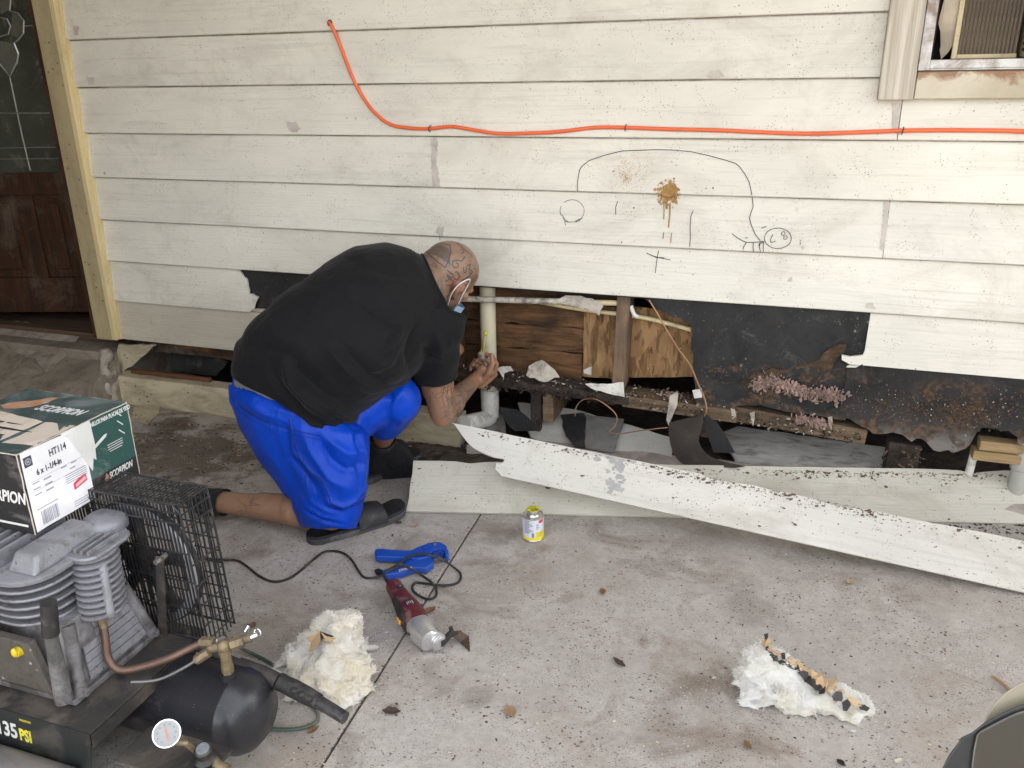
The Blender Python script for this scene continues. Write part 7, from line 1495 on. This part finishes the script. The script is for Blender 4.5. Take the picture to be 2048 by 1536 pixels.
# curved swoosh-like relief mark on the strap
c = on_z(745, 1025, .075)
worn = bpy.data.objects.new('sandal', None); COL.objects.link(worn); worn.parent = person; worn.location = V(0, 0, 0)
slide(worn, on_z(722, 968, .0), on_z(832, 908, .0), 1, strap_h=.095)
# dauber: lid held in the fingers, wire stem, yellow ball
db = thing('glue_dauber', Yp(966, 710, -.075), 'yellow ball dauber on its metal lid held up before the drain pipe', 'dauber')
lc = Yp(966, 710, -.072); ld = V(.12, .0, 1).normalized()
g = G(); g.lathe(lc-ld*.010, ld, [(0, .0185), (.001, .0200), (.016, .0200), (.017, .0190), (.017, .001)], 28); obj('lid', g, M_TIN, db, smooth=35)
g = G(); bl = Yp(971, 667, -.072); g.tube([lc, lc.lerp(bl, .5), bl], .0014, 6); g.tube([lc+V(.010, -.004, .006), lc+V(.010, -.004, .022)], .0007, 4); g.tube([lc+V(-.006, -.006, .006), lc+V(-.005, -.005, .026)], .001, 4); obj('stem', g, M_LABY, db)
g = G(); g.ell(bl, (.0078, .0078, .009), n=16, k=10); obj('ball', g, pm('yellow_wool_ball', (.66,.55,.02), .5, .1, 60, .3, 200), db, smooth=60)
# ------------------------------------------------------------------ car wing mirror, bottom right corner (the rest of the car is beyond the frame)
car = thing('parked_car', (1.55, -2.6, 0), 'beige parked car whose black framed wing mirror pokes in at the corner', 'car')
M_CARBODY = pm('beige_car_paint', (.24,.21,.15), .35, .06, 6, .02, 40, dirt=(.3,.26,.2), dirt_amt=.2); M_CARBLACK = pm('black_car_trim', (.020,.020,.019), .45, .15, 12, .05, 60, dirt=(.10,.09,.08), dirt_amt=.25); M_MIRROR = pm('mirror_glass', (.05,.044,.036), .10, .05, 3, 0, spec=.7, dirt=(.11,.095,.075), dirt_amt=.3)
DEP = .78
def cpt(u, v, d=0.0): return CAM_LOC+ray(u, v)*(DEP+d)
def shell(name, P, d0, d1, m, par, bev=.004, k=1.0):
    c = sum([cpt(u, v) for u, v in P], Vector())/len(P); f = [cpt(u, v, d0) for u, v in P]; b = [cpt(u, v, d1) for u, v in P]
    g = G(); g.plate(f, b); return obj(name, g, m, par, bevel=bev, seg=3, smooth=40)
body_ = [(1967,1446),(1975,1428),(1990,1404),(2010,1385),(2035,1368),(2070,1352),(2120,1342),(2170,1350),(2200,1400),(2210,1500),(2190,1590),(2000,1600),(1950,1560)]
shell('mirror_housing', body_, .012, .085, M_CARBODY, car, .012)
shell('mirror_frame', [(1883,1540),(1895,1515),(1905,1500),(1918,1483),(1922,1475),(1945,1464),(1966,1447),(2000,1428),(2035,1412),(2080,1398),(2150,1392),(2195,1420),(2200,1500),(2180,1600),(1880,1600),(1870,1565)], .0, .030, M_CARBLACK, car, .004)
shell('mirror_glass', [(1938,1600),(1941,1540),(1946,1500),(1952,1470),(1962,1460),(2000,1440),(2035,1424),(2080,1410),(2140,1406),(2180,1430),(2185,1500),(2165,1590)], -.0035, .004, M_MIRROR, car, .002)
g = G(); a = cpt(2100, 1600, .02); door_x = 1.06
g.tube([a, a+V(.10, -.06, -.05), V(1.05, a.y-.05, a.z-.09)], [.03, .026, .035], 14); obj('mirror_arm', g, M_CARBLACK, car, smooth=50)
g = G(); rs = []
for i in range(9):
    y = -4.6+.42*i; k = 1-.12*abs(i-4)/4; rs.append([V(1.06, y, .95*k), V(1.02, y, .72), V(1.03, y, .40), V(1.10, y, .22), V(2.6, y, .22), V(2.6, y, .95*k)])
g.rings(rs); obj('car_door', g, M_CARBODY, car, smooth=50)
for y in (-1.75, -4.1):
    g = G(); g.lathe((1.12, y, .30), (1, 0, 0), [(0, .17), (.01, .19), (.0, .25), (.02, .29), (.18, .30), (.2, .26)], 32); obj('wheel', g, M_RUB, car, smooth=40)
# ------------------------------------------------------------------ litter on the slab: leaves, chips, splinters
M_LEAF = pm('dry_brown_leaf', (.20,.105,.045), .8, .35, 30, .3, 60); M_LEAF2 = pm('pale_dry_leaf', (.42,.30,.17), .8, .3, 30, .3, 60); M_BARK = pm('dark_bark_scrap', (.075,.048,.035), .9, .5, 30, .5, 60); M_TWIG = pm('tan_twig', (.30,.19,.105), .8, .3, 30, .4, 80); M_CHIPB = pm('bone_chip', (.62,.55,.42), .7, .2, 40, .3, 80)
def leafthing(name, u, v, L, wd, ang, mat, label, cat, curl_=.25, seed=0, group=None):
    c = on_z(u, v, .001); n = 8; g = G(); rnd = random.Random(seed); d = V(math.cos(ang), math.sin(ang), 0); s = V(-d.y, d.x, 0); top = []
    for i in range(n+1):
        t = i/n; w = wd*math.sin(math.pi*min(.97, max(.03, t**.85)))*(1+.25*rnd.uniform(-1, 1)); z = .002+curl_*L*(t-.5)**2
        top.append([c+d*L*(t-.5)+s*w*k+V(0, 0, z+abs(k)*curl_*w*1.2+rnd.uniform(0, .0012)) for k in (-1, -.45, 0, .45, 1)])
    vs = [q for r in top for q in r]; m = len(vs); fs = [(i*5+j, i*5+j+1, (i+1)*5+j+1, (i+1)*5+j) for i in range(n) for j in range(4)]
    bd = [i*5 for i in range(n+1)]+[n*5+j for j in range(1, 5)]+[i*5+4 for i in range(n-1, -1, -1)]+[j for j in range(3, 0, -1)]
    g.add(vs+[q-V(0, 0, .0008) for q in vs], fs+[[m+i for i in f][::-1] for f in fs]+[(bd[i], bd[(i+1) % len(bd)], m+bd[(i+1) % len(bd)], m+bd[i]) for i in range(len(bd))])
    return obj(name, g, mat, None, smooth=60, label=label, cat=cat, group=group)
GL = 'dry litter on the slab'
for i, (nm, u, v, L, wd, ang, m, lb, ct) in enumerate([
    ('dry_leaf', 828, 1052, .030, .010, .9, M_LEAF2, 'tan dry leaf on the slab between the empty sandal and the joint', 'leaf'),
    ('dry_leaf', 797, 1047, .026, .009, .3, M_BARK, 'dark shrivelled leaf tight beside the toe of the empty sandal', 'leaf'),
    ('dry_leaf', 507, 1252, .026, .008, 2.1, M_LEAF, 'small orange brown leaf between the wire guard and the cream wool', 'leaf'),
    ('dry_leaf', 783, 1425, .044, .012, .2, M_BARK, 'dark brown torn leaf on the joint side below the multi tool', 'leaf'),
    ('dry_leaf', 1238, 1327, .045, .008, 2.5, M_BARK, 'long dark curled leaf in the middle of the open slab', 'leaf'),
    ('dry_leaf', 1020, 1425, .042, .013, 2.3, M_TWIG, 'crumbled greenish tan leaf at the bottom middle of the slab', 'leaf'),
    ('dry_leaf', 862, 1222, .034, .011, 1.2, M_LEAF, 'brown leaf half under the maroon tool body', 'leaf'),
    ('dry_leaf', 626, 1462, .03, .008, 1.1, M_LEAF, 'rusty leaf beside the green hose loop', 'leaf'),
    ('paint_chip', 745, 1300, .034, .014, .6, M_WHITECHIP, 'dusty white paint flake next to the cream wool clump', 'chip'),
    ('bone_chip', 1797, 1524, .022, .006, .8, M_CHIPB, 'pale curved chip near the bottom edge left of the wing mirror', 'chip'),
    ('black_chip', 1682, 1528, .022, .006, -.6, M_BLACKMETAL, 'pointed black chip at the bottom edge of the slab', 'chip'),
    ('dry_leaf', 1495, 1492, .028, .007, -.9, M_LEAF, 'small curled reddish leaf below the white wool wedge', 'leaf'),
    ('pale_chip', 1707, 1465, .013, .005, .3, M_WHITECHIP, 'tiny white flake right below the white wool wedge', 'chip'),
    ('wood_splinter', 1428, 1358, .014, .005, .4, M_CHIPB, 'cream crumb left of the white wool wedge', 'chip'),
    ('dry_leaf', 1205, 1185, .030, .009, 1.8, M_LEAF, 'reddish brown leaf on the slab right of the scraper blade', 'leaf'),
    ('dry_leaf', 1700, 1165, .026, .009, 1.2, M_LEAF2, 'pale tan leaf in front of the white top plank', 'leaf')]):
    leafthing(nm, u, v, L, wd, ang, m, lb, ct, .3, i, GL if ct == 'leaf' else None)
g = G(); a, b = on_z(1984, 1352, .006), on_z(2035, 1392, .006); g.tube([a, a.lerp(b, .3)+V(0, 0, .002), a.lerp(b, .7), b+(b-a)*.3], [.003, .0042, .004, .0035], 8); obj('twig', g, M_TWIG, None, smooth=60, label='short tan twig beside the wing mirror', cat='twig')
P = rough([on_z(u, v, .010) for u, v in [(268,814),(320,812),(318,824),(296,846),(262,838)]], .002, .02, 5); g = G(); g.plate(P, [q-V(0, 0, .007) for q in P]); obj('plaster_flake', g, M_CREAMBEAM, None, label='flat cream plaster flake on the slab behind the screw carton', cat='flake')
# fine grit, crumbs, shavings scattered over the slab: nobody could count them
def scatter(name, n, region, r, mats, seed, label, flat=.45):
    g = G(); rnd = random.Random(seed)
    for i in range(n):
        u, v = region(rnd); c = on_z(u, v, 0); rr = rnd.uniform(.3, 1)**1.6*r; g.cur = rnd.randrange(len(mats)); m = Euler((rnd.uniform(-.3, .3), rnd.uniform(-.3, .3), rnd.uniform(0, 6.3))).to_matrix()
        g.ell((c.x, c.y, rr*flat*.5), (rr*rnd.uniform(1, 2.2), rr*rnd.uniform(.5, 1), rr*flat), m, n=6, k=3)
    return obj(name, g, mats, None, kind='stuff', label=label, cat='debris')
scatter('grit', 900, lambda q: (q.uniform(380, 2048), 1040+490*q.random()), .0032, [M_BARK, M_LEAF, M_CHIPB, M_BARK, M_BARK], 1, 'scattered grit and leaf crumbs over the open slab')
scatter('bark_crumbs', 420, lambda q: (q.gauss(400, 110), min(1000, max(850, q.gauss(900, 40)))), .006, [M_BARK, M_BARK, M_LEAF2, M_DIRT], 2, 'crumbs of bark and dirt along the sill behind the kneeling man')
scatter('soil_crumbs', 300, lambda q: (q.gauss(890, 45), q.gauss(890, 14)), .009, [M_BLACKROT, M_DIRT, M_BARK, M_PAPER], 3, 'soil crumbs and shreds piled beside the planted foot')
scatter('soil_crumbs', 160, lambda q: (q.gauss(1990, 60), q.gauss(1052, 10)), .006, [M_BLACKROT, M_DIRT], 4, 'dark crumbs under the end of the loose planks')
scatter('white_flecks', 70, lambda q: (q.gauss(770, 50), q.gauss(1300, 60)), .0028, [M_WHITECHIP, M_CHIPB], 5, 'white flecks of paint around the cream wool and tool')
# scurf and flecks stuck to the tar paper
g = G(); rnd = random.Random(61); M_SC = [pm('rust_scurf', (.10,.058,.034), .95, .5, 150, 0), pm('dark_scurf', (.045,.032,.024), .95, .5, 150, 0), M_PAPER]
for i in range(900):
    if rnd.random() < .72: u, v = rnd.choice([(1850, 815), (1780, 800), (1960, 830), (2020, 815), (1900, 825)]); u += rnd.gauss(0, 38); v += rnd.gauss(0, 14)
    else: u, v = rnd.uniform(1400, 2040), rnd.uniform(640, 870)
    if u < 1690 and (v > 810 or 690 < v): continue
    if v < 752+ (u-1735)*.078 and u > 1690: continue
    c = on_y(u, v, .012 if u > 1690 else .019); r = rnd.uniform(.0008, .0034); g.cur = 0 if rnd.random() < .45 else (1 if rnd.random() < .86 else 2); r *= .6 if g.cur == 2 else 1; g.ell(c+V(0, -.002, 0), (r*rnd.uniform(1, 2), r*.6, r), Euler((0, rnd.uniform(0, 3), 0)).to_matrix(), n=5, k=3)
obj('scurf', g, M_SC, house, kind='stuff')
